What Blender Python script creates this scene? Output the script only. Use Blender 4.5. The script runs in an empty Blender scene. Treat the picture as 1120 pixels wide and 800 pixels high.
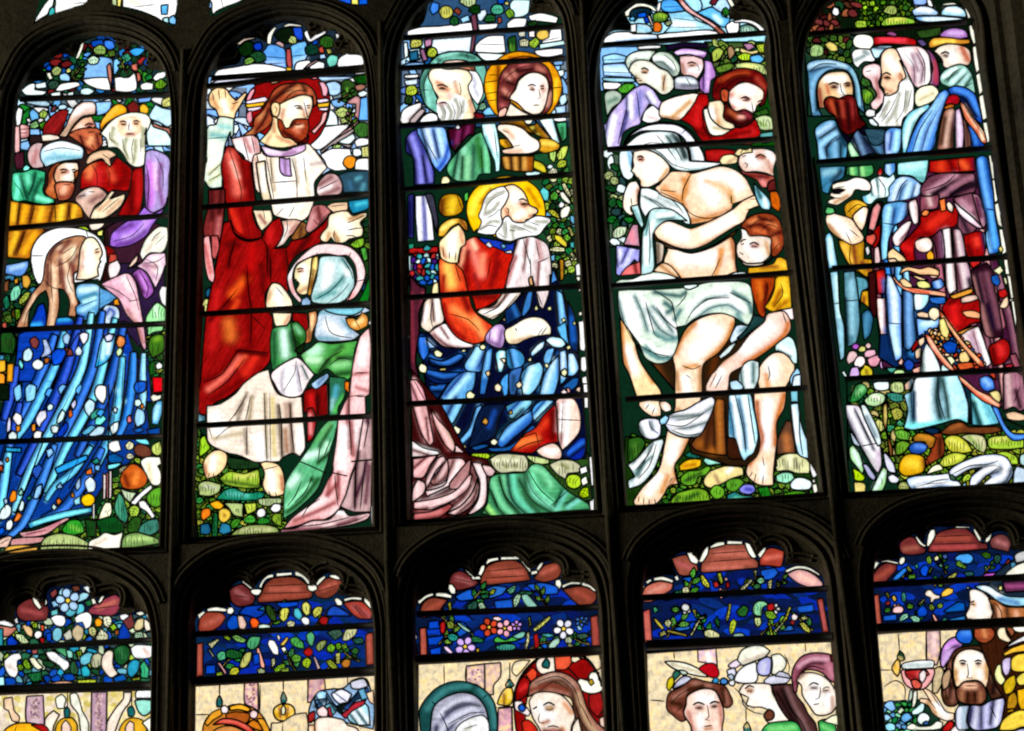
import bpy, math, random
import numpy as np
from mathutils import Vector
from mathutils.geometry import delaunay_2d_cdt

# ------------------------------------------------------------------ camera, world, light, exposure
SC = bpy.context.scene
D = 5.17                                   # metres from the camera to the plane of the glazing
YAW, PITCH, ROLL, FPX = -0.0926, 0.4093, -0.0457, 2134.2
cy, sy, cp, sp = math.cos(YAW), math.sin(YAW), math.cos(PITCH), math.sin(PITCH)
FWD = np.array([sy*cp, cy*cp, sp]); R0 = np.array([cy, -sy, 0.0]); U0 = np.cross(R0, FWD)
RGT = R0*math.cos(ROLL) + U0*math.sin(ROLL); UPV = -R0*math.sin(ROLL) + U0*math.cos(ROLL)
cam_d = bpy.data.cameras.new('camera'); cam = bpy.data.objects.new('camera', cam_d)
SC.collection.objects.link(cam); SC.camera = cam
from mathutils import Matrix, noise
cam.matrix_world = Matrix(((RGT[0], UPV[0], -FWD[0], 0), (RGT[1], UPV[1], -FWD[1], 0), (RGT[2], UPV[2], -FWD[2], 0), (0, 0, 0, 1)))
cam_d.sensor_width = 36; cam_d.lens = 36*FPX/1120; cam_d.clip_end = 200; cam_d.clip_start = 0.05
w = bpy.data.worlds.new('World'); SC.world = w; w.use_nodes = True
w.node_tree.nodes['Background'].inputs[0].default_value = (0.5, 0.6, 0.55, 1)
w.node_tree.nodes['Background'].inputs[1].default_value = 0.004
SC.view_settings.view_transform = 'Standard'; SC.view_settings.look = 'None'
SC.view_settings.exposure = 0; SC.view_settings.gamma = 1
SC.cycles.use_denoising = True
SC.cycles.pixel_filter_type = 'BLACKMAN_HARRIS'; SC.cycles.filter_width = 2.1
GAIN = 2.0
def area(name, loc, target, size, power, col):
    l = bpy.data.lights.new(name, 'AREA'); l.shape = 'SQUARE'; l.size = size; l.energy = power; l.color = col
    o = bpy.data.objects.new(name, l); SC.collection.objects.link(o); o.location = loc
    o.rotation_euler = (Vector(target)-Vector(loc)).to_track_quat('-Z', 'Y').to_euler()
    return o
# daylight outside the window, and a faint fill lamp added inside to brighten left-facing stone
area('daylight_outside', (-0.3, D+6.0, 4.5), (-0.3, D, 2.0), 12.0, 640*GAIN, (1, 1, 1))
area('inside_fill', (-7.5, D-2.0, 2.2), (-0.3, D, 1.9), 1.6, 150, (1, 0.87, 0.66))

# ------------------------------------------------------------------ helpers
def W(px, py, d=0.0):
    """direction of sight through a point of the drawing, met with the upright plane d metres in front of the glazing"""
    px = np.asarray(px, float); py = np.asarray(py, float)
    v = FWD[None] + ((px.reshape(-1, 1)-560)/FPX)*RGT[None] - ((py.reshape(-1, 1)-400)/FPX)*UPV[None]
    t = (D-d)/v[:, 1:2]
    return v*t
def lin(c):
    c = np.asarray(c, float)
    return np.where(c <= 0.04045, c/12.92, ((c+0.055)/1.055)**2.4)
def hexc(h): return lin([int(ch, 16)/15 for ch in h])
def mat(name):
    m = bpy.data.materials.new(name); m.use_nodes = True
    return m, m.node_tree.nodes, m.node_tree.links
# --- painted pot-metal glass: lets the daylight behind it through, tinted by its own colour
GLASS, n, l = mat('stained_glass'); n.clear()
out = n.new('ShaderNodeOutputMaterial'); tr = n.new('ShaderNodeBsdfTranslucent'); gl = n.new('ShaderNodeBsdfGlossy')
mx = n.new('ShaderNodeMixShader'); at = n.new('ShaderNodeAttribute'); at.attribute_name = 'tint'
tc = n.new('ShaderNodeTexCoord'); n1 = n.new('ShaderNodeTexNoise'); n2 = n.new('ShaderNodeTexNoise')
mp = n.new('ShaderNodeMapping'); mp.inputs['Scale'].default_value = (1, 1, 0.3)
n1.inputs['Scale'].default_value = 60; n1.inputs['Detail'].default_value = 4
n2.inputs['Scale'].default_value = 260; n2.inputs['Detail'].default_value = 3
l.new(tc.outputs['Object'], mp.inputs[0]); l.new(mp.outputs[0], n2.inputs['Vector']); l.new(tc.outputs['Object'], n1.inputs['Vector'])
r1 = n.new('ShaderNodeMapRange'); r1.inputs[1].default_value = .3; r1.inputs[2].default_value = .7; r1.inputs[3].default_value = .85; r1.inputs[4].default_value = 1.1
r2 = n.new('ShaderNodeMapRange'); r2.inputs[1].default_value = .3; r2.inputs[2].default_value = .7; r2.inputs[3].default_value = .84; r2.inputs[4].default_value = 1.1
l.new(n1.outputs[0], r1.inputs[0]); l.new(n2.outputs[0], r2.inputs[0])
m1 = n.new('ShaderNodeMath'); m1.operation = 'MULTIPLY'; l.new(r1.outputs[0], m1.inputs[0]); l.new(r2.outputs[0], m1.inputs[1])
vm = n.new('ShaderNodeVectorMath'); vm.operation = 'SCALE'; l.new(at.outputs['Color'], vm.inputs[0]); l.new(m1.outputs[0], vm.inputs['Scale'])
l.new(vm.outputs[0], tr.inputs['Color']); gl.inputs['Roughness'].default_value = .15; mx.inputs[0].default_value = .03
l.new(tr.outputs[0], mx.inputs[1]); l.new(gl.outputs[0], mx.inputs[2]); l.new(mx.outputs[0], out.inputs[0])
def plain(name, col, rough, metal=0, scale=40, amt=.5, bump=0):
    m, n, l = mat(name); b = n['Principled BSDF']; b.inputs['Roughness'].default_value = rough; b.inputs['Metallic'].default_value = metal
    tc = n.new('ShaderNodeTexCoord'); t = n.new('ShaderNodeTexNoise'); t.inputs['Scale'].default_value = scale; t.inputs['Detail'].default_value = 6
    l.new(tc.outputs['Object'], t.inputs['Vector']); c = n.new('ShaderNodeMixRGB')
    c.inputs[1].default_value = (*[v*(1-amt) for v in col], 1); c.inputs[2].default_value = (*[v*(1+amt) for v in col], 1)
    l.new(t.outputs[0], c.inputs[0]); l.new(c.outputs[0], b.inputs['Base Color'])
    if bump:
        bp = n.new('ShaderNodeBump'); bp.inputs['Strength'].default_value = bump; bp.inputs['Distance'].default_value = .01
        l.new(t.outputs[0], bp.inputs['Height']); l.new(bp.outputs[0], b.inputs['Normal'])
    return m
LEAD = plain('lead', (0.02, 0.02, 0.018), .7, 0, 90)
PAINT = plain('vitreous_paint', (0.018, 0.012, 0.008), .8, 0, 90)
IRON = plain('iron', (0.012, 0.012, 0.011), .6, 0, 50)

def link(name, verts, faces, mats, parent=None, mi=None, col=None, smooth=False):
    me = bpy.data.meshes.new(name); me.from_pydata([tuple(v) for v in verts], [], [tuple(int(i) for i in f) for f in faces])
    for m in mats: me.materials.append(m)
    if mi is not None: me.polygons.foreach_set('material_index', np.asarray(mi, dtype=np.int32))
    if col is not None:
        a = me.color_attributes.new('tint', 'FLOAT_COLOR', 'CORNER')
        a.data.foreach_set('color', np.asarray(col, dtype=np.float32).ravel())
    if smooth: me.polygons.foreach_set('use_smooth', np.ones(len(me.polygons), dtype=bool))
    me.update()
    o = bpy.data.objects.new(name, me); SC.collection.objects.link(o)
    if parent is not None: o.parent = parent
    return o
def empty(name, loc=(0, 0, 0)):
    o = bpy.data.objects.new(name, None); SC.collection.objects.link(o); return o
def tag(o, label, cat=None, group=None, kind=None):
    o['label'] = label
    if cat: o['category'] = cat
    if group: o['group'] = group
    if kind: o['kind'] = kind

def smooth(pts, closed, step=2.6, sharp=False):
    """Catmull-Rom through pts with the hard corners kept"""
    P = np.array(pts, float)
    keep = np.ones(len(P), bool); keep[1:] = np.hypot(*(P[1:]-P[:-1]).T) > .15; P = P[keep]
    if closed and len(P) > 2 and np.hypot(*(P[0]-P[-1])) < .15: P = P[:-1]
    N = len(P)
    if N < 3 and closed: return P
    segs = N if closed else N-1
    def tang(i):
        if not closed and (i == 0 or i == N-1): return np.zeros(2)
        a, b, c = P[(i-1) % N], P[i], P[(i+1) % N]
        u, v = b-a, c-b; lu, lv = np.hypot(*u), np.hypot(*v)
        if sharp or (u@v)/(lu*lv+1e-9) < .25: return np.zeros(2)
        d = (u/lu+v/lv); d /= np.hypot(*d)+1e-9
        return d*min(lu, lv)
    T = [tang(i) for i in range(N)]; out = []
    for i in range(segs):
        a, b = P[i], P[(i+1) % N]; L = np.hypot(*(b-a)); k = max(1, int(math.ceil(L/step)))
        if sharp or (not T[i].any() and not T[(i+1) % N].any()): k = max(1, int(math.ceil(L/8)))
        for s in range(k):
            t = s/k; h1, h2 = 2*t**3-3*t*t+1, -2*t**3+3*t*t; h3, h4 = t**3-2*t*t+t, t**3-t*t
            out.append(h1*a+h2*b+h3*T[i]+h4*T[(i+1) % N])
    if not closed: out.append(P[-1])
    return np.array(out)
def inside(poly, q):
    """which points q lie inside the polygon"""
    r = np.zeros(len(q), bool)
    lo, hi = poly.min(0), poly.max(0)
    c = np.where((q[:, 0] > lo[0]) & (q[:, 0] < hi[0]) & (q[:, 1] > lo[1]) & (q[:, 1] < hi[1]))[0]
    if not len(c): return r
    x, y = q[c, 0][:, None], q[c, 1][:, None]
    x1, y1 = poly[:, 0][None], poly[:, 1][None]; x2, y2 = np.roll(poly, -1, 0).T; x2 = x2[None]; y2 = y2[None]
    with np.errstate(divide='ignore', invalid='ignore'):
        hit = ((y1 > y) != (y2 > y)) & (x < (x2-x1)*(y-y1)/(y2-y1)+x1)
    r[c] = hit.sum(1) % 2 == 1
    return r
def segdist(q, pts, closed=False):
    if len(pts) == 1: return np.hypot(*(q-pts[0]).T)
    A, B = (pts, np.roll(pts, -1, 0)) if closed else (pts[:-1], pts[1:])
    dx, dy = (B-A).T; L = dx*dx+dy*dy+1e-12; best = np.empty(len(q)); step = max(1, 400000//len(A))
    for i in range(0, len(q), step):
        x = q[i:i+step, :1]-A[:, 0]; y = q[i:i+step, 1:]-A[:, 1]
        t = np.clip((x*dx+y*dy)/L, 0, 1); best[i:i+step] = np.sqrt(((x-t*dx)**2+(y-t*dy)**2).min(1))
    return best
def ribbon(pts, width, ridge, taper, V, F, d0):
    """a strip along pts (drawing units), raised in the middle by ridge metres"""
    n = len(pts)
    if n < 2: return
    t = np.gradient(pts, axis=0); L = np.hypot(*t.T)[:, None]+1e-9; nrm = np.stack([-t[:, 1], t[:, 0]], 1)/L
    wv = np.full(n, width/2.0)
    if taper: s = np.linspace(0, 1, n); wv = width/2*(0.35+0.65*np.sin(np.pi*np.clip(s, .02, .98))**.6)
    a = pts+nrm*wv[:, None]; b = pts-nrm*wv[:, None]
    base = len(V)
    if ridge:
        for arr, dd in ((a, 0.0004), (pts, ridge), (b, 0.0004)): V.extend(W(arr[:, 0], arr[:, 1], d0+dd))
        for k in range(2):
            for i in range(n-1): F.append((base+k*n+i, base+k*n+i+1, base+(k+1)*n+i+1, base+(k+1)*n+i))
    else:
        for arr in (a, b): V.extend(W(arr[:, 0], arr[:, 1], d0))
        for i in range(n-1): F.append((base+i, base+i+1, base+n+i+1, base+n+i))
def tube(p, r, V, F, k=8):
    """round bar through 3-D points"""
    p = np.asarray(p); base = len(V); n = len(p)
    for i in range(n):
        t = p[min(i+1, n-1)]-p[max(i-1, 0)]; t /= np.linalg.norm(t)
        u = np.cross(t, (0, 1, 0)); u /= np.linalg.norm(u); v = np.cross(t, u)
        for j in range(k):
            a = 2*math.pi*j/k; V.append(p[i]+r*(math.cos(a)*u+math.sin(a)*v))
    for i in range(n-1):
        for j in range(k): F.append((base+i*k+j, base+i*k+(j+1) % k, base+(i+1)*k+(j+1) % k, base+(i+1)*k+j))
    F.append(tuple(base+j for j in range(k))); F.append(tuple(base+(n-1)*k+j for j in reversed(range(k))))

CLOTH = {'robe', 'mantle', 'dress', 'sleeve', 'tunic', 'cloak', 'loincloth', 'shawl', 'veil', 'hood', 'hair', 'beard', 'drapery', 'turban', 'pink_drapery', 'green_drapery', 'sleeves'}
CELL = 1.85
LEADW = 1.75
def build_light(kind, label, group, dsl):
    rng = np.random.default_rng(len(dsl)); random.seed(len(dsl))
    root = empty(kind); tag(root, label, 'stained glass', group)
    clip = []; polys = []; lines = []; softs = []; bars = []; subs = []; labels = {}
    ox = oy = 0.0; sc = 1.0; part = 'backing'; sub = None
    def key():
        k = (part, sub)
        if k not in subs: subs.append(k)
        return subs.index(k)
    npart = 0; nsub = 0
    for ln in dsl.strip().split('\n'):
        t = ln.split(); c = t[0]
        if c == 'V': ox, oy, sc = map(float, t[1:4]); continue
        if c == 'N':
            s = ln[2:].split('|'); npart += 1; part = (npart, s[0].strip()); sub = None; key()
            if len(s) > 1: labels[part] = s[1].strip()
            continue
        if c == 'S': nsub += 1; sub = (nsub, t[1]); key(); continue
        k = {'P': 2, 'Q': 2, 'R': 2, 'T': 2, 's': 4, 'f': 4, 'l': 2, 'L': 2, 'F': 5, 'G': 5, 'C': 1, 'c': 1, 'B': 1, 'b': 1, 'W': 3, 'Y': 5, 'Z': 3}[c]
        v = []; o_ = (ox, oy, sc); num = []
        for a in t[k:]:
            if a[0] == '@': o_ = tuple(map(float, a[1:].split(',')))
            else: num.append(float(a))
            if len(num) == 2: v.append((num[0]/o_[2]+o_[0], num[1]/o_[2]+o_[1])); num = []
        pts = np.array(v)
        if c in 'Cc': clip.extend(pts.tolist())
        elif c in 'Bb': bars.append((pts, .0094 if c == 'B' else .0145))
        elif c in 'PQRT':
            polys.append(dict(p=smooth(pts, True, sharp=c in 'RT'), c=hexc(t[1])*rng.uniform(.92, 1.06), k=key(), lead=c in 'PR'))
        elif c == 's': softs.append((hexc(t[1]), float(t[2])*1.12, min(1, float(t[3])*1.15), smooth(pts, False, 5), key(), len(polys)))
        elif c == 'f':      # a fold: light along the ridge, dark paint in the hollow to the right of it
            q = smooth(pts, False, 4); r = float(t[3]); tg = np.gradient(q, axis=0); tg /= np.hypot(*tg.T)[:, None]+1e-9
            off = q+np.stack([-tg[:, 1], tg[:, 0]], 1)*r*1.5
            softs.append((hexc(t[2]), r*.95, 1, off, key(), len(polys))); softs.append((hexc(t[1]), r, .95, q, key(), len(polys)))
            lines.append(('l', .8, off, key(), len(polys)))
        elif c in 'lL': lines.append((c, float(t[1]), smooth(pts, False, 3), key(), len(polys)))
        elif c == 'Z':      # one long fold of cloth: colour, width, line of the fold; light down its middle
            q = smooth(pts, False, 5); tg = np.gradient(q, axis=0); tg /= np.hypot(*tg.T)[:, None]+1e-9; nn = np.stack([-tg[:, 1], tg[:, 0]], 1)
            wd = float(t[2])/2*(.35+.65*np.sin(np.pi*np.linspace(.06, .94, len(q)))**.7)[:, None]; col_ = hexc(t[1])
            polys.append(dict(p=np.concatenate([q+nn*wd, (q-nn*wd)[::-1]]), c=col_, k=key(), lead=True))
            softs.append((np.clip(col_*1.9+.06, 0, 1), float(t[2])*.22, .9, q-nn*wd*.25, key(), len(polys))); softs.append((col_*.3, float(t[2])*.2, .8, q+nn*wd*.75, key(), len(polys)))
        elif c == 'W':      # a five petalled blossom: colour, radius, centre
            r = float(t[2])
            for q in pts:
                a0 = rng.uniform(0, 6.28)
                for j in range(5):
                    a = a0+j*1.2566; ca, sa = math.cos(a), math.sin(a)
                    pp = [(q[0]+r*(u*ca-v*sa), q[1]+r*(u*sa+v*ca)) for u, v in ((.12, 0), (.5, .34), (.9, .3), (1.05, 0), (.9, -.3), (.5, -.34))]
                    polys.append(dict(p=smooth(pp, True, 1.5), c=hexc(t[1])*rng.uniform(.85, 1.08), k=key(), lead=True))
                pp = [(q[0]+r*.24*math.cos(a), q[1]+r*.24*math.sin(a)) for a in np.arange(6)*1.047]
                polys.append(dict(p=smooth(pp, True, 1.5), c=hexc('fd5'), k=key(), lead=True))
        elif c == 'Y':      # a leafy spray: colour, stem length, heading in degrees, number of leaves, base
            L_, h_, nl = float(t[2]), math.radians(float(t[3])), int(t[4])
            for q in pts:
                d = np.array([math.cos(h_), -math.sin(h_)]); e = np.array([d[1], -d[0]]); st = [q, q+d*L_*.5+e*L_*.08, q+d*L_]
                for j in range(nl):
                    b0 = q+d*L_*(.25+.75*j/max(1, nl-1)); sg = 1 if j % 2 else -1; a = d*.72+e*.7*sg if j < nl-1 else d; ap = np.array([a[1], -a[0]]); ll = L_*.52*rng.uniform(.85, 1.2)
                    pp = [b0, b0+a*ll*.4+ap*ll*.24, b0+a*ll*.75+ap*ll*.17, b0+a*ll, b0+a*ll*.7-ap*ll*.2, b0+a*ll*.3-ap*ll*.2]
                    polys.append(dict(p=smooth(pp, True, 1.5), c=hexc(t[1])*rng.uniform(.75, 1.2), k=key(), lead=True))
                for j in range(2):
                    w_ = e*1.1; polys.append(dict(p=np.array([st[j]-w_, st[j+1]-w_*.8, st[j+1]+w_*.8, st[j]+w_]), c=hexc('cb6'), k=key(), lead=True))
        elif c in 'FG':      # small leaf or pebble pieces scattered over an area: seed, size, aspect*angle, colours
            rs = np.random.default_rng(int(t[1])); size = float(t[2]); asp = float(t[3]); cols = t[4].split(',')
            if c == 'F': polys.append(dict(p=smooth(pts, True, 5, sharp=True), c=np.mean([hexc(q) for q in cols], 0)*.3, k=key(), lead=False))
            region = smooth(pts, True, 5); lo, hi = region.min(0), region.max(0); cand = []
            yy = lo[1]; row = 0
            while yy < hi[1]:
                xx = lo[0]+(row % 2)*size*asp/2
                while xx < hi[0]:
                    cand.append((xx+rs.normal(0, size*.16), yy+rs.normal(0, size*.16))); xx += size*asp
                yy += size; row += 1
            cand = np.array(cand); cand = cand[inside(region, cand)]
            for q in cand:
                m = 8; ang = np.arange(m)*2*math.pi/m; rr = size*.6*rs.uniform(.85, 1.12, m)
                if c == 'F':
                    leafy = rs.random() < .6; rot = rs.uniform(0, 3.14) if leafy else rs.normal(0, .5)
                    el = 1.35 if leafy else 1.05; x = np.cos(ang)*rr*asp*el; y = np.sin(ang)*np.abs(np.sin(ang))**(.5 if leafy else 0)*rr*(.8 if leafy else 1)
                else: rot = rs.normal(0, .3); x = np.cos(ang)*rr*asp; y = np.sin(ang)*rr
                pp = np.stack([x*math.cos(rot)-y*math.sin(rot), x*math.sin(rot)+y*math.cos(rot)], 1)+q
                polys.append(dict(p=smooth(pp, True), c=hexc(cols[rs.integers(len(cols))])*(rs.uniform(.7, 1.15) if c == 'F' else rs.uniform(.9, 1.08)), k=key(), lead=c == 'F'))
    clip = np.array(clip); clipd = smooth(clip, True, step=4)
    # ---- which stretches of an outline are hidden by pieces laid later
    box = np.array([[*P['p'].min(0), *P['p'].max(0)] for P in polys]).reshape(-1, 4)
    def shown(q, after):
        ok = inside(clipd, q); lo, hi = q.min(0), q.max(0); bb = box[after:]
        hitb = np.where((bb[:, 0] < hi[0]) & (bb[:, 1] < hi[1]) & (bb[:, 2] > lo[0]) & (bb[:, 3] > lo[1]))[0]
        for j in hitb:
            if not ok.any(): break
            ok &= ~inside(polys[after+j]['p'], q)
        return ok
    # ---- exact partition of the glass: every face belongs to the piece laid last
    V = clipd.tolist(); E = [(i, (i+1) % len(V)) for i in range(len(V))]
    for i, P in enumerate(polys):
        p = P['p']; m = len(p); nx = np.roll(p, -1, 0)
        ok = shown(np.concatenate([p*.98+nx*.02, (p+nx)/2, p*.02+nx*.98]), i+1).reshape(3, m).any(0)
        P['show'] = bool(ok.any())
        if not P['show']: continue
        use = np.where(ok | np.roll(ok, 1))[0]; idx = {int(k): len(V)+j for j, k in enumerate(use)}
        V.extend(p[use].tolist()); E += [(idx[int(k)], idx[(int(k)+1) % m]) for k in np.where(ok)[0]]
    lo, hi = clipd.min(0), clipd.max(0)
    gy = np.arange(lo[1], hi[1], CELL*.87); G = []
    for i, y in enumerate(gy):
        x = np.arange(lo[0]+(i % 2)*CELL/2, hi[0], CELL); G.append(np.stack([x, np.full(len(x), y)], 1))
    G = np.concatenate(G); G += rng.uniform(-.25, .25, G.shape)*CELL; G = G[inside(clipd, G)]
    V.extend(G.tolist())
    vo, eo, fo, ov, oe, of = delaunay_2d_cdt([Vector(v) for v in V], E, [], 0, 1e-4, False)
    XY = np.array([(v.x, v.y) for v in vo])
    tri = np.array([f[:3] for f in fo]); mid = XY[tri].mean(1); own = np.where(inside(clipd, mid), 0, -1)
    for i, P in enumerate(polys):
        if P['show']: own[inside(P['p'], mid) & (own >= 0)] = i+1
    area2 = np.cross(XY[tri[:, 1]]-XY[tri[:, 0]], XY[tri[:, 2]]-XY[tri[:, 0]]); own[np.abs(area2) < 1e-7] = -1
    # ---- colour of every corner
    col = np.zeros((len(tri), 3, 3))
    base_hex = hexc('132')
    for pi in range(-1, len(polys)):
        sel = np.where(own == pi+1)[0]
        if not len(sel): continue
        vi, inv = np.unique(tri[sel].ravel(), return_inverse=True); q = XY[vi]
        if pi < 0: cc = np.tile(base_hex, (len(q), 1))
        else:
            P = polys[pi]; cc = np.tile(P['c'], (len(q), 1))*(1+.05*np.sin(q[:, :1]*.23+q[:, 1:]*.31+pi))
            e = P['p']-P['p'].mean(0); ev, ax = np.linalg.eigh(e.T@e); u = (q-P['p'].mean(0))@ax[:, 0]
            part_name = (subs[P['k']][0] or (0, ''))[1]; na = .34 if part_name == 'hall' else .1
            nz = np.array([noise.noise((x*.21, y*.21, pi*.37))+.6*noise.noise((x*.47, y*.47, pi)) for x, y in q.tolist()])
            cc = cc*(1+na*nz)[:, None]
            if part_name == 'hall': k_ = np.clip(nz*1.6, 0, .75)[:, None]; cc = cc*(1-k_)+hexc('fd9')*k_
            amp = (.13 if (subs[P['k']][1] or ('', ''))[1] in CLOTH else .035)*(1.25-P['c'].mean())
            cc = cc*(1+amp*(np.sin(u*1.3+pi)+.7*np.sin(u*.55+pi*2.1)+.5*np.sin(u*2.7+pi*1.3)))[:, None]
            lo, hi = q.min(0), q.max(0)
            for hc, r, a, pts, k, upto in softs:
                if k != P['k'] or pi >= upto: continue
                if (pts.min(0) > hi+2*r).any() or (pts.max(0) < lo-2*r).any(): continue
                d = segdist(q, pts); wgt = (a*np.exp(-(d/r)**2*1.4))[:, None]
                cc = cc*(1-wgt)+hc*wgt
            if P['lead']:
                d = segdist(q, P['p'], True)
                cc = cc*(.55+.45*np.clip(d/2.1, 0, 1))[:, None]
        cc = np.clip(.97*np.clip(cc, 0, 1)**1.15, 0.0015, .97)
        col[sel] = cc[inv].reshape(-1, 3, 3)
    owner_sub = np.array([-1]+[P['k'] for P in polys])
    W3 = W(XY[:, 0], XY[:, 1], 0.0)
    # ---- which stretches of a line are hidden by pieces laid later
    def runs(pts, after, closed):
        if closed: pts = np.concatenate([pts, pts[:1]])
        s = [pts[0]]
        for a, b in zip(pts[:-1], pts[1:]):
            L = np.hypot(*(b-a)); m = max(1, int(L/2.5+.5))
            for i in range(1, m+1): s.append(a+(b-a)*i/m)
        s = np.array(s); mid = (s[1:]+s[:-1])/2
        ok = shown(mid, after)
        res = []; cur = []
        for i, o in enumerate(ok):
            if o:
                if not cur: cur = [s[i]]
                cur.append(s[i+1])
            elif cur: res.append(np.array(cur)); cur = []
        if cur: res.append(np.array(cur))
        return res
    GREEN = {'ground', 'garden', 'flowers_and_grass', 'tree_and_sky'}
    for i, P in enumerate(polys):
        r_, g_, b_ = P['c']
        if not (P['lead'] and P['show']) or not (subs[P['k']][0][-1] in GREEN or (subs[P['k']][1] or ('', ''))[1] == 'leaf') or g_ < b_*1.25 or g_ < r_*.85: continue
        p = P['p']; c0 = p.mean(0); ev, ax = np.linalg.eigh((p-c0).T@(p-c0)); half = np.abs((p-c0)@ax[:, 1]).max(); wide = np.abs((p-c0)@ax[:, 0]).max()
        if half < 3.6: continue
        if half > 8 and wide > 4:      # a tuft: blades
            lo_, hi_ = box[i, :2], box[i, 2:]
            for x in np.arange(lo_[0]+2, hi_[0]-1, 3.1):
                y0 = rng.uniform(.15, .45); y1 = rng.uniform(.6, .95)
                q = np.array([(x+rng.normal(0, .8), lo_[1]+(hi_[1]-lo_[1])*y0), (x+rng.normal(0, .5), lo_[1]+(hi_[1]-lo_[1])*(y0+y1)/2), (x, lo_[1]+(hi_[1]-lo_[1])*y1)])
                if inside(p, q).all(): lines.append(('l', .8, q, P['k'], i+1))
        else:
            a_ = c0-ax[:, 1]*half*.8; e_ = c0+ax[:, 1]*half*.8; lines.append(('l', .75, np.array([a_, c0+ax[:, 0]*half*.08, e_]), P['k'], i+1))
            if half > 4:
                for tt in (-.4, .05, .45):
                    m0 = c0+ax[:, 1]*half*tt
                    for sg in (1, -1): lines.append(('l', .55, np.array([m0, m0+ax[:, 1]*half*.28+ax[:, 0]*wide*.6*sg]), P['k'], i+1))
    LV, LF = [], []
    for i, P in enumerate(polys):
        if P['lead'] and P['show']:
            for r in runs(P['p'], i+1, True): ribbon(r, LEADW*random.uniform(.85, 1.2), .0035, False, LV, LF, .0005)
    PV = {}
    for c, wd, pts, k, upto in lines:
        for r in runs(pts, upto, False):
            if c == 'L': ribbon(r, wd, .004, False, LV, LF, .0005)
            else:
                a = PV.setdefault(k, ([], [])); ribbon(r, wd, 0, len(r) > 3, a[0], a[1], .0006)
    # ---- objects: part > sub-part
    made = {}
    def mesh_for(k, name, parent):
        sel = np.where((own >= 0) & (owner_sub[np.clip(own, 0, None)] == k))[0]
        vs, fs, mi, cs = [], [], [], []
        if len(sel):
            vi, inv = np.unique(tri[sel].ravel(), return_inverse=True)
            vs = list(W3[vi]); fs = inv.reshape(-1, 3).tolist(); mi = [0]*len(fs)
            cs = [np.concatenate([col[sel].reshape(-1, 3), np.ones((len(sel)*3, 1))], 1)]
        if k in PV:
            b = len(vs); vs.extend(PV[k][0]); fs.extend([tuple(b+i for i in f) for f in PV[k][1]]); mi += [1]*len(PV[k][1])
            cs.append(np.ones((len(PV[k][1])*4, 4)))
        if not len(fs): return None
        return link(name, vs, fs, [GLASS, PAINT], parent, mi, np.concatenate(cs) if cs else None)
    bo = mesh_for(-1, 'glass_backing', root)
    for part_ in list(dict.fromkeys(s[0] for s in subs)):
        if part_ == 'backing': continue
        ks = [i for i, s in enumerate(subs) if s[0] == part_]
        own_k = subs.index((part_, None))
        po = mesh_for(own_k, part_[1], root)
        kids = [i for i in ks if i != own_k]
        if po is None:
            po = empty(part_[1]); po.parent = root
        if part_ in labels: po['label'] = labels[part_]
        for i in kids: mesh_for(i, subs[i][1][1], po)
    link('lead_came', LV, LF, [LEAD], root)
    for b, rad in bars:
        bv, bf = [], []; n_ = 12
        x = np.linspace(b[0][0], b[-1][0], n_); y = np.interp(x, b[:, 0], b[:, 1])
        tube(W(x, y, .022), rad, bv, bf)
        link('saddle_bar', bv, bf, [IRON], root, smooth=True)
    return root

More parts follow.
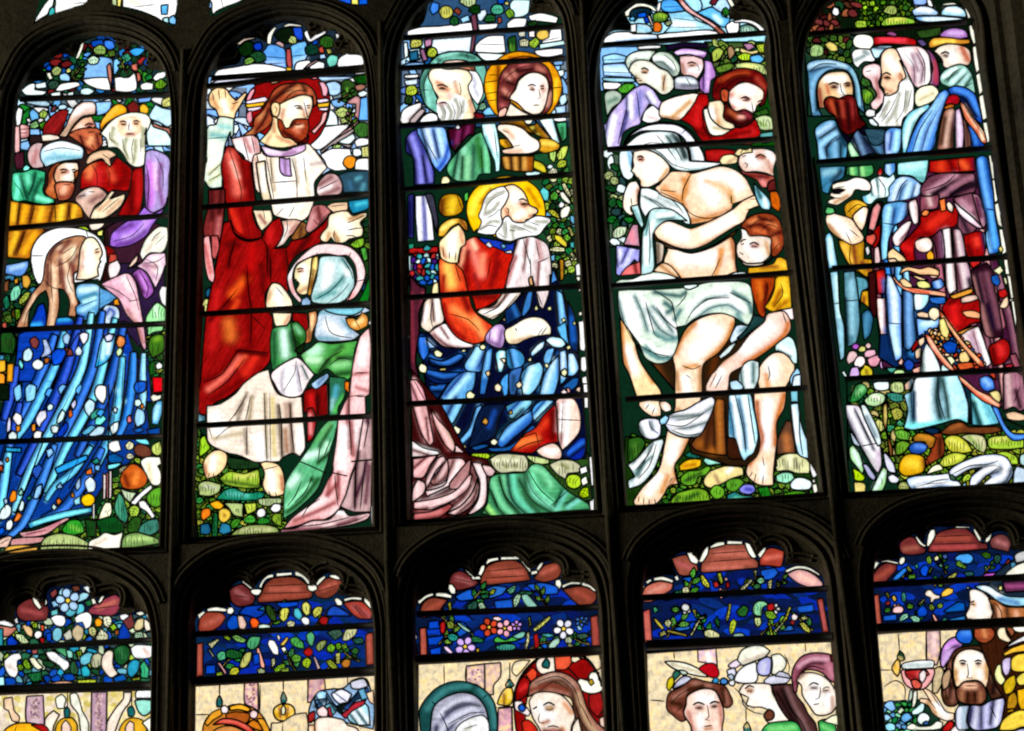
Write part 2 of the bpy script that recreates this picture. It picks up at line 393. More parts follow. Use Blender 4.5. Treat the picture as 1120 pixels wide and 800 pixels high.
# ------------------------------------------------------------------ the leaded lights, piece by piece
LIGHTS = []
LIGHTS.append(('stained_glass_window_light', 'tall light with a woman kneeling in a blue patterned mantle below bearded men', 'upper row of stained glass lights', '''
V 0 0 5
C 100 520 112 480 170 452 245 440 262 410 238 385 250 345 300 310 350 295 405 318 440 250 500 212 575 200 632 225 648 285 700 258 785 245 812 300 800 380 860 385 945 400 955 450 950 620 945 800
V 0 140 5
c 938 200 930 400 922 560 915 800
V 0 280 5
c 912 300 905 560 895 800
V 0 420 4
c 715 250 706 500 700 735 350 758 0 790
V 0 0 1
c -12 620 -14 430 -6 330 0 300 5 240 10 180 15 130
V 0 0 5
N tree_and_sky
R 233 100 520 100 190 960 190 960 800 60 800
R 8be 500 540 960 520 960 830 700 830
F 5 9 2.2 9cf,cef,fff,7be,283 60 560 960 520 960 800 60 800
F 6 9 1.2 15a,264,4a3,38c,722,253 120 470 250 330 480 220 640 210 820 260 930 420 900 510
F 11 8 1 264,473,9a4,365,652,48a @0,280,5 -10 80 160 40 200 200 110 400 60 560 80 800 -60 800
F 12 8 1 264,473,9a4,365,afc,284 @0,280,5 790 330 920 150 900 800 830 800
F 13 7 1.2 6a3,583,ac4,4a5,7b4,386 @0,420,4 400 600 560 340 720 250 720 740 180 740 250 620
P 8be 455 370 470 330 560 310 615 330 615 430 455 430
P fff 450 435 530 425 600 425 605 495 540 490 470 460
P 8cf 622 330 660 315 650 380 622 420
P fff 625 425 670 420 700 425 735 395 745 430 745 490 700 505 630 500
P eff 115 495 160 460 200 455 190 490 260 500 240 520 140 522
P eff 190 460 250 448 255 480 200 485
P fff 300 500 330 460 430 450 440 470 380 490 330 500
P eff 275 510 330 500 335 530 290 538
P eff 370 510 405 500 400 528 370 528
P dff 440 490 480 480 520 500 480 522 440 515
P 15b 500 225 560 215 570 245 530 262 500 250
P 48e 570 222 615 225 630 260 600 275 570 250
P 9b6 510 270 545 245 580 265 575 300 530 300 515 290
P 683 580 280 625 275 635 305 600 315
P 6ae 450 300 480 285 505 290 475 315
P dfd 478 325 510 305 545 325 530 350 490 352
P 253 415 340 450 325 480 340 470 360 430 362
P ffe 410 325 440 250 460 230 455 260 430 320
P 4ae 705 280 740 262 795 268 780 290 740 310
P 4a8 665 310 700 290 720 320 700 340 670 335
P a33 745 340 780 310 800 315 770 360
P c76 715 355 750 345 755 390 725 385
P 253 655 395 690 365 730 395 690 425 660 420
P c76 745 400 765 395 770 440 750 450
P c87 585 360 605 345 612 410 610 480 595 440
P fff 835 430 860 400 905 392 905 420 850 445
P eff 910 420 935 405 945 440 925 458
P 692 845 460 880 430 915 460 890 485 855 485
P fff 765 465 800 450 840 458 835 492 775 492
P 2a5 790 420 825 400 835 430 800 445
P 15b 340 300 370 285 385 305 350 320
P 722 330 350 370 330 400 350 370 370 340 370
P 15c 250 370 270 355 285 370 275 388 255 385
P ab7 280 390 310 362 340 380 325 410 295 418
P ff9 355 385 380 372 392 390 370 402
P 463 390 390 430 375 460 400 450 430 410 442 388 420
P 354 262 460 290 440 325 450 310 485 270 490
P adf 325 410 360 400 385 425 380 445 330 440
P ffe 250 400 275 395 290 430 270 440
P ed8 240 345 265 325 270 315 262 340
P ce8 175 530 205 525 215 540 190 545
P 9cf 520 560 610 555 605 590 580 620 530 635
P 8bf 750 540 830 530 820 555 760 565
P dd8 885 550 930 530 945 560 925 585 890 585
P cef 815 630 850 570 885 590 940 600 940 680 915 695 870 670 820 650
P dff 820 670 900 700 930 740 940 800 810 800 800 740
P c87 830 670 890 695 930 700 935 760 910 720 840 695
P fff 85 620 100 585 125 600 110 690 90 700
P 7be 160 615 180 595 210 620 215 650 170 665
P bd6 215 620 240 600 262 620 245 648 220 645
P 9c8 165 680 200 660 215 690 190 705 165 700
P 6b3 215 680 245 660 250 690 225 710
P cef 320 580 350 570 372 585 350 602 320 600
P 9cf 155 705 215 705 222 745 220 790 160 790
P 744 280 590 305 575 310 600 280 615
V 0 140 5
R 311 560 200 780 200 780 500 700 640 640 860 560 860 570 640
R 423 580 480 780 480 920 560 780 740 600 860
R 322 160 40 450 40 700 200 700 480 480 600 200 600
R 324 600 740 900 740 900 1000 760 1200 600 1000
Y 5a4 16 60 4 @0,0,5 400 440
Y 7b5 14 120 4 @0,0,5 700 400
N lead_border
V 0 140 5
R fff 60 110 72 115 50 330 35 325
R ffe 30 425 45 430 35 540 22 535
N bystander|bearded bystander holding a staff, seen at the left edge
S hand
V 0 0 5
P ebb 88 700 120 680 160 690 158 750 110 765 110 800 78 800 80 720
s 955 3 .6 150 700 155 745 110 760
l 1 110 710 150 705
l 1 105 730 150 728
V 0 140 5
P ebb 78 -10 108 -10 108 130 80 140 75 60
S robe
P 523 80 150 130 130 135 220 90 230
N older_man_in_hood|man in a red and cream hood looking up
V 0 0 5
S hood
P 922 235 740 240 690 290 630 340 600 375 605 360 660 320 740 260 750
s 511 3 .6 250 735 310 735 340 680
P ecb 320 745 360 690 380 640 410 590 450 560 510 558 525 580 520 625 500 630 450 640 400 690 360 750
s fff 4 .6 410 620 460 585 500 580
s a86 3 .6 340 740 390 690 430 650 510 630
P fed 225 740 270 735 320 745 330 760 290 770 230 775
S face
P eb9 360 760 400 700 450 650 500 638 525 690 540 740 @0,140,5 555 40 540 60 400 40 370 40
s fdc 5 .9 440 690 470 740
s 955 3 .9 480 690 510 680
s b65 3 .8 390 740 420 780
l 2 462 690 485 676 508 682
l 1.7 470 702 490 694 506 700
l 1.4 515 690 535 730 520 750
l 1 400 730 420 760
V 0 140 5
S beard
P b64 370 40 400 20 440 5 500 0 545 10 560 90 530 120 480 150 460 110 430 80
s fb8 3.5 .8 500 60 490 80
s 622 2.5 .9 440 50 460 110
s 622 2.5 .9 530 40 540 100
s 622 2.5 .9 470 110 510 130
l 1 440 40 460 100 490 130
l 1 500 90 520 120
l 1.4 480 25 520 22
S hand
P eca 470 190 490 150 540 125 600 122 640 150 600 170 610 215 580 200 560 170 520 180 480 200
l 1 560 145 600 170
l 1 545 165 580 195
S robe
P a11 440 340 445 250 490 200 560 180 600 215 640 160 680 190 720 230 715 300 700 345 620 340 600 360 560 330 490 325
s e85 5 .8 480 230 500 200 490 260
s d33 6 .6 540 240 530 300
s 700 5 .7 640 320 690 260 680 220
s e64 4 .5 600 230 620 280
l 1 500 200 530 250 530 320
l .8 580 210 600 260 590 330
P 911 640 480 700 370 730 230 780 215 785 330 760 470 700 480
s 500 4 .7 720 300 720 450
s c22 4 .6 760 250 755 420
P 811 570 640 580 700 610 720 630 680 600 650
N white_bearded_man|white bearded man in a yellow cap and violet mantle
V 0 0 5
S headdress
P ea2 545 690 560 650 610 590 650 568 690 590 690 625 640 640 580 680 555 720
s fc5 3 .7 570 660 640 590
s 951 2.5 .6 560 700 680 625
P eb3 765 580 790 570 815 600 800 625 770 620
P 722 690 580 730 550 760 580 755 625 710 620
S head
P ffe 545 740 590 680 640 640 720 615 800 625 825 660 810 710 790 740 @0,140,5 800 0 795 60 790 200 740 215 700 190 670 140 640 110 590 110 580 60 545 30
Q fdb @0,140,5 640 -30 680 -60 750 -62 775 -30 770 20 740 45 690 50 650 30
s fff 4 .8 @0,140,5 700 -30 710 0
s b86 2.6 .9 @0,140,5 665 -22 685 -20
s b86 2.6 .9 @0,140,5 735 -25 752 -24
l 1.9 @0,140,5 655 -30 672 -38 692 -30
l 1.9 @0,140,5 728 -34 746 -40 762 -32
l 1.5 @0,140,5 664 -18 688 -18
l 1.5 @0,140,5 734 -22 754 -22
l 1.2 @0,140,5 708 -28 702 10 716 14
s a77 2 .9 @0,140,5 695 34 730 34
l 1.3 @0,140,5 690 34 728 32
s aa8 2.4 .9 @0,140,5 620 0 610 60 640 90
s aa8 2.4 .9 @0,140,5 690 60 680 110 700 170
s aa8 2.4 .9 @0,140,5 740 70 740 130 730 190
s aa8 2.4 .9 @0,140,5 780 0 780 100
s aa8 2.2 .9 @0,140,5 620 -60 680 -90 750 -95
l .9 @0,140,5 600 20 600 60 630 80
l .9 @0,140,5 670 60 680 120 700 150
l .9 @0,140,5 730 60 720 120 730 180
l .9 @0,140,5 770 60 770 130
V 0 140 5
S mantle
P bad 800 130 840 120 925 165 925 270 920 380 900 430 840 465 800 470 790 340 790 220
s d8e 5 .8 820 200 830 300 820 420
s fdf 3 .7 850 200 855 330
s 848 3 .7 880 200 870 300 890 420
s 738 3 .7 800 260 810 450
l 1 850 150 890 240 890 330
l 1.3 800 200 815 300 805 440
P a7d 760 470 790 430 840 465 900 430 915 375 920 400 880 470 830 540 800 590 720 640 640 655 600 645 610 580 680 520 740 490
s dbf 4 .7 800 500 760 580 680 600
s 638 4 .7 640 640 720 620 790 570
s c9e 3 .7 840 470 800 530
s 638 3 .7 640 560 720 530
l 1 620 620 720 590 790 520
N man_in_turban|brown bearded man in a pale turban, green hood and gold robe
S turban
P dbb 150 170 160 110 200 80 240 85 220 140 235 180 240 215 180 220
s b77 3 .7 180 190 200 130
P cef 222 170 225 120 260 90 330 70 400 85 455 115 450 170 400 175 330 185 250 215
s fff 5 .8 260 110 350 90 420 110
s 7bc 3 .8 260 170 330 160 440 165
s 9cd 3 .7 240 190 300 140
l 1 240 130 330 110 440 125
P 9fe 125 220 145 202 165 215 155 238 130 238
S hood
P 4b8 70 250 130 240 180 225 250 240 245 300 235 340 250 370 290 380 300 410 250 420 200 415 130 400 80 410 65 380 60 300
s 143 3 .9 110 270 130 330 150 390
s 8fd 3 .8 90 270 100 320 90 380
s 143 3 .8 190 250 180 310 160 360
s 8ec 3 .7 150 260 155 300
s 143 3 .8 230 280 200 330 180 400
s 9fd 2.5 .8 205 380 270 400
l 1 75 300 110 340 130 395
l 1 200 240 170 340 150 380
S hair
P b63 245 350 260 310 265 250 285 210 320 190 430 185 430 240 400 330 370 360 300 390 260 370
s 622 3 .7 270 300 290 240 300 210
s d85 3 .7 280 340 300 280
S face
P fdb 310 215 350 190 425 190 430 230 408 240 410 280 400 300 340 305 310 310 295 270
s fff 6 .7 380 215 370 270
s c86 3 .7 310 230 320 280
s b75 2.5 .7 345 245 370 238
s b75 3 .8 340 242 362 240
l 2 326 232 348 226 370 232
l 1.6 334 246 360 242
l 1.8 392 230 414 226
l 1.4 396 242 412 240
l 1 410 240 405 285 385 290
S beard
P c75 300 310 330 295 400 300 410 320 395 370 370 395 320 400 310 370
s fca 4 .8 350 330 345 350
s 832 3 .7 330 380 380 370 400 330
l 1 345 312 385 310
l .8 320 330 325 380
S robe
P c82 55 395 100 405 190 420 300 420 380 405 440 430 455 490 300 520 30 545 50 440
s fc3 4 .8 80 430 70 500
s fb2 4 .8 140 430 120 510
s fc3 4 .8 230 440 215 500
s fd4 4 .8 340 430 330 500
s fc3 3 .8 410 430 400 490
s 521 2.5 .9 110 410 95 530
s 521 2.5 .9 180 420 160 520
s 521 2.5 .9 290 430 270 510
s 521 2.5 .9 380 420 370 500
l 1.3 110 410 95 535
l 1.3 300 420 305 510
l 1.3 190 430 165 520
l 1.3 375 420 385 500
P b72 40 565 150 550 235 550 250 580 190 640 170 710 100 715 40 710
s fc3 4 .8 90 580 60 680
s fb2 4 .8 190 580 130 680
s 521 3 .9 130 570 80 690
s 521 3 .8 240 570 180 690
l 1.3 140 560 90 700
N clasped_hands|pair of praying hands
S hand
P dba 410 390 440 350 490 325 540 325 580 355 590 380 560 400 520 430 500 470 490 500 465 470 440 430
s 855 4 .7 500 400 530 380 560 370
s fff 3 .7 450 370 490 350
s 633 3 .7 430 380 460 365
l 1 430 375 470 370
l 1 480 350 520 350
P fec 490 500 510 450 560 400 610 345 630 350 600 390 680 360 685 380 660 430 600 480 560 498 500 500
s c97 2.5 .7 540 450 600 400
s c97 2.5 .7 590 470 660 400
l 1 520 450 600 370
l 1 560 460 650 385
P fed 490 510 560 505 570 530 540 555 500 560 485 530
P bd3 415 540 470 540 490 560 450 575 420 560
P ff8 530 570 565 555 560 590 535 590
N kneeling_woman|kneeling fair haired woman with a white halo and blue patterned mantle
S halo
V 0 140 5
P fff 168 740 175 660 220 590 300 550 390 545 470 560 540 600 580 670 585 740 @0,280,5 580 40 560 110 545 150 535 130 400 150 240 150 210 155 185 110 170 40
l 1.2 170 700 240 700
l 1.2 470 560 485 610
V 0 280 5
S hair
V 0 140 5
P b86 245 740 260 690 300 640 360 605 430 590 470 600 480 640 450 680 450 740 @0,280,5 430 80 405 100 410 180 430 280 410 335 370 330 380 250 350 190 320 180 325 270 300 390 270 410 245 400 260 330 265 240 250 190 210 220 160 310 150 400 100 420 90 390 130 290 180 200 230 140 245 40
s fdb 4 .8 320 650 380 680 330 720
s 633 3 .8 270 720 290 660 330 630
s 733 3 .8 330 680 380 620
s fec 4 .8 400 660 400 720
s 733 3 .7 420 700 380 760
s fca 3 .8 290 770 350 760
l 1 270 700 320 640 380 615
l 1 340 690 400 650
l 1 300 760 380 720 430 640
V 0 280 5
s fdb 3 .8 290 60 300 150 290 250
s 633 3 .8 260 50 260 160
s fdb 3 .8 350 30 380 120 400 250
s 733 3 .8 330 20 340 120 350 180
s 733 3 .8 400 60 400 140
s eca 3 .8 290 270 285 380
s eca 3 .8 190 220 130 350
s 633 2.5 .8 160 230 110 340
s fed 3 .9 370 120 380 190
l 1 280 20 280 160 290 260
l 1 320 20 330 160
l 1 390 30 370 120 400 200
l 1 215 210 150 310 130 390
l 1 240 130 280 170 350 190
S face
V 0 140 5
P fec 440 660 470 605 510 600 545 640 560 690 545 720 555 735 @0,280,5 550 30 535 70 540 110 480 130 415 130 425 90 435 0
s fff 6 .7 490 650 490 740
s c98 2.5 .7 450 680 455 760
l 1.6 520 668 540 660
l 1.4 522 682 542 678
s c97 2.5 .8 525 680 535 680
l 1 545 710 550 730 540 745
V 0 280 5
s fff 5 .8 480 40 490 80
s c98 3 .6 440 60 430 110
l 1 540 20 552 30 540 45
l 1 535 60 550 62
S mantle
P 6ad 420 165 470 150 530 155 560 180 600 195 640 230 600 260 550 290 500 350 430 340 415 280 440 260 415 220
s dff 4 .8 440 190 520 180
s 38a 3 .8 430 240 520 210
s bef 3 .8 450 300 520 260
s 26a 3 .8 430 330 500 340
s cff 2.5 .8 460 250 520 230
l 1 430 280 530 240
l 1.4 545 170 540 300 520 360
P def 545 350 560 300 580 270 640 280 655 320 640 365 590 375
s 35a 2.5 .9 580 320 600 290 625 310 610 345
P fa2 620 240 645 235 655 270 625 270
P 14b 185 330 210 270 240 260 255 330 250 395 160 410 165 370
s 4bf 3 .8 170 380 220 375
P 13a 310 340 370 335 400 350 400 400 330 420 300 400
s 4be 3 .8 320 350 380 345
R 14a 100 430 160 400 400 400 690 390 740 560 810 560 830 800 40 800 80 640 90 540
V 0 420 4
R 149 60 -10 640 -10 640 100 660 240 560 350 500 370 420 500 400 570 250 600 60 650 -20 680 -60 560 -40 200 20 100
V 0 0 1
Z 26c 12 60 366 50 395 36 430 14 470
Z 5ae 11 70 362 62 395 46 430 26 468 8 490
Z 14a 12 88 346 74 400 58 440 40 480 20 520
Z 7cf 11 100 342 90 400 74 436 56 470 34 512 14 560
Z 26b 12 112 340 102 400 86 440 70 476 52 520 28 568
Z 6be 11 126 348 114 395 104 430 88 462 72 490 50 540
Z 15a 12 136 352 124 405 112 440 98 470 84 500
Z 5ad 11 134 390 130 430 124 466 110 500 88 540
Z 27c 11 146 385 144 420 138 456 128 480
Z 8cf 9 157 386 156 410 156 438 150 468
Z 14a 11 22 440 12 480 2 520 -6 560
Z 6bf 11 10 490 4 530 -2 570
Z 37c 11 60 486 44 530 24 574 6 590
Z 26b 12 112 490 96 520 70 556 46 568
Z 5ad 9 100 488 80 516 60 532 50 548
Z 14a 11 18 400 12 430 4 460
V 0 420 4
P 3ad 25 275 60 280 95 280 90 300 25 298
P 3ae 240 370 300 340 380 310 385 330 310 370 250 395
P 4ad 120 610 200 580 290 555 400 540 405 560 320 580 200 610 130 635
s 9ff 2.5 .8 150 610 300 570 380 555
V 0 280 5
P 3ad 530 560 560 450 620 425 630 440 610 540 570 590 520 610
s cff 3 .8 570 470 560 560
s eff 3 .9 600 440 590 530
P 15c 280 540 310 510 360 510 360 550 330 590 290 600
P cef 125 570 130 520 160 500 180 530 170 570 145 580
P bce 215 560 240 520 230 460 250 455 270 490 280 530 250 550
P eff 175 590 200 565 235 580 235 610 205 625 180 610
P ace 345 440 370 420 385 440 375 485 350 480
P eef 435 430 460 418 485 425 480 460 455 490 440 460
P def 410 520 430 490 450 520 440 545 415 545
P c73 240 560 270 555 268 580 245 595
P 844 160 460 190 440 215 470 200 510 175 500
P 8ee 100 590 110 560 130 600 120 625
P e95 635 470 650 435 680 445 685 480 660 510 645 500
P dfc 635 520 655 500 670 515 660 545 640 550
P 844 350 500 390 510 400 545 370 550
P 7ef 100 700 120 690 118 720 100 725
P ddf 570 440 600 425 620 435 610 465 580 470
V 0 420 4
P fff 415 30 430 5 465 10 465 60 450 90 420 60
P cef 370 90 390 65 415 80 410 120 390 145 372 120
P ddf 30 180 40 135 48 160 45 205 28 215
P fff 55 150 70 125 95 140 92 175 78 185
P eff 35 225 55 205 75 220 72 248 45 250
P eef 155 160 175 120 200 115 205 145 180 175 175 195
P fff 145 225 160 205 185 210 178 245 150 245
P e93 68 185 88 180 90 205 72 212
P e93 138 180 155 172 158 205 140 210
P dff 205 100 220 85 235 95 228 115 210 118
P eff 222 190 240 180 258 190 250 215 228 215
P dff 250 150 270 112 285 125 275 160 250 178
P e73 300 120 312 110 318 140 302 152
P ddf 310 90 330 65 335 90 320 115
P 14b 250 215 290 165 300 185 280 225 255 235
P 8fe 420 150 455 140 465 155 440 180 415 178
P 6bd 355 215 400 180 420 190 400 212 370 225
P cef 385 225 430 185 460 190 450 220 400 232
P 4a9 395 135 430 105 440 130 400 160
s aef 2.5 .9 500 120 545 75
s 9df 3 .8 505 20 520 40
P eff 482 190 500 170 520 165 515 205 490 225
P fff 470 270 490 250 520 248 530 290 500 300 480 290
P 16a 465 315 500 305 540 325 530 345 480 345
P 8ef 465 355 520 345 535 350 500 372 468 375
P dff 590 70 610 65 620 85 605 100 590 95
P adf 590 130 600 105 630 120 632 170 600 190 588 165
P 26c 585 15 600 -10 640 -10 635 30 600 45
P f9a 555 150 570 135 578 165 560 175
P f93 615 95 625 85 630 105 618 110
P 26b 580 200 620 190 630 205 600 215
P ace 330 440 350 405 352 450 335 470
P def 370 430 395 405 418 430 412 470 385 475
P fc1 358 495 390 480 415 500 405 530 370 535 355 515
P aef 320 510 350 490 352 525 330 532
P d73 375 385 400 365 405 395 380 400
P e83 245 510 260 498 272 515 255 535
P dff 225 540 235 522 250 540 238 555
P 8cf 415 355 440 355 435 385 415 375
P 3a9 400 340 425 322 438 345 415 352
P 9cf 145 500 160 450 185 438 180 480 160 505
P dff 80 540 95 505 108 520 100 555 85 560
P f92 40 500 55 465 72 470 70 510 45 520
P e83 58 590 80 560 98 575 80 600 62 605
P eff 25 640 28 605 50 590 58 615 45 640
P eff -10 590 5 550 30 525 50 540 45 575 20 595
P 9dc 80 480 95 455 102 480 88 490
P 3a8 115 500 130 485 140 500 125 515
P c83 310 485 320 470 328 495 315 500
P 8bd 245 450 265 430 275 455 255 460
P ace -10 350 -10 330 15 345 15 375 -5 380
P d63 0 380 -10 360 10 355 15 390
P 16d -20 650 10 625 25 640 10 660 -20 665
S dress
P ebb 80 650 150 640 210 620 290 585 310 590 260 620 200 660 100 672
s c78 2.5 .7 120 660 200 640 260 605
P ebb 45 680 100 672 240 670 250 680 150 700 45 710
s c88 2 .7 60 690 200 680
P ecb -10 690 40 665 55 670 30 720 -10 750
l 1 90 665 200 640
l 1 0 700 40 680
V 0 280 5
f 8cf 015 3.5 110 440 60 790
f 6bf 014 3.5 290 600 210 790
f adf 024 3 480 530 400 700 330 800
f 8df 013 3.5 590 440 560 620 520 760
f 6be 013 3.5 700 590 690 790
f 9df 013 3 780 520 780 780
s 013 4 .9 250 430 180 620 150 790
s 013 4 .9 470 700 420 790
s 013 4 .9 640 600 620 790
L 1.8 430 420 330 600 260 800
V 0 420 4
f 7cf 013 3.5 100 280 40 560
f 7cf 013 3.5 240 280 110 600
f 6bf 013 3.5 400 270 240 560
f 5ae 013 3 340 20 230 240
f 6bf 013 3 530 10 510 230
s 013 4 .9 130 100 60 250
s 013 4 .9 300 60 270 240
s 013 4 .9 470 20 460 230
s 013 4 .9 300 420 150 600
s 013 4 .9 60 300 -10 560
L 2 475 0 475 240 470 380
L 1.8 190 250 60 600
L 1.8 430 250 300 460
P 5af 195 50 210 20 235 20 215 60
P 8cf 255 20 275 0 290 10 265 50
P 6bf 330 30 350 0 360 10 345 50
P 4ae 420 130 440 110 460 120 440 150
P def 495 120 500 100 515 110 508 130
P 8cf 60 20 90 0 95 60 70 80
P 9df 110 20 130 0 160 10 150 70 115 80
P 36c 140 380 170 350 190 370 160 420
P 9cf 200 290 225 280 235 300 210 330
P e93 25 330 35 320 40 335 30 345
P ace 15 505 30 500 35 520 20 530
N raised_arms|raised arm and sleeve of the kneeling woman
S sleeve
V 0 280 5
P ebc 550 155 620 120 700 95 740 140 760 230 780 340 790 400 800 500 790 520 770 480 740 380 690 320 650 240 590 190
s fee 5 .8 680 130 710 180
s c9a 3 .8 600 165 660 220
s a65 3 .7 700 300 750 380 780 470
s fdd 4 .7 730 240 745 330
l 1 560 160 640 190 720 250
l 1 690 110 740 220 760 300
l 1 700 250 760 240
P a6b 720 100 760 70 800 95 830 150 840 200 800 240 780 220 750 150
s d9e 3 .7 770 110 800 180
s 525 3 .8 740 110 780 200
l 1.2 760 80 810 170 800 230
P ecd 745 60 @0,140,5 720 770 770 740 820 690 905 685 910 760 @0,280,5 905 50 880 120 850 180 830 140 800 90
s fff 5 .7 850 20 870 80
s b8a 3 .7 790 50 840 110
l 1 800 20 860 60 850 140
V 0 140 5
s fdd 4 .7 860 720 840 780
s a78 3 .7 790 750 850 760
l 1 790 740 860 730 900 700
S hand
P ffe 765 690 790 620 820 580 870 540 915 545 920 600 905 660 880 685 820 685 780 725
s dcb 2.5 .7 800 680 840 620 860 590
l 1 830 620 850 590 880 570
l .8 850 640 900 590
P fdc 695 770 720 730 745 700 755 690 750 730 720 760
V 0 280 5
P fee 590 80 600 40 640 20 660 60 640 110 600 125
P c54 590 40 600 -10 635 -10 640 20 600 40
N flowers_and_grass
V 0 280 5
P 8db 55 210 75 170 105 160 115 200 90 240 60 250
P da4 120 110 150 105 170 140 150 180 125 170
P bc5 100 250 140 200 170 195 150 240 110 270
P ea3 75 130 100 120 100 150 80 155
P 286 15 240 40 210 55 270 30 300
P 7a2 80 290 110 290 110 340 85 355
P 853 20 150 50 130 45 200 20 190
P 69d 30 50 90 40 155 25 155 60 120 110 60 105 28 95
s bdf 3 .7 60 70 130 50
P 683 20 330 60 320 70 370 30 360
P c65 10 370 35 360 40 400 15 395
P 252 0 430 60 410 90 470 70 540 0 530
s 352 4 .6 30 480 60 460
P eb3 -10 570 30 570 30 630 0 640 -10 660
P ea2 40 590 75 590 70 690 35 690
P fa3 -10 640 25 650 25 700 -10 700
P 121 -10 700 50 700 50 790 -10 790
P afe -5 220 10 215 10 300 -10 350
P aea 800 330 840 270 860 255 880 265 905 290 905 360 820 370 795 360
s dfd 3 .7 850 280 860 330
P fff 870 200 885 165 912 170 908 280 885 260
P 9d9 800 390 850 380 895 380 890 410 840 420 810 440
P 472 820 450 850 430 895 430 895 520 830 560 810 500
s 8b3 3 .7 850 460 870 450
P fff 850 600 870 580 888 595 885 615 860 622
P 262 810 600 845 570 850 640 820 660
P a11 830 730 850 680 880 665 890 750 840 760
V 0 420 4
P d12 665 -30 712 -30 712 35 670 40
P ffe 655 60 670 45 690 50 705 45 705 65 670 80
P 6be 668 110 690 75 710 75 708 130 690 180 665 175
s cff 3 .7 690 100 680 150
P 15a 640 200 700 190 700 230 660 240
P 8ef 575 235 610 228 650 250 655 268 610 260
P cd7 665 270 700 250 708 300 690 315 665 300
P ffc 548 270 565 250 585 262 580 285 560 290
P 743 585 290 600 265 640 270 665 300 650 325 600 315
P ffd 552 312 570 302 588 318 575 330 555 328
P ffe 615 340 640 320 700 320 705 350 690 360 705 390 700 440 670 445 650 420 630 380
s dc9 3 .6 650 350 660 420
P c62 525 420 545 370 580 350 620 370 645 410 635 445 590 462 540 455
s f94 3.5 .8 600 390 590 430
s 721 3 .8 545 400 560 445
P ddb 520 375 550 355 570 350 540 380 525 395
P fee 450 390 465 400 462 505 450 505
P b77 465 390 475 385 475 500 465 500
P fee 477 380 490 380 488 500 476 505
P cdb 525 455 560 470 600 475 570 520 545 500
P fff 570 520 620 470 660 440 668 455 620 500 590 530
P fff 605 515 630 510 655 540 680 580 665 592 640 560 610 540
P 5a8 500 540 520 475 540 500 560 580 550 610 520 590
s 276 3 .7 540 520 545 600
P bd5 565 545 590 530 610 545 600 580 570 580
P 6a3 640 500 670 460 705 450 705 530 670 540
P ffd 440 560 460 520 485 520 490 560 470 590 430 592
P fff 405 525 415 525 415 590 405 590
P 152 420 600 500 580 540 620 540 650 440 660
P 3a3 270 640 300 600 350 600 370 650 300 665
s 8c5 3 .7 310 625 350 640
P 252 370 590 420 600 420 670 380 670
P 487 600 640 640 600 690 590 695 640 650 665 610 660
P 362 555 620 590 580 620 590 600 650 560 650
P bc8 175 730 190 680 250 655 330 665 390 700 385 735 180 742
s cd9 3 .7 220 690 330 690
s 564 2.5 .7 200 730 370 730
P ffe 385 730 390 690 430 670 460 650 500 660 540 645 530 690 520 725 400 735
s dcb 2.5 .7 410 710 460 680
P 8a6 530 720 540 670 590 650 640 660 695 680 695 700 600 715
s ce9 3 .7 560 680 660 675
P eb5 10 750 30 715 90 705 165 710 160 735 60 755
s a73 2.5 .7 50 740 140 730
P 464 0 740 -10 720 20 715 20 750
V 0 0 1
B 22 109 192 103
B 0 251 192 235
B -8 362 185 354
B -12 484 180 477
'''))
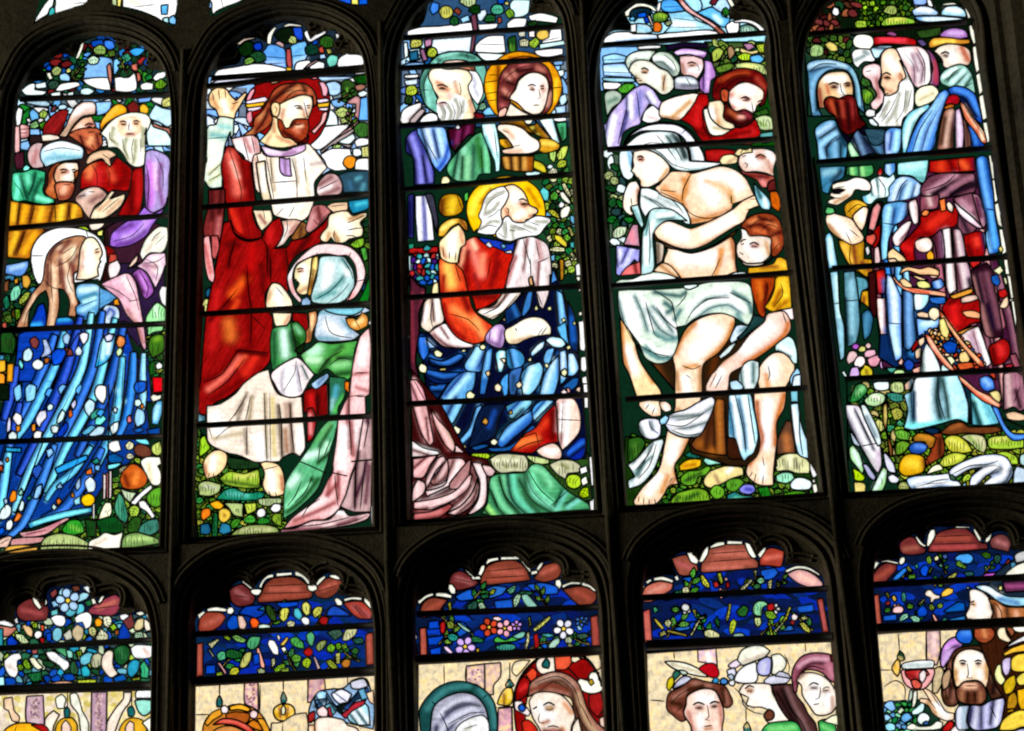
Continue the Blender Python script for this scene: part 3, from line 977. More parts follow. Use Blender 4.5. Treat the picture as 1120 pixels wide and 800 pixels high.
LIGHTS.append(('stained_glass_window_light', 'tall light with a red robed man blessing a kneeling woman in green', 'upper row of stained glass lights', '''
V 210 0 5
C 85 800 80 560 90 470 100 400 140 380 200 360 250 350 270 310 255 270 245 245 290 212 340 205 385 222 405 235 415 190 440 150 500 125 560 125 610 140 635 170 650 215 680 190 730 172 790 175 805 215 790 250 770 300 830 298 920 295 945 320 965 380 968 800
V 210 280 5
c 980 300 985 430
V 210 430 5
c 985 300 985 740 @210,430,5 600 762 40 800
V 210 430 5
c 20 500 35 200 @210,280,5 45 600 60 300 @210,140,5 60 400
N tree_and_sky
V 210 0 5
R 9cf 80 330 80 800 600 800 600 330
R 234 90 100 1000 100 1000 420 90 420
R bdf 690 420 990 420 990 800 640 1000
F 21 9 2.4 def,8bf,fff,acf 80 480 300 480 300 800 80 800
F 22 9 2.4 def,8bf,fff,acf,bd8 700 440 970 420 970 800 700 800
P 6ae 400 270 420 245 500 260 515 330 515 395 430 380 400 350 380 300
s acf 3 .8 410 340 500 350
P 7be 530 270 560 240 620 225 640 280 620 330 560 400 545 370
s bdf 3 .8 560 340 620 320
l 1 400 310 515 320
l 1 410 350 515 345
l 1 540 310 625 300
P fff 115 420 140 385 250 365 330 350 430 355 520 380 520 405 330 420 115 428
P fff 560 390 570 345 640 330 660 350 600 390
P fff 640 365 680 335 725 345 725 375 650 382
P fff 790 340 830 300 920 300 940 320 940 358 860 365 800 370
P ffe 410 240 415 190 450 150 465 150 440 195 432 245
P ffe 500 140 530 128 600 138 600 150 540 145 505 152
P fff 610 180 630 165 650 215 680 190 730 172 740 180 690 210 645 232 625 215
P fff 780 185 800 183 808 205 790 215
P dcb 245 245 290 212 345 205 345 215 295 225 262 248
P 121 450 195 480 160 540 150 560 200 530 240 480 225
P 25c 550 150 600 150 610 200 600 225 565 210
P cd8 525 225 540 195 570 205 570 240 540 240
P caa 450 240 475 225 505 245 500 265
P 131 250 270 300 225 340 240 330 290 280 310
P 14b 340 240 375 230 385 265 360 280 335 262
P 253 315 300 360 280 400 300 405 330 360 345 330 330
P 8b5 285 330 320 312 345 330 325 350 290 358
P 143 620 260 660 230 690 260 695 290 650 305 625 295
P 15b 655 230 685 215 690 240 665 250
P 362 700 215 735 195 775 215 770 260 730 265 700 245
P c54 690 265 715 250 725 290 700 290
P cc6 730 270 755 265 770 290 745 300
P bdf 695 300 725 295 735 320 700 325
P 7cb 735 330 760 300 800 310 790 355 750 370
P caa 600 390 640 350 700 320 690 335 650 360
P b55 515 270 540 265 548 370 530 380 515 340
P fff 690 410 730 390 830 380 860 390 840 410 700 420
P fff 870 385 900 375 960 375 955 400 890 408
P eef 100 460 140 440 350 425 360 440 300 465 220 478 110 475
P bdf 720 460 780 445 815 470 810 510 770 525 725 500
P 352 820 450 850 435 890 460 905 520 880 535 830 540 815 500
s 7b4 2.5 .7 850 490 865 520
P a76 890 470 930 460 955 475 930 495 900 495
P 151 880 420 960 405 965 460 900 455
P eff 905 510 940 495 965 510 940 530 915 530
P 8be 760 550 820 540 840 570 810 590 770 580
P 7bf 910 550 960 530 965 660 910 660
P cd8 780 610 820 585 855 600 840 640 800 640
P cd8 810 650 850 640 855 670 815 680
P eff 705 640 760 600 790 630 800 690 710 690
P 9cf 700 690 800 685 790 700 710 700
P c99 845 560 900 525 920 540 915 620 905 680 880 710 820 760 760 800 745 790 800 740 870 690 895 640 840 625 845 612 895 620 895 570 860 570
P 473 885 700 920 670 960 680 965 740 930 755 895 735
P fff 640 800 700 700 780 700 840 700 760 770 720 800
V 210 140 5
P fff 640 50 700 0 860 -20 850 0 700 120 650 105
P baa 700 130 780 65 880 5 890 15 820 75 790 80 880 95 860 110 780 90 710 140
P eff 810 70 880 30 895 55 860 90 800 80
P fff 890 75 920 55 970 60 968 90 900 105
P fff 700 150 760 115 865 115 870 160 840 200 850 230 780 235 740 215 725 180
P eff 880 115 920 115 930 150 900 160 880 150
P ee9 925 105 965 100 968 160 930 160
P e92 825 190 850 155 890 160 900 195 870 225 840 215
P fff 900 175 968 165 968 235 890 230
P 356 800 260 850 240 968 235 968 350 830 355 815 300
s 6ab 2.5 .8 900 280 920 270
s 6ab 2.5 .7 940 310 930 340
s 479 2.5 .7 860 300 870 330
P 28a 855 400 965 385 965 440 880 470 860 440
s 5cd 2.5 .7 900 420 950 410
P 252 870 620 940 500 965 480 965 800 940 800 930 700 850 640
F 23 6 1.2 252,373,8a3,264 860 640 960 500 965 760 940 760
Y 5a4 15 40 4 @210,0,5 800 560
Y 8b4 15 100 4 @210,0,5 880 700
Y 6a4 14 60 4 @210,430,5 230 420
N ground
V 210 430 5
R 252 20 180 80 260 190 340 370 380 520 600 500 700 480 760 600 800 20 800
F 24 6 1.3 583,8b3,ac4,4a5,cc5,6a4 30 200 80 280 500 560 500 780 20 780
P ad3 40 300 45 250 70 230 85 270 100 300 60 340 40 350
P 8bc 35 90 70 75 75 150 35 160
s 134 3 .7 40 110 70 140
P 242 190 350 300 365 370 385 370 410 210 415
P ac4 150 470 200 430 290 440 360 415 370 440 370 520 280 520 180 500
s dd7 3 .8 240 460 340 450
s 462 2.5 .8 160 480 360 510
P bc8 35 500 80 480 160 500 150 540 100 565 40 560
s ccb 2.5 .7 70 510 130 520
P 297 130 580 180 530 230 520 290 545 370 540 400 550 380 580 250 590
s 6cb 3 .8 200 550 300 560
P bc8 170 600 240 600 280 605 280 680 230 670 200 630
P bc9 360 580 400 575 490 575 490 600 420 620 370 610
P cd5 285 605 350 600 350 640 300 665
P fb2 95 605 140 588 175 615 160 635 120 632
P e82 48 670 60 635 100 632 100 670 60 698
P ec5 145 670 150 640 180 630 210 650 205 690 170 710 150 695
s 962 2 .9 178 668 180 670
P fff 352 655 365 635 390 630 405 655 390 680 362 680
P fff 425 635 450 605 485 610 485 640 450 655
P 5a3 210 720 230 690 270 690 250 730 220 745
P 5b4 280 690 320 665 350 690 340 710 290 710
P 393 350 710 380 680 420 690 430 710 380 720
P 274 110 720 120 650 140 660 140 790 110 790
P 268 45 720 90 710 105 750 90 775 45 770
P 38a 145 760 160 710 205 720 215 760 170 775
P 9a6 200 790 240 750 300 725 400 720 470 740 475 765 300 800
s cc9 2.5 .7 270 750 430 745
P 8a3 435 690 450 660 490 660 490 730 460 720
V 210 280 5
P ee9 60 260 75 235 100 240 95 310 70 310
P 268 75 190 100 170 105 220 75 230
P fff 965 360 980 350 992 365 980 382 965 375
P 268 930 180 960 130 970 190 940 240
V 210 140 5
P 8b3 860 640 900 610 940 600 940 640 900 660
P 5a4 920 660 950 650 960 720 940 730
P 496 560 540 620 500 640 520 600 600
N nimbed_man|robed man with a crossed red halo, right hand raised in blessing
S halo
V 210 0 5
P 911 300 660 305 560 330 490 390 430 460 400 520 390 620 395 690 430 740 480 755 560 745 640 700 740 640 800 600 840 400 740 330 700
P fab 290 560 310 510 335 480 345 495 325 540 315 560
P fbb 330 460 370 430 410 420 400 450 350 465
P fda 425 440 450 412 485 425 480 450 435 460
P ffd 488 440 490 405 520 403 520 440
P fc3 520 440 515 370 545 370 548 440
P ffd 550 440 550 403 585 410 580 442
P f9a 635 410 665 395 695 415 680 435 645 430
P fbc 690 450 720 450 745 490 735 530 715 525 705 480
P fef 290 555 400 530 415 545 400 560 300 572
P fc3 290 572 395 558 390 580 300 590
P fef 300 592 390 580 370 600 310 612
P fef 680 545 740 540 755 555 690 565
P fc3 685 568 752 560 748 585 690 590
P fef 690 592 748 588 740 605 700 605
P fab 300 620 325 605 330 660 310 680 300 660
P fbb 715 620 742 610 730 660 700 700 670 735 650 720 700 670
S neck
P feb 350 790 430 700 440 600 560 720 600 760 630 800 @210,140,5 600 90 500 110 420 100 370 70 350 10
s c86 3 .7 470 750 560 790
s b75 3 .7 440 640 450 720
s c97 2.5 .7 400 800 430 740
S hair
V 210 0 5
P a53 280 740 330 700 340 650 380 610 410 560 430 520 450 490 490 465 550 455 620 460 660 490 680 530 680 570 665 590 660 530 600 520 540 540 500 560 480 570 450 560 430 580 430 620 440 660 410 700 380 720 340 740 300 760
s d96 3.5 .8 520 500 600 480
s 411 3.5 .9 430 560 500 500 560 460
s c75 3 .8 590 500 640 510
s 411 3 .8 600 460 620 500
s d96 3 .8 370 650 400 620
s 511 3 .8 340 720 380 680 420 600
s c85 2.5 .8 300 740 330 715
l 1.2 500 555 560 500 630 500
l 1 350 720 400 650 415 590
l 1 450 550 500 510 560 490
S face
P fec 440 590 480 570 500 560 540 540 600 520 650 530 660 560 655 600 640 640 620 690 600 720 550 735 500 700 480 660 440 630
s fff 6 .8 560 580 540 620
s fff 4 .8 625 560 620 600
s c86 2.5 .7 500 600 490 660
s c97 2.5 .6 640 580 635 650
P fda 432 580 450 560 478 570 480 610 470 640 445 635 435 610
l 1 450 580 465 600 455 620
l 1.6 555 585 575 578 600 582
l 1.2 565 595 585 590 605 598
s 633 2.2 .9 585 592 595 592
l 1.4 625 580 645 578
l 1.2 630 592 645 590
l 1.2 612 560 625 610 632 640 615 648
s b75 2.2 .7 608 600 615 640
S beard
P a42 468 650 490 660 510 700 530 700 545 670 560 655 600 650 635 655 640 700 625 760 610 800 580 790 540 760 500 750 480 720 470 690
s d86 3 .8 560 705 580 720
s 411 3 .9 500 720 540 750 590 775
l 1.5 562 680 580 684 608 676
s fca 2.2 .9 575 694 600 690
s 311 2.5 .9 545 690 560 672
l 1 520 730 560 745
P 611 580 790 640 740 @210,140,5 640 40 630 80 600 85 580 75
S hand
V 210 0 5
P fda 90 540 105 500 140 480 190 490 210 520 240 550 290 505 300 515 270 570 240 620 235 650 150 640 130 600 100 580
s fff 4 .7 170 560 190 610
s c85 2.5 .7 110 540 140 590
s c85 2.5 .7 240 560 220 600
l 1.2 120 550 110 505
l 1.2 150 545 145 488
l 1.2 185 540 180 492
l 1 215 570 260 560
S sleeve
P ded 90 690 130 680 150 640 230 650 225 740 210 760 @210,140,5 210 20 180 100 170 170 165 325 100 330 75 300 60 260 80 180 80 60
s 7bb 4 .8 110 740 200 750
s 8cc 3 .7 150 690 210 700
V 210 140 5
s ffe 8 .8 120 110 110 230
s cc9 3 .7 90 300 170 240
s bb8 2.5 .7 95 250 160 200
l 1 90 260 165 190
l 1 90 290 165 250
l 1 85 60 200 50
S tunic
P fed 370 90 400 150 500 150 600 90 640 90 700 160 740 220 700 260 670 300 670 390 640 480 600 510 450 480 430 420 400 380 350 340 330 180 340 100
s fff 9 .9 580 170 640 330
s fff 8 .9 500 250 520 450
s c98 3 .7 350 170 370 300 400 390
s ba8 2.5 .7 430 170 450 340
s ba8 2.5 .7 560 170 580 300
s baa 2.5 .7 650 200 720 190
s dc9 3 .6 620 240 640 360
l 1.2 405 155 430 290 450 400
l 1.2 430 170 440 300
l 1.2 545 165 570 270 575 390
l 1 610 160 625 300
l 1.3 670 110 730 190
l 1.3 440 300 570 290
l 1.3 345 100 370 230 380 330 400 390
l 1 460 480 500 440
l 1 530 490 560 430
P dbd 375 95 440 115 510 125 560 105 620 90 620 120 560 150 500 158 410 150
s fef 3 .7 400 120 480 135
s 969 2.5 .7 500 150 560 130
P cad 478 160 520 170 535 165 540 230 545 265 500 260 480 230
s 757 2 .7 510 180 510 250
P fdd 215 60 260 50 330 40 360 60 370 90 375 140 340 150 330 190 300 190 280 150 240 120
s fff 4 .8 250 90 300 150
s b77 2.5 .8 290 60 320 130
s b77 2.5 .7 340 60 360 130
l 1.2 280 60 310 180
l 1.2 325 45 345 140
P edb 350 190 400 180 410 280 435 400 390 400 370 330
s fff 3 .8 385 220 395 340
P fec 340 470 330 450 380 450 430 450 440 500 410 540 380 565 360 530
s 944 2.5 .8 370 480 400 520
l 1 390 450 400 500
P dba 480 510 560 500 600 510 590 560 540 590 500 640 450 660 480 600
s fff 3 .6 520 550 490 620
s a66 2.5 .7 580 530 540 570
l 1 520 510 520 560 500 600
P 963 540 600 600 510 640 530 620 590 560 620
s 532 2.5 .8 600 540 590 600
P caa 680 350 690 300 740 250 790 255 820 300 820 350 790 375 700 380
s 855 3 .8 700 310 760 270
s 855 3 .8 710 370 800 330
s fee 3 .8 690 350 760 320
l 1.2 690 340 790 290
P b77 620 560 660 430 700 420 740 430 760 460 720 510 680 550 640 575
s 622 3 .8 690 440 700 500
s daa 3 .7 660 480 640 550
l 1.2 660 500 690 530 740 470
P eca 735 430 770 410 850 405 850 450 790 470 760 455
l 1 760 430 840 420
S robe
V 210 140 5
P 911 190 100 230 110 280 170 320 190 330 260 340 340 345 400 330 450 350 530 380 570 380 600 300 610 230 570 200 500 190 420 175 380 170 300 160 200
s e76 6 .9 210 150 240 260 250 350
s fba 3 .9 220 190 250 270
s 600 3.5 .9 320 210 325 380
s d32 4 .8 215 450 260 560
s 700 3 .7 270 180 290 320
l 1.2 200 110 240 230 270 350 265 400
l 1.2 320 200 335 300 350 390
l 1.2 200 440 230 550 290 600
P 911 175 520 210 510 240 590 310 620 380 600 400 560 440 510 480 490 500 560 480 620 450 660 520 650 540 620 620 600 660 570 720 520 750 470 740 560 700 630 600 680 540 740 @210,280,5 520 130 530 200 440 150 400 210 410 290 440 340 430 560 420 590 380 630 300 690 200 770 120 810 80 870 40 860 35 760 45 700 60 500 80 300 110 150 130 50
s 600 4 .9 @210,140,5 400 600 420 700 420 800
s c22 5 .8 @210,140,5 430 560 420 620
s 600 4 .8 @210,140,5 190 640 250 640
s 700 4 .8 @210,140,5 500 650 520 780
s 500 4 .9 @210,140,5 640 600 560 700
s b11 6 .8 @210,140,5 330 660 320 760
s 600 3.5 .8 @210,140,5 220 620 200 760
l 1.6 @210,140,5 380 600 410 650 410 790
l 1.4 @210,140,5 240 600 210 700 200 760
l 1.4 @210,140,5 510 640 520 720 530 790
l 1.4 @210,140,5 230 570 300 620 380 600
V 210 280 5
s e62 5 .8 290 130 220 210
s e52 3 .7 250 250 220 300
s d73 7 .8 200 370 210 440
s 700 4 .8 300 100 310 280 320 500
s 600 3.5 .8 380 50 390 200
s c22 5 .7 140 200 110 500
s 600 3 .8 200 250 100 350
s 700 3.5 .8 70 680 160 640 240 540
s e76 3.5 .9 90 730 180 660 260 560
s e64 3 .8 250 600 290 550
s d32 5 .8 350 550 290 640
s 500 3 .9 250 520 400 540
s 700 3 .8 110 790 280 680
l 1.6 430 10 430 150
l 1.4 300 50 310 200 325 300 320 480
l 1.2 320 320 400 400
l 1.4 60 690 160 650 250 520 300 520 420 530
l 1.4 90 760 190 690 290 560
l 1.2 160 290 250 180
P 911 550 310 630 315 640 420 620 440 580 380 550 350
P 811 615 740 740 700 745 800 @210,430,5 745 120 680 130 640 120 610 100 610 50
s d22 4 .7 @210,430,5 650 20 660 90
s 400 3 .8 @210,430,5 690 20 690 110
l 1.2 @210,430,5 680 -10 685 120
V 210 140 5
P 833 90 340 180 335 180 420 165 560 150 640 130 710 100 750 60 560 75 480 90 430
s 411 3 .8 110 350 110 500
s c77 3 .7 150 500 140 580
s 411 3 .8 160 350 150 460
P fbb @210,280,5 65 -100 95 -110 110 0 125 110 115 150 90 130 70 50
s c66 2.5 .8 @210,280,5 70 -60 100 90
P c66 @210,280,5 105 -110 140 -110 150 -50 130 20 110 10
V 210 140 5
P a22 @210,430,5 630 90 660 80 680 150 660 250 630 270
s e99 2.5 .8 @210,430,5 645 120 650 220
S hand
V 210 140 5
P fec 700 600 715 570 740 540 750 480 790 460 850 455 880 480 930 465 958 465 955 485 920 520 935 550 930 590 900 600 860 610 830 630 780 625 760 600 740 625 710 620
s fff 7 .9 800 520 850 560
s b85 2.5 .9 860 500 930 480
s b85 2.5 .9 780 580 800 620
s c96 2.5 .8 750 580 740 610
l 1.2 850 520 900 500 950 475
l 1.2 850 560 900 550 935 550
l 1.2 840 590 880 590 900 600
l 1.2 780 560 775 600 790 620
S dress
V 210 430 5
P fed 80 180 80 70 150 60 240 0 @210,280,5 280 700 360 640 420 620 440 700 480 760 600 770 @210,430,5 610 150 620 300 590 350 550 330 490 360 480 375 400 380 340 378 300 360 250 340 200 330 110 290 85 260
s fff 8 .9 370 250 390 340
s fff 8 .9 130 130 160 230
s 987 2.5 .8 240 120 300 0
s 876 2.2 .8 250 150 280 60
s a97 2.5 .8 310 170 330 20
s a97 2.5 .8 400 10 410 350
s dc8 3 .8 440 30 450 340
s 765 3 .9 470 70 495 350
s 754 3 .9 535 60 550 330
s cb9 3 .8 120 250 270 220
s b98 3 .7 510 60 515 140
s a75 3 .8 510 200 520 320
s 987 2.5 .8 290 200 300 330
s fff 5 .9 590 200 590 300
l 1.3 300 10 240 110 200 160
l 1.3 320 20 300 120 290 160
l 1.3 395 0 400 160 410 370
l 1 425 0 430 370
l 1.6 475 60 490 180 490 350
l 1.6 540 60 540 150 560 330
l 1.3 300 180 300 340
l 1 130 250 200 190 270 180
l 1 90 180 110 250
S foot
P fda 60 410 70 360 110 320 150 312 190 335 185 400 140 450 80 470
s fff 5 .8 120 360 110 410
s b75 2.5 .8 70 400 80 440
l 1 90 460 95 440
l 1 115 462 120 440
P fda 372 385 400 375 470 390 500 440 505 550 470 565 430 565 400 540 385 500 395 440
s fff 6 .9 430 440 440 520
s b75 2.5 .8 490 460 495 530
l 1.2 420 540 430 560
l 1 455 545 462 562
l 1 390 420 470 400
N kneeling_woman|kneeling woman in a pale blue headcloth, green sleeves and pink mantle
S halo
V 210 140 5
P fdd 530 790 560 740 620 680 680 640 760 632 850 645 910 690 945 760 @210,280,5 950 100 930 170 890 230 850 250 835 220 870 200 900 140 890 50 850 0 @210,140,5 800 700 740 690 680 695 @210,280,5 620 20 570 50 550 120 570 200 600 240 590 260 540 200 520 120
s d99 2.5 .7 @210,280,5 550 90 550 200
s fff 4 .8 @210,280,5 540 110 550 50
s f99 3 .7 @210,280,5 850 240 880 210
l 1.2 @210,280,5 850 20 870 -20
l 1.2 @210,280,5 680 -20 700 20
l 1.2 @210,280,5 900 140 945 130
l 1.2 @210,280,5 880 190 850 250
S face
V 210 280 5
P feb 560 80 575 50 620 20 670 0 660 60 650 120 640 200 600 215 570 190 585 150 560 130
s fff 5 .8 610 60 610 130
s b86 2.5 .7 580 200 640 170
l 1.6 572 76 590 68 610 70
l 1.3 578 88 600 84
s b75 2.4 .8 584 82 604 80
l 1.2 556 128 574 130
S veil
P c94 660 10 690 0 690 60 670 140 650 220 630 215 640 150 650 80
s fe9 2.5 .9 680 20 660 120
s 741 2 .8 665 80 650 180
P bdd 700 10 740 0 830 5 850 30 880 80 890 160 870 200 840 240 780 265 660 255 650 220 680 120
s fff 7 .9 750 60 730 180
s 599 3.5 .8 700 220 800 150 850 90
s 6aa 3 .8 680 230 780 200
s fff 4 .8 830 40 850 100
s 599 3 .8 820 20 850 60
l 1.2 670 240 760 190 830 110
l 1.2 820 10 870 90 880 130
l 1 740 260 810 210 860 150
P cde 700 300 740 290 860 330 910 300 940 280 980 300 900 330 840 340 850 370 890 410 920 430 880 460 760 470 690 465 670 440 680 360
s fff 7 .9 740 380 800 430
s 7ab 3 .8 700 310 880 310
s 7ab 3 .8 690 450 800 455
s 7ab 2.5 .8 820 350 870 410
P 8cd 720 285 870 285 940 280 930 300 880 325 790 320 730 300
P 9bd 600 240 630 225 650 250 640 280 600 280
l 1.2 730 330 760 420 880 450
S hair
P c85 635 310 680 300 685 350 660 420 650 470 620 480 615 430 640 380
s fda 2.5 .9 660 330 650 400
s 742 2 .8 640 390 640 450
P d94 840 345 880 340 900 350 930 310 960 330 960 380 930 400 900 410 860 390
s fd9 3 .9 890 375 930 350
l 1 890 350 920 400
S hand
P fec 405 240 415 190 440 150 480 155 520 200 545 240 552 280 540 300 430 300 405 280
s fff 5 .9 470 200 480 260
s c96 2.5 .7 415 250 430 200
l 1 460 170 500 220
P fec 440 310 545 312 540 350 520 385 460 385 445 345
s c86 2.5 .7 530 330 510 370
S sleeve
P 495 440 400 520 380 540 350 560 450 570 520 580 550 520 580 440 630 430 560
s dfe 5 .9 500 420 510 540
s 253 3.5 .9 545 420 560 520
s 253 3 .8 450 420 450 600
P 373 540 370 570 360 620 410 620 470 590 530 570 500 555 440
s 8c9 3 .8 570 390 590 420
s 131 3 .8 590 500 560 450
P 5a5 590 540 650 500 690 470 760 480 880 465 910 460 890 520 880 600 870 660 850 680 790 660 740 620 690 650 660 640 620 590
s cfd 6 .9 650 530 690 510
s cfc 5 .8 640 570 690 570
s 242 4 .8 700 640 740 580 820 500
s 6b5 4 .8 780 560 860 500
s 242 4 .8 800 560 870 560
s 9d9 4 .8 780 600 850 590
s 242 3 .8 790 650 860 640
l 1.4 690 640 740 570 820 520
l 1.3 750 600 810 560 870 570
P 131 560 520 620 470 600 540
P fee 430 650 480 600 570 555 600 570 670 650 640 690 600 760 550 775 490 760 450 700
s 899 2.5 .8 600 600 630 670
s aab 2.5 .7 500 620 490 700 500 750
s fff 7 .9 540 640 540 720
s aab 2.5 .7 570 600 590 740
l 1 570 570 560 640 500 740
l 1 600 600 640 680
l 1 575 600 600 740
P bdf 650 700 690 670 740 640 750 660 720 700 680 730 660 720
s 579 2.5 .8 690 700 730 660
S mantle
P 375 750 660 840 670 850 690 @210,430,5 830 30 800 80 800 120 750 125 750 40
s 5ab 3.5 .9 790 720 780 770
s 9cc 3 .8 @210,430,5 770 40 760 90
s 6c6 3 .8 @210,430,5 830 20 780 100
P e82 835 685 860 690 860 750 835 730
V 210 430 5
P 6b8 500 600 510 500 540 440 590 370 640 300 700 200 750 150 800 150 780 240 760 300 740 380 720 440 690 520 640 580 560 650 500 690
s dfe 5 .9 620 350 680 330
s dfe 5 .9 540 500 570 460
s 252 3 .9 700 290 760 180
s cfd 3.5 .9 720 330 740 280
s 141 3 .9 690 380 750 330
s 252 3 .9 560 580 660 470
s afc 3 .8 520 620 640 500
s 252 3 .9 520 650 600 590 690 470
s 7b7 3 .8 680 260 750 170
s 5a6 3 .7 700 220 650 300
L 1.6 590 375 650 400 735 440
l 1.4 600 480 560 570 520 620
l 1.3 660 450 620 540 560 600
l 1.3 700 290 690 370
l 1.3 760 250 720 350
P 172 @210,280,5 970 100 940 190 900 260 960 270 975 200
S cloak
P fcc @210,280,5 970 390 980 500 975 620 970 760 @210,430,5 950 20 950 130 900 370 870 450 840 560 800 640 730 690 660 700 600 720 520 740 500 740 550 680 630 620 700 560 740 480 770 430 770 380 790 250 800 140 830 60 860 0 @210,280,5 880 590 920 440
s fff 5 .8 @210,280,5 940 480 930 580
s b77 2.5 .8 @210,280,5 880 650 960 640
s b77 2.5 .8 @210,280,5 900 720 960 740
s 955 3 .9 860 0 850 130 860 300
s fff 6 .9 830 200 820 400
s 833 3 .8 800 440 800 580
s fee 5 .9 900 160 900 260
s 944 3 .8 870 160 880 340
s b66 3 .8 760 440 740 560
s fee 4 .9 730 580 600 650
s 944 3 .8 560 700 700 640 780 600
s 944 3 .8 740 560 790 500
s c77 3 .7 540 720 700 690
l 1.5 860 0 860 140 870 280 870 340
l 1.4 800 150 770 400 750 450
L 1.6 760 435 850 455
L 1.4 860 120 950 125
l 1.2 850 20 950 10
l 1.4 780 450 790 550 800 620
l 1.3 700 580 640 620 600 680
l 1.3 @210,280,5 890 640 960 640
l 1.3 @210,280,5 900 770 960 770
P caa 900 370 940 130 985 100 985 380 980 600 985 650 880 650 810 620 840 560 870 460
s 412 3 .9 930 200 900 400 890 620
s dbb 4 .8 860 500 850 600
s 413 3 .9 960 130 950 400 900 560
s fdd 3 .8 940 180 920 300
s 634 3 .8 970 400 950 600
s dbb 3 .8 960 200 960 350
L 2 870 375 985 365
l 2.2 895 380 890 640
l 1.6 945 380 920 640
l 1.5 970 140 940 300
P dbb 480 765 490 745 560 740 650 700 750 690 800 640 830 640 860 670 960 655 980 660 960 690 880 720 760 740 600 755
s fff 3 .8 790 650 840 660
s 734 3 .8 800 720 900 690
s fdd 3 .7 640 730 760 710
s 845 3 .8 500 750 700 740
l 1.4 600 730 720 715 860 680
l 1.2 700 740 860 710 960 670
P fff 978 620 990 608 1005 615 1005 720 990 728 980 715
V 0 0 1
B 232 86 403 74
B 225 95 403 76
B 222 227 404 213
B 220 344 406 332
B 216 466 408 455
'''))
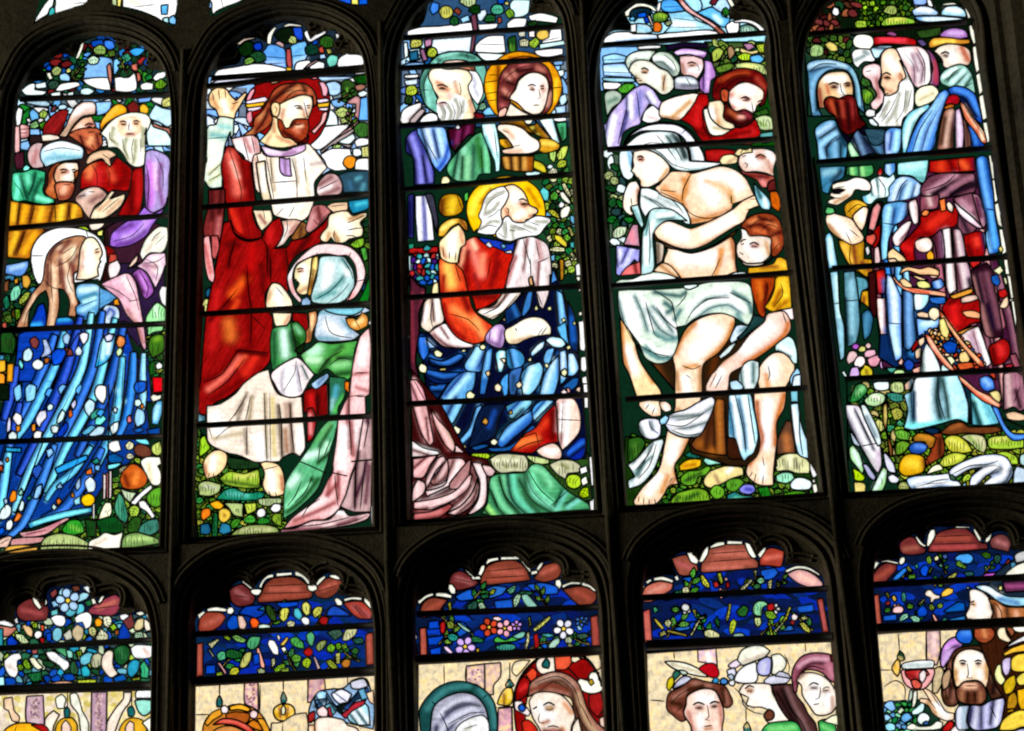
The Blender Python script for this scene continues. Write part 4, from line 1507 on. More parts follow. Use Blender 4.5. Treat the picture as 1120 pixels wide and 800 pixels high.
LIGHTS.append(('stained_glass_window_light', 'tall light with a seated white bearded man in red and starry blue', 'upper row of stained glass lights', '''
V 430 0 4.87
C 40 680 45 400 45 180 75 160 150 135 180 60 190 -20 740 -20 725 75 800 65 870 80 905 110 905 150 920 300 930 500 935 650
V 430 280 4.87
c 975 30 1000 30 1010 300 1030 500 1040 720
V 430 420 4.87
c 1050 360 1075 400 1075 690 840 705 120 760 95 600
V 430 140 4.87
c 75 500
N tree_and_sky
V 430 0 4.87
R 357 40 -30 760 -30 760 150 920 140 940 680 40 680
R 253 @430,140,4.87 700 150 950 100 1000 500 1000 790 @430,280,4.87 1000 60 850 60 @430,140,4.87 700 500
F 31 7 1 253,bd5,eeb,8a3,295,7bd,4a5 @430,140,4.87 800 250 950 250 990 600 960 780 860 750 820 640
F 35 8 2.2 9cf,cef,68c,fff,26a 50 200 250 200 250 600 50 600
F 36 8 2.2 9cf,cef,fff 850 330 940 330 940 640 820 640
P fff 80 165 150 145 250 140 420 120 435 135 435 165 300 180 85 195 75 185
P fff 450 130 560 125 550 150 460 168
P fff 605 130 640 100 712 98 700 145 610 152
P dff 620 30 640 0 730 0 720 70 690 90 640 95
P def 450 70 490 50 500 70 470 115 455 110
P adf 355 100 400 80 410 110 370 125
P 48d 195 50 210 10 245 20 240 60 210 80
P bc9 350 10 380 -15 440 -10 440 20 400 40
P cc6 245 60 265 35 300 35 320 65 300 95 265 98
P 843 320 60 340 40 365 60 350 85
P 263 300 115 320 85 345 95 350 130 320 138
P 141 400 60 420 30 460 30 465 70 430 75
P 5b9 520 50 540 25 580 30 590 60 570 78 530 75
P 8b3 595 70 615 48 640 60 645 85 615 100
P 263 480 110 500 80 540 85 545 115 500 120
P 15b 550 -10 600 -15 590 20 560 22
P dd8 590 15 610 5 620 25 600 30
P 745 415 85 440 75 450 150 440 200 425 280 400 280 405 230 425 180
P a54 555 95 575 90 578 120 560 128
P fff 720 85 780 70 840 80 880 95 870 125 780 115 730 108
P 252 710 120 760 110 770 135 720 140
P def 210 210 420 195 410 280 300 275 230 290 205 250
s fff 5 .8 240 250 380 240
P fff 440 240 500 195 590 190 600 280 480 290 435 275
l 1 450 235 590 240
P eff 440 280 600 290 610 310 540 335 480 320
P fff 770 250 830 180 840 155 895 150 900 210 890 240
l 1 800 220 890 200
P dff 780 235 910 215 915 240 780 262
P fff 750 270 840 260 905 258 905 290 830 305 770 298
P cc6 90 235 100 212 150 212 155 240 130 255 95 258
P b8a 165 215 205 205 205 240 170 255
P 268 85 280 130 270 135 320 90 325
P a79 140 265 165 260 185 320 160 330
P bc4 180 290 190 260 220 255 235 280 220 305 190 305
P eff 55 230 75 225 80 300 60 315
P 9cf 55 345 100 335 165 335 160 360 60 370
P fff 60 400 140 395 130 415 60 418
P bc4 65 485 75 462 110 455 130 480 115 508 75 508
P 352 65 520 90 510 105 530 95 555 65 555
P def 60 430 130 420 130 450 70 455
P fff 40 650 50 590 100 560 150 545 150 575 100 640 60 670
s a88 3 .8 90 640 150 580
P baa 90 640 150 580 175 590 110 665 90 665
P fff 140 650 160 620 200 600 235 615 240 645 150 662
P 8b9 450 560 490 545 500 575 470 590 450 585
P 8cf 475 600 510 570 545 590 545 612 490 615
P ddc 665 180 680 165 705 170 705 195 675 198
P fee 720 170 755 160 755 200 725 200
P ec6 765 175 790 160 825 165 830 200 790 215 765 200
P ddb 670 215 700 205 725 215 720 250 675 250
P ac4 725 225 760 200 780 225 755 260 730 250
P 252 610 210 650 190 660 250 655 280 620 280
s 693 3 .8 630 250 635 270
P 8be 850 330 905 320 905 345 860 350
P eff 860 380 910 370 910 400 890 410
P cef 885 520 920 500 925 540 895 570
P fff 840 620 920 615 925 645 880 650 840 640
P bdf 860 570 920 560 920 600 870 610
V 430 140 4.87
P bd7 830 110 850 90 870 130 860 190 830 160
P cd6 870 150 900 100 935 95 920 150 890 185
P bc4 870 200 890 170 925 175 920 205 880 215
P eff 815 210 835 192 855 205 840 222
P dc3 725 185 740 170 790 185 810 205 820 240 800 240 740 210
P eec 820 240 850 210 875 225 875 248 840 250
P dff 700 240 740 230 790 235 770 258 710 255
P 5a5 890 230 935 205 938 240
P 6cc 780 340 800 315 830 340 825 390 800 385
P 6b4 835 360 860 335 880 355 870 385 840 385
P eeb 895 300 915 290 950 360 945 375 920 350
P ffe 885 345 905 340 945 395 940 410 900 380
P fff 880 410 895 390 915 405 905 425 885 425
P ffe 890 470 895 435 930 415 945 425 930 470 900 485
P dd4 820 440 850 435 880 460 890 485 850 470
P 6b8 925 480 940 470 945 490 930 495
P 5a3 840 520 870 500 885 520 860 540
P ed4 860 590 860 570 890 575 925 610 925 640 890 620
P ee8 925 525 945 530 965 570 950 580
P 8c4 900 580 930 560 950 590 925 610
P ffc 830 645 870 632 915 640 915 660 870 662 835 655
P 5bb 940 610 965 605 965 640 945 640
P ddd 960 570 975 560 985 575 970 585
P 9c5 890 680 920 665 920 690 895 695
P eea 940 670 955 660 970 690 960 700
P fff 970 730 990 720 1000 740 @430,280,4.87 1000 110 975 115 970 60
P b82 @430,140,4.87 885 700 910 700 910 790 @430,280,4.87 905 130 890 130
V 430 280 4.87
P eed 970 115 990 105 1000 125 985 140
P eed 985 300 1005 295 1010 315 990 325
P fff 985 350 1020 345 1028 480 1020 510 995 500 990 400
P fff 1000 540 1025 535 1035 600 1020 620 1000 610
P fff 1005 650 1030 640 1042 730 1015 735
P fff 60 110 85 112 85 160 60 155
P eed 65 430 80 420 92 435 78 448
P fee 985 180 998 172 1002 188 988 192
V 430 420 4.87
P fff 1010 0 1035 0 1040 50 1015 55
P fff 1015 70 1040 68 1040 130 1018 130
P fff 1040 390 1060 385 1068 540 1045 555 1035 500
P fff 1048 620 1072 612 1072 680 1050 685
N ground
P ac5 400 375 430 365 510 370 505 400 470 415 410 395
R 352 400 370 1040 370 1060 620 900 640 700 480 500 480
P bd3 405 385 430 368 500 368 520 385 490 410 440 405
P cca 515 400 560 375 640 372 700 380 720 420 710 465 640 470 570 475 530 440
s 885 2.5 .8 570 400 600 440
s 885 2.5 .8 640 390 650 440
s eec 3 .8 540 410 660 410
P cd9 700 375 760 385 830 405 830 425 770 430 720 400
P cca 830 430 890 405 960 410 1000 440 990 470 930 480 920 510 870 480
s 885 2.5 .8 900 430 930 450
P fff 990 450 1030 435 1038 470 1000 485
P bd3 920 510 940 485 990 490 1000 540 960 560 925 540
P ffe 1000 510 1030 490 1040 530 1010 545
P bd1 990 590 1010 555 1040 550 1045 600 1010 610
P 482 1000 250 1020 245 1030 290 1005 290
N bald_apostle|balding white bearded man with a green halo
S halo
V 430 0 4.87
P 7ba 140 440 160 380 200 330 250 290 330 275 400 280 450 300 490 350 500 420 490 520 460 560 440 600 300 640 240 610 180 570 150 510
s 254 3 .9 170 540 160 440 210 350
s 9dc 3 .8 190 560 180 450 230 340
s 254 2.5 .8 240 320 330 290 430 310
s 9dc 3 .8 260 300 340 280
l 1.2 175 540 165 450 200 370 260 320
l 1 390 280 400 320
l 1 150 480 190 480
S hair
P fff 400 370 440 380 470 430 480 500 450 560 420 520 400 480 385 430
s bbc 2.5 .8 420 400 440 450
s bbc 2.5 .8 430 460 450 510
P c86 255 355 270 330 330 320 390 325 430 350 440 380 400 375 340 365 290 370
s fed 5 .9 290 345 350 340
s 643 2.5 .8 260 350 380 352
s 743 2.5 .9 380 335 430 370
S face
P fec 190 420 195 380 230 362 290 370 350 368 400 380 420 420 400 460 415 520 440 590 430 630 370 650 300 645 245 635 240 580 230 540 240 520 215 480 205 450
s fff 8 .9 250 400 330 420
s c86 3 .9 245 470 275 470 290 480
s c86 3 .8 235 440 260 450
s c97 3 .8 410 540 430 620
s c97 3 .7 330 440 350 520
s fbb 4 .7 300 510 310 520
l 2 232 458 262 452 292 466
l 1.8 245 474 262 470 280 478
s 432 2 .95 262 473 264 474
l 1.5 214 478 226 505 236 528 244 520
l 1 352 440 362 480 356 510
S beard
Q fff 236 548 262 536 300 540 330 500 375 520 395 560 380 610 350 652 260 645 238 620
s 998 2.2 .9 250 560 270 600 262 635
s 998 2.2 .9 290 560 310 600 300 640
s 998 2.2 .9 330 530 350 580 340 630
s 998 2 .8 375 540 370 600
s b88 2 .9 246 552 275 550
l 1.6 244 550 270 546 288 552
l .9 260 560 280 600 272 640
l .9 310 550 330 600 318 642
l .9 350 530 365 580 355 625
S robe
P 712 430 600 480 610 485 635 440 640
P 402 290 690 440 650 430 720 @430,140,4.87 400 40 330 130 310 100
s 836 3 .8 350 700 340 760
s 836 2.5 .8 400 680 390 740
l 1 370 680 360 780
P fff 328 680 345 665 360 680 345 692
P 449 65 740 100 700 130 690 @430,140,4.87 170 80 200 180 220 240 215 300 110 305 105 160 70 130 65 60
f 99e 114 4 @430,140,4.87 100 50 140 180 150 290
f 88d 114 3 @430,140,4.87 180 150 200 280
s 225 3 .9 @430,140,4.87 80 140 110 180
P 8bf 125 685 270 680 290 740 @430,140,4.87 310 150 290 190 250 240 220 210 170 110 130 30
f def 246 4 @430,140,4.87 180 0 220 150
f cef 137 3.5 @430,140,4.87 240 10 270 150
s 25b 3 .9 @430,140,4.87 300 80 270 180 240 220
l 1.2 @430,140,4.87 170 60 240 190
V 430 140 4.87
P 6b8 285 220 330 140 390 80 430 40 470 20 500 90 520 180 520 245 460 250 440 280 330 280
f 9db 143 4 380 110 350 270
s 254 4 .8 430 100 420 260
f 9da 253 4 400 160 395 270
f 8da 143 3 490 110 500 240
s 373 4 .8 450 60 470 200
P cff 470 -20 545 -25 560 50 570 140 565 230 545 235 540 180 500 90 480 40
s fff 4 .9 510 0 540 110
s 6bb 2.5 .8 490 50 520 130
l 1 540 20 555 160
P feb 255 290 265 262 290 260 305 285 285 305 260 305
P 337 80 360 110 350 110 590 80 585
s 114 3 .8 85 400 90 560
P eef 118 362 180 358 205 460 220 600 130 608 120 480
s 448 2.5 .9 160 360 170 600
f fff 88c 3 190 420 200 590
P 445 170 350 210 355 240 500 230 560 210 480
P b22 82 620 120 640 240 630 240 665 150 670 82 670
P 4aa 160 640 180 620 205 640 190 655 165 655
P 3a8 80 620 110 615 108 640 85 645
P dff 80 680 130 675 130 780 85 785
P eff 145 680 240 670 240 720 180 740 150 720
P 24b 160 740 240 700 235 770 170 775
P dff 180 740 210 720 215 745
F 33 6 1 4aa,b33,26c,dff,528 @430,280,4.87 90 0 240 0 235 150 90 150
N young_apostle|curly haired young man with a golden halo and crossed hands
S halo
V 430 0 4.87
P d91 485 440 500 380 540 330 600 290 660 275 740 285 820 320 870 370 900 450 895 500 870 560 830 610 560 620 510 560 490 500
s fc2 4 .9 510 450 540 550
s 620 3 .8 560 360 560 560
s 831 2.5 .8 620 310 760 310
s fc3 3 .8 870 430 860 530
l 1.2 490 440 560 430
l 1.2 495 500 560 490
l 1 510 400 560 400
l 1 500 540 560 530
l 1.2 610 320 700 300 800 320
l 1.2 850 470 900 465
S hair
P 733 560 600 555 500 565 420 590 370 640 330 700 320 770 330 820 360 845 420 850 500 845 560 820 600 790 610 800 560 830 480 820 420 780 390 720 390 670 420 650 470 630 520 620 560 600 610
s c87 3 .9 600 400 620 420
s c87 3 .9 590 480 610 500
s b66 3 .9 680 350 720 350
s b76 3 .9 770 360 800 380
s b66 3 .9 580 560 600 580
s c87 3 .8 640 380 650 400
s c98 3 .9 820 560 835 500
s 311 2.5 .9 610 440 640 450
s 311 2.5 .9 660 380 740 370
s 311 2.5 .9 580 520 620 530
s 311 2.5 .9 800 400 840 470
l 1 570 450 620 400 680 360 740 350
l 1 590 540 620 480
P eba 565 590 600 570 610 600 590 620 560 625
S face
P fed 650 480 670 430 720 392 770 388 815 415 830 460 825 500 815 550 790 600 750 612 700 590 660 550 620 530 625 510
s fff 8 .9 740 430 740 520
s fff 6 .9 690 480 700 540
s dbb 3 .6 800 450 800 540
s c97 2.5 .8 735 465 745 480
s c97 2.5 .8 795 470 800 480
l 1.8 716 460 738 450 762 460
l 1.2 725 480 745 476 755 480
s 865 2 .8 742 478 746 478
l 1.8 782 460 804 458
l 1.6 786 474 804 472
l 1 775 475 785 520 765 530
l 1.4 745 562 780 560
P fed 595 620 625 545 640 555 700 600 760 615 700 625
l 1.2 620 550 680 590 720 605
S robe
P a70 560 650 700 640 720 670 760 660 750 630 780 670 860 760 @430,140,4.87 880 60 890 120 840 120 800 60 740 30 620 0
s 531 4 .9 600 660 700 680
s 431 4 .9 740 680 800 760
s dc5 2 .9 740 680 742 680
s dc5 2 .9 770 720 772 720
l 1.2 700 660 780 740
V 430 0 4.87
P ffe 695 640 715 630 745 640 735 660 710 662
P dff 775 640 850 625 870 700 890 770 870 775 830 720
s 7bc 2.5 .8 860 650 880 740
s fff 4 .9 810 650 850 720
P 5b8 865 655 925 650 925 730 @430,140,4.87 920 60 900 80 880 20
s 252 2.5 .8 900 680 900 770
P c92 @430,140,4.87 780 60 840 60 890 90 880 115 800 135 765 100
s fd6 3 .8 @430,140,4.87 800 80 860 85
V 430 140 4.87
P 951 580 150 750 150 745 235 640 230 580 210
f da5 321 3 600 160 610 210
f da5 321 3 650 150 655 225
f da5 321 3 700 150 700 220
P da2 565 60 610 60 640 100 600 110 570 90
s 631 2.5 .8 600 70 620 100
S hand
P fed 555 10 560 -15 610 -20 660 -10 700 10 730 40 775 70 780 110 740 135 680 140 590 138 575 120 600 112 640 105 610 60 580 30
s fff 7 .9 680 60 730 100
s da8 2.5 .7 600 10 640 50
s da8 2.5 .7 600 130 680 120
l 1 640 100 680 90
l 1 580 10 620 30
N seated_old_man|seated white bearded old man with a golden halo, red tunic and starry blue mantle
S mantle
V 430 280 4.87
R 013 120 400 480 470 640 250 720 180 860 60 900 180 980 420 1000 700 @430,420,4.87 1030 260 1030 400 900 400 600 370 400 370 300 300 220 120 180 60 @430,280,4.87 150 500
P 59d 850 60 875 130 840 150
P 48c 700 240 720 190 745 190 730 280 700 320 680 330
P 136 600 280 650 240 690 320 600 370
s 37b 2.5 .8 640 270 660 320
P 48d 865 180 900 200 920 300 930 380 890 420 870 300
f 9df 124 3 890 200 905 380
P 6be 870 380 920 350 930 440 940 480 890 430
P 136 930 240 960 300 985 420 980 520 940 480
s 26b 3 .8 950 330 960 450
P 26b 125 430 180 430 190 520 160 560 130 500
f 48e 013 3 150 440 160 540
P 48c 175 440 230 490 190 495
s bdf 2.5 .8 185 455 210 480
P 148 190 540 260 560 350 520 380 530 340 580 250 590 200 580
f 48d 013 3 200 540 280 570 370 520
P 137 160 600 280 620 360 620 310 670 230 680 170 640
f 37c 013 3 180 610 270 640 350 620
P 136 190 690 290 680 240 760 200 740
f 37c 013 3 210 700 280 700
P 7be 380 580 410 530 440 480 490 500 480 600 460 620 390 610
f bef 25a 5 420 580 460 490
P 37b 470 620 500 500 530 490 520 600 490 740 460 740
f 8cf 124 3 510 520 490 640
P 6ad 250 760 300 680 370 620 440 620 430 700 380 780 @430,420,4.87 320 210 290 220 260 150 230 120
f bef 25a 4 400 640 300 760
f 9df 137 4 @430,420,4.87 360 90 300 210
P 7cd 545 520 570 500 620 510 600 560 580 620 560 620
s eff 3 .9 580 520 570 590
P 49c 600 500 640 490 690 520 700 570 650 610 610 590
f 7bf 135 3 640 500 660 590
P 5ae 590 640 620 620 610 740 590 750 570 680
P 47b 620 620 690 590 650 740 620 740
s 246 3 .8 640 640 640 720
P 9df 680 640 710 590 780 565 800 600 780 680 730 740 690 740
f dff 37a 4 740 600 700 720
P 7be 780 740 800 640 850 560 880 530 890 600 870 700 850 740
f cef 37a 4 860 560 810 720
P 8cf 730 520 770 470 810 450 800 490 740 540
s eff 2.5 .9 750 510 790 475
P bef 810 450 840 430 900 440 920 470 900 490 850 485
s fff 3 .9 840 455 880 465
P 7be 800 560 820 500 860 490 840 560 820 590
P 6be 885 510 920 500 930 600 920 660 890 690
f def 26a 3 905 520 905 640
P 8cf 930 520 960 520 990 600 960 640 930 640
s eff 3 .8 950 540 960 610
P 26a 900 700 960 650 990 650 980 690 940 720
V 430 420 4.87
P 37b 340 310 400 240 440 130 470 110 470 180 430 260 370 320
f 8cf 124 3 460 120 430 230 360 310
P 124 480 120 600 110 560 200 540 280 440 330 400 350 420 260
s 25a 3 .8 540 150 510 230
P 26a 410 340 480 320 520 330 440 355
P 6bd 620 180 600 120 640 100 720 70 740 100 700 150 650 190
f aef 25a 4 720 90 640 170
P 37c 550 320 600 230 660 190 720 150 740 140 740 200 640 290 580 340
f 8cf 134 4 710 160 580 290
P 6bf 750 200 740 140 790 90 860 90 820 130
f bef 26a 3 830 100 760 180
P 26a 500 340 620 330 740 220 760 230 640 350 520 360
P 13a 920 370 960 320 1000 285 1025 290 1025 350 1000 400 940 400
f 37d 013 3 930 370 1010 310
S star
V 430 280 4.87
P ffc 215 510 235 500 265 520 255 540 225 535
P ffc 135 590 150 572 180 590 175 625 145 620
P ed8 245 600 280 597 282 610 250 612
P ffc 360 505 380 497 392 508 370 515
P ffc 460 480 480 470 495 485 485 500 465 498
P fda 490 620 510 610 518 630 502 645
P fec 540 690 560 678 580 700 570 725 545 720
P fec 655 680 675 668 690 685 675 705 658 700
P fec 570 550 590 545 605 560 590 572
P ffc 805 580 820 570 832 590 815 600
P ffc 895 615 915 600 930 620 915 645 898 635
P ffb 820 275 840 268 845 290 825 292
P ffb 895 340 912 330 920 345 905 355
P ffb 920 485 940 475 948 492 930 502
P ffb 750 280 765 262 775 285 760 295
P ffc 715 550 735 540 740 560 722 565
P ffb 955 355 968 348 975 365 962 370
P ffc 390 735 410 718 438 740 425 768 395 760
P b63 215 688 228 682 232 695
P cb8 583 335 595 330 600 345 588 350
V 430 420 4.87
P ffc 238 95 260 80 278 95 265 110 240 108
P ffd 310 245 330 222 360 240 352 265 325 265
P ffd 518 305 540 290 560 308 545 328 522 322
P c94 470 205 490 178 508 200 495 222
P ca6 615 150 630 138 638 158 622 165
P dc8 368 335 385 325 390 340 372 345
P fee 890 45 910 28 928 45 912 60
P fbb 920 20 940 25 945 45 930 50
P fdc 970 35 985 15 1000 20 995 48
S shawl
V 430 140 4.87
P edd 610 720 640 660 660 590 680 565 760 585 820 620 840 700 845 790 @430,280,4.87 835 100 830 200 800 285 780 270 760 190 740 110 730 160 600 175
f fff 966 3 @430,140,4.87 690 590 650 720
f fff 966 3.5 @430,140,4.87 740 600 720 760
s c99 2.5 .9 @430,140,4.87 770 600 800 760
l 1.3 @430,140,4.87 690 580 730 730
l 1.2 @430,140,4.87 770 720 830 690
l 1.2 @430,140,4.87 760 600 780 700
V 430 280 4.87
f fff 855 4 680 20 620 160
f fff 955 3 800 40 790 180
l 1.4 730 10 735 160
l 1.2 770 200 795 270
s c88 2.5 .8 650 10 610 150
P eb8 722 120 740 110 748 155 728 160
P edc 445 300 470 280 540 260 580 200 690 190 660 230 600 290 530 340 500 330 460 310
f fff 855 3 640 200 560 290 480 300
l 1.3 600 200 560 270 480 310
l 1.2 660 210 580 300 510 335
P eda 205 200 215 150 240 140 245 210 215 220
P edc 150 330 165 250 190 225 240 220 260 260 270 350 220 380 195 410 150 380
f fff 744 3 230 230 240 340
f fff 744 2.5 180 270 170 350
l 1.3 210 230 200 320 210 380
P ecc 190 410 230 380 280 360 330 420 430 460 425 490 330 492 260 480
f fff 966 4 240 400 300 450 400 470
f fff 966 2.5 270 370 310 430
P 523 90 100 140 160 175 170 165 230 140 300 140 400 120 560 @430,420,4.87 150 0 110 -10 90 -80
s 945 2.5 .8 160 200 150 300
s 834 2.5 .8 95 200 110 560
S tunic
V 430 140 4.87
P c21 245 790 260 720 350 720 360 650 390 600 450 580 520 620 640 640 640 680 620 740 610 790 @430,280,4.87 590 180 560 230 500 270 440 290 420 220 400 190 340 190 260 200 245 60
s e87 5 .9 410 620 470 780
s fca 3 .9 420 600 440 640
s 911 4 .9 560 650 540 780
s ea8 3 .8 380 640 350 780
s 711 3 .8 400 660 390 760
V 430 280 4.87
s f97 4 .8 480 0 470 90
s 811 4 .8 380 60 400 160
s 811 4 .8 560 40 520 160
s 711 4 .9 440 220 540 220
s 922 3 .8 430 100 460 180
l 1.2 520 20 500 120
l 1.2 340 60 380 170
P d42 245 20 280 0 330 40 370 80 400 190 430 290 500 350 540 380 510 400 490 450 430 470 350 440 290 370 260 280 245 130
s fc6 7 .9 290 60 310 150
s f95 5 .8 320 280 440 370
s fa6 5 .9 440 340 480 420
s 811 4 .9 370 200 400 280
s 911 3 .9 270 260 300 370 380 440
s 911 3 .8 270 110 260 220
l 1.2 300 310 400 340 460 400
l 1.2 330 50 360 140
P a11 @430,420,4.87 620 360 700 270 760 230 800 170 860 110 870 130 880 310 840 320 780 340 740 370
V 430 420 4.87
s f84 5 .9 660 320 760 290
s d42 4 .8 760 260 820 200
s 600 4 .9 850 150 850 290
l 1.3 650 300 760 260 780 340
l 1.3 660 350 720 320 800 300
P fdc 868 90 900 75 960 80 990 130 1000 200 990 260 940 320 900 355 880 300 875 180
f fff a77 3.5 930 100 920 320
f fff b88 3 900 110 895 250
l 1.2 880 190 1000 195
P fdc 760 355 800 330 850 315 880 330 900 370 890 400 830 400 780 380
s fff 4 .8 810 360 860 360
S collar
V 430 140 4.87
P 24b 445 580 500 590 560 600 620 620 650 600 640 660 600 660 550 640 490 620
P eef 490 620 510 605 530 630 515 640
P 7bd 570 625 590 618 605 635 585 645
P eef 590 660 630 650 635 670 600 668
S hand
P feb 250 680 245 610 280 570 320 530 350 515 380 560 385 620 360 640 345 720 300 720 260 700
s fff 6 .9 320 580 310 660
s d97 2.5 .8 360 550 370 610
s d97 2.5 .8 260 640 280 690
l 1.2 300 660 300 700
l 1.2 265 640 270 690
l 1.2 335 660 330 710
V 430 280 4.87
P cad 490 430 510 400 540 370 580 365 600 400 595 450 580 490 550 490 495 460
s fdf 4 .9 540 400 540 440
s 869 2.5 .8 500 450 570 480
s 869 2.5 .8 580 400 560 480
l 1.2 520 400 510 450
l 1.2 600 400 590 470
P fec 595 400 640 370 700 335 750 325 800 335 840 380 840 420 760 430 700 450 660 470 610 465
s fff 9 .9 690 390 780 380
s ca8 2.5 .8 640 460 740 430
l 1.2 790 420 820 380
l 1 770 425 800 380
l 1.2 650 385 660 400
S sleeve
V 430 140 4.87
P da3 240 580 245 530 290 490 350 480 390 500 400 550 380 545 350 510 310 530 270 580
s fe8 3 .8 260 540 320 500
s 842 2.5 .8 360 490 390 540
P b81 245 440 250 380 280 355 350 360 375 430 340 465 270 470
s ec3 5 .9 320 390 310 440
s 631 4 .9 260 390 260 460
l 1.2 340 360 370 440
P 5b5 380 350 402 340 400 390 380 390
S halo
P fc1 390 450 398 385 435 325 495 285 560 262 640 258 715 282 770 325 802 390 812 450 800 520 740 570 600 600 450 540 430 560 405 510
s fe5 4 .8 420 450 450 370 520 310
s b70 3 .8 470 400 520 330
s b70 2.5 .7 720 330 780 420
S hair
P fff 445 560 470 500 455 470 470 430 490 370 530 330 590 312 620 340 600 400 575 440 590 500 560 560 500 570
s aa9 2.2 .9 500 400 540 360 590 340
s aa9 2.2 .9 490 460 530 440 560 400
s aa9 2.2 .9 470 540 520 500 560 500
s bba 2.2 .8 500 380 490 450
l .9 490 430 530 380 590 350
l .9 500 480 540 460 570 430
l .9 460 545 510 520 560 530
S face
P fdb 590 312 640 302 690 335 715 380 725 410 765 430 772 450 745 470 740 500 690 520 640 540 600 530 580 490 575 440 600 400 615 350
s fff 7 .9 640 360 660 380
s fff 4 .8 690 450 660 470
s b75 3 .9 680 400 700 415 715 410
s c86 2.5 .9 600 440 620 480
s c86 2.5 .8 620 520 680 500
s b75 2.2 .9 730 470 745 470
l 2 668 385 690 378 712 392
l 1.8 680 412 700 402 718 410
s 432 2 .95 698 408 700 408
l 1.4 725 412 768 436 765 455 742 462
l 1.3 600 425 615 435 612 460
l 1.5 700 492 738 480
S beard
P fff 545 560 575 520 590 480 615 470 640 498 690 505 735 480 765 468 800 472 835 482 840 500 810 530 775 572 720 580 670 590 630 605 590 600 555 585
s aa9 2.2 .9 640 530 690 545
s aa9 2.2 .9 700 520 760 540
s aa9 2.2 .9 760 500 820 500
l .9 640 520 700 540 740 560
l .9 720 500 780 520
l .9 620 545 650 550
s aa9 2.2 .9 590 510 600 580
s aa9 2.2 .9 630 520 640 590
l .9 600 490 605 560
l .9 560 560 600 590
N fallen_drapery|crumpled pink and green drapery lying on the grass
S pink_drapery
V 430 420 4.87
R 411 95 -80 250 100 400 380 500 400 540 480 480 640 400 700 100 740
V 430 280 4.87
P eab 88 665 120 660 160 710 178 780 @430,420,4.87 180 100 100 110 92 20
f fcc 855 3 @430,420,4.87 110 -20 150 80
l 1.2 @430,420,4.87 110 -20 170 90
V 430 420 4.87
P daa 105 120 180 115 200 220 215 310 195 330 170 300 140 240
f fcc 744 3 130 130 180 300
f fcc 733 2 190 180 205 300
P dba 200 130 240 190 300 260 330 330 320 365 270 320 230 240
f fcc 844 3 220 170 310 340
P ecc 330 320 385 370 330 365
P edd 100 300 160 340 240 360 250 375 180 385 100 390
f fff 855 3 110 330 230 370
P daa 105 400 240 378 200 430 160 500 105 500
f fcc 844 3 200 400 120 470
P caa 170 570 180 480 230 400 270 385 285 410 230 460 190 540
f fdd 633 3 260 400 190 520
P b88 200 520 260 440 290 400 320 405 290 500 260 530 210 540
f ecc 633 3 290 430 240 520
P ebb 290 400 370 400 390 450 340 520 180 600 170 570 280 530
f fee 744 4 350 420 300 520 200 580
P b88 300 530 400 410 415 400 400 500 340 560 300 560
P dbb 105 560 130 510 170 530 165 580 120 620 100 630
s fdd 3 .8 130 540 130 600
P ebb 110 630 230 610 330 570 400 490 420 480 400 560 320 620 200 670 110 665
f fdd 744 4 140 640 300 600 400 520
f fdd 744 3 200 655 330 600
P caa 280 690 360 650 420 580 450 500 460 560 430 640 340 700
f fdd 744 3 320 680 400 610 440 540
P ecc 420 420 480 430 500 520 490 640 430 690 390 700 450 620 460 520 440 470
f fee 855 4 450 440 480 520 450 660
P ecc 470 430 520 440 545 465 530 490 500 490
P a55 110 690 200 680 300 640 320 650 250 710 110 740
f d88 622 4 130 700 250 680
S green_drapery
P 5a7 470 690 500 640 510 540 520 500 560 480 700 470 740 430 790 430 860 500 930 570 1040 640 1050 670 900 680 760 700 560 710
f 8da 253 4 530 520 580 640 640 700
f 8da 253 3 590 490 620 600 700 690
f 7db 254 4 640 480 660 600 740 680
s 8da 4 .9 740 450 800 470 840 540
f 8eb 264 4 740 480 770 560 860 640
f 8db 253 4 700 500 760 600 880 670
f 7cb 153 3 920 580 880 660
f 8dc 253 3 990 620 930 660
f ae8 352 3 500 650 540 700
s 364 4 .9 700 480 720 620 780 690
l 1.3 720 460 780 560 860 630
l 1.3 560 490 600 600 680 690
l 1.2 840 650 930 570
l 1.2 520 560 560 660
P eec 845 690 900 680 1010 680 1010 692 920 700 850 708
V 0 0 1
B 438 42 617 29
B 438 75 618 64
B 438 138 622 126
B 440 208 632 190
B 444 326 646 312
B 448 442 646 432
'''))
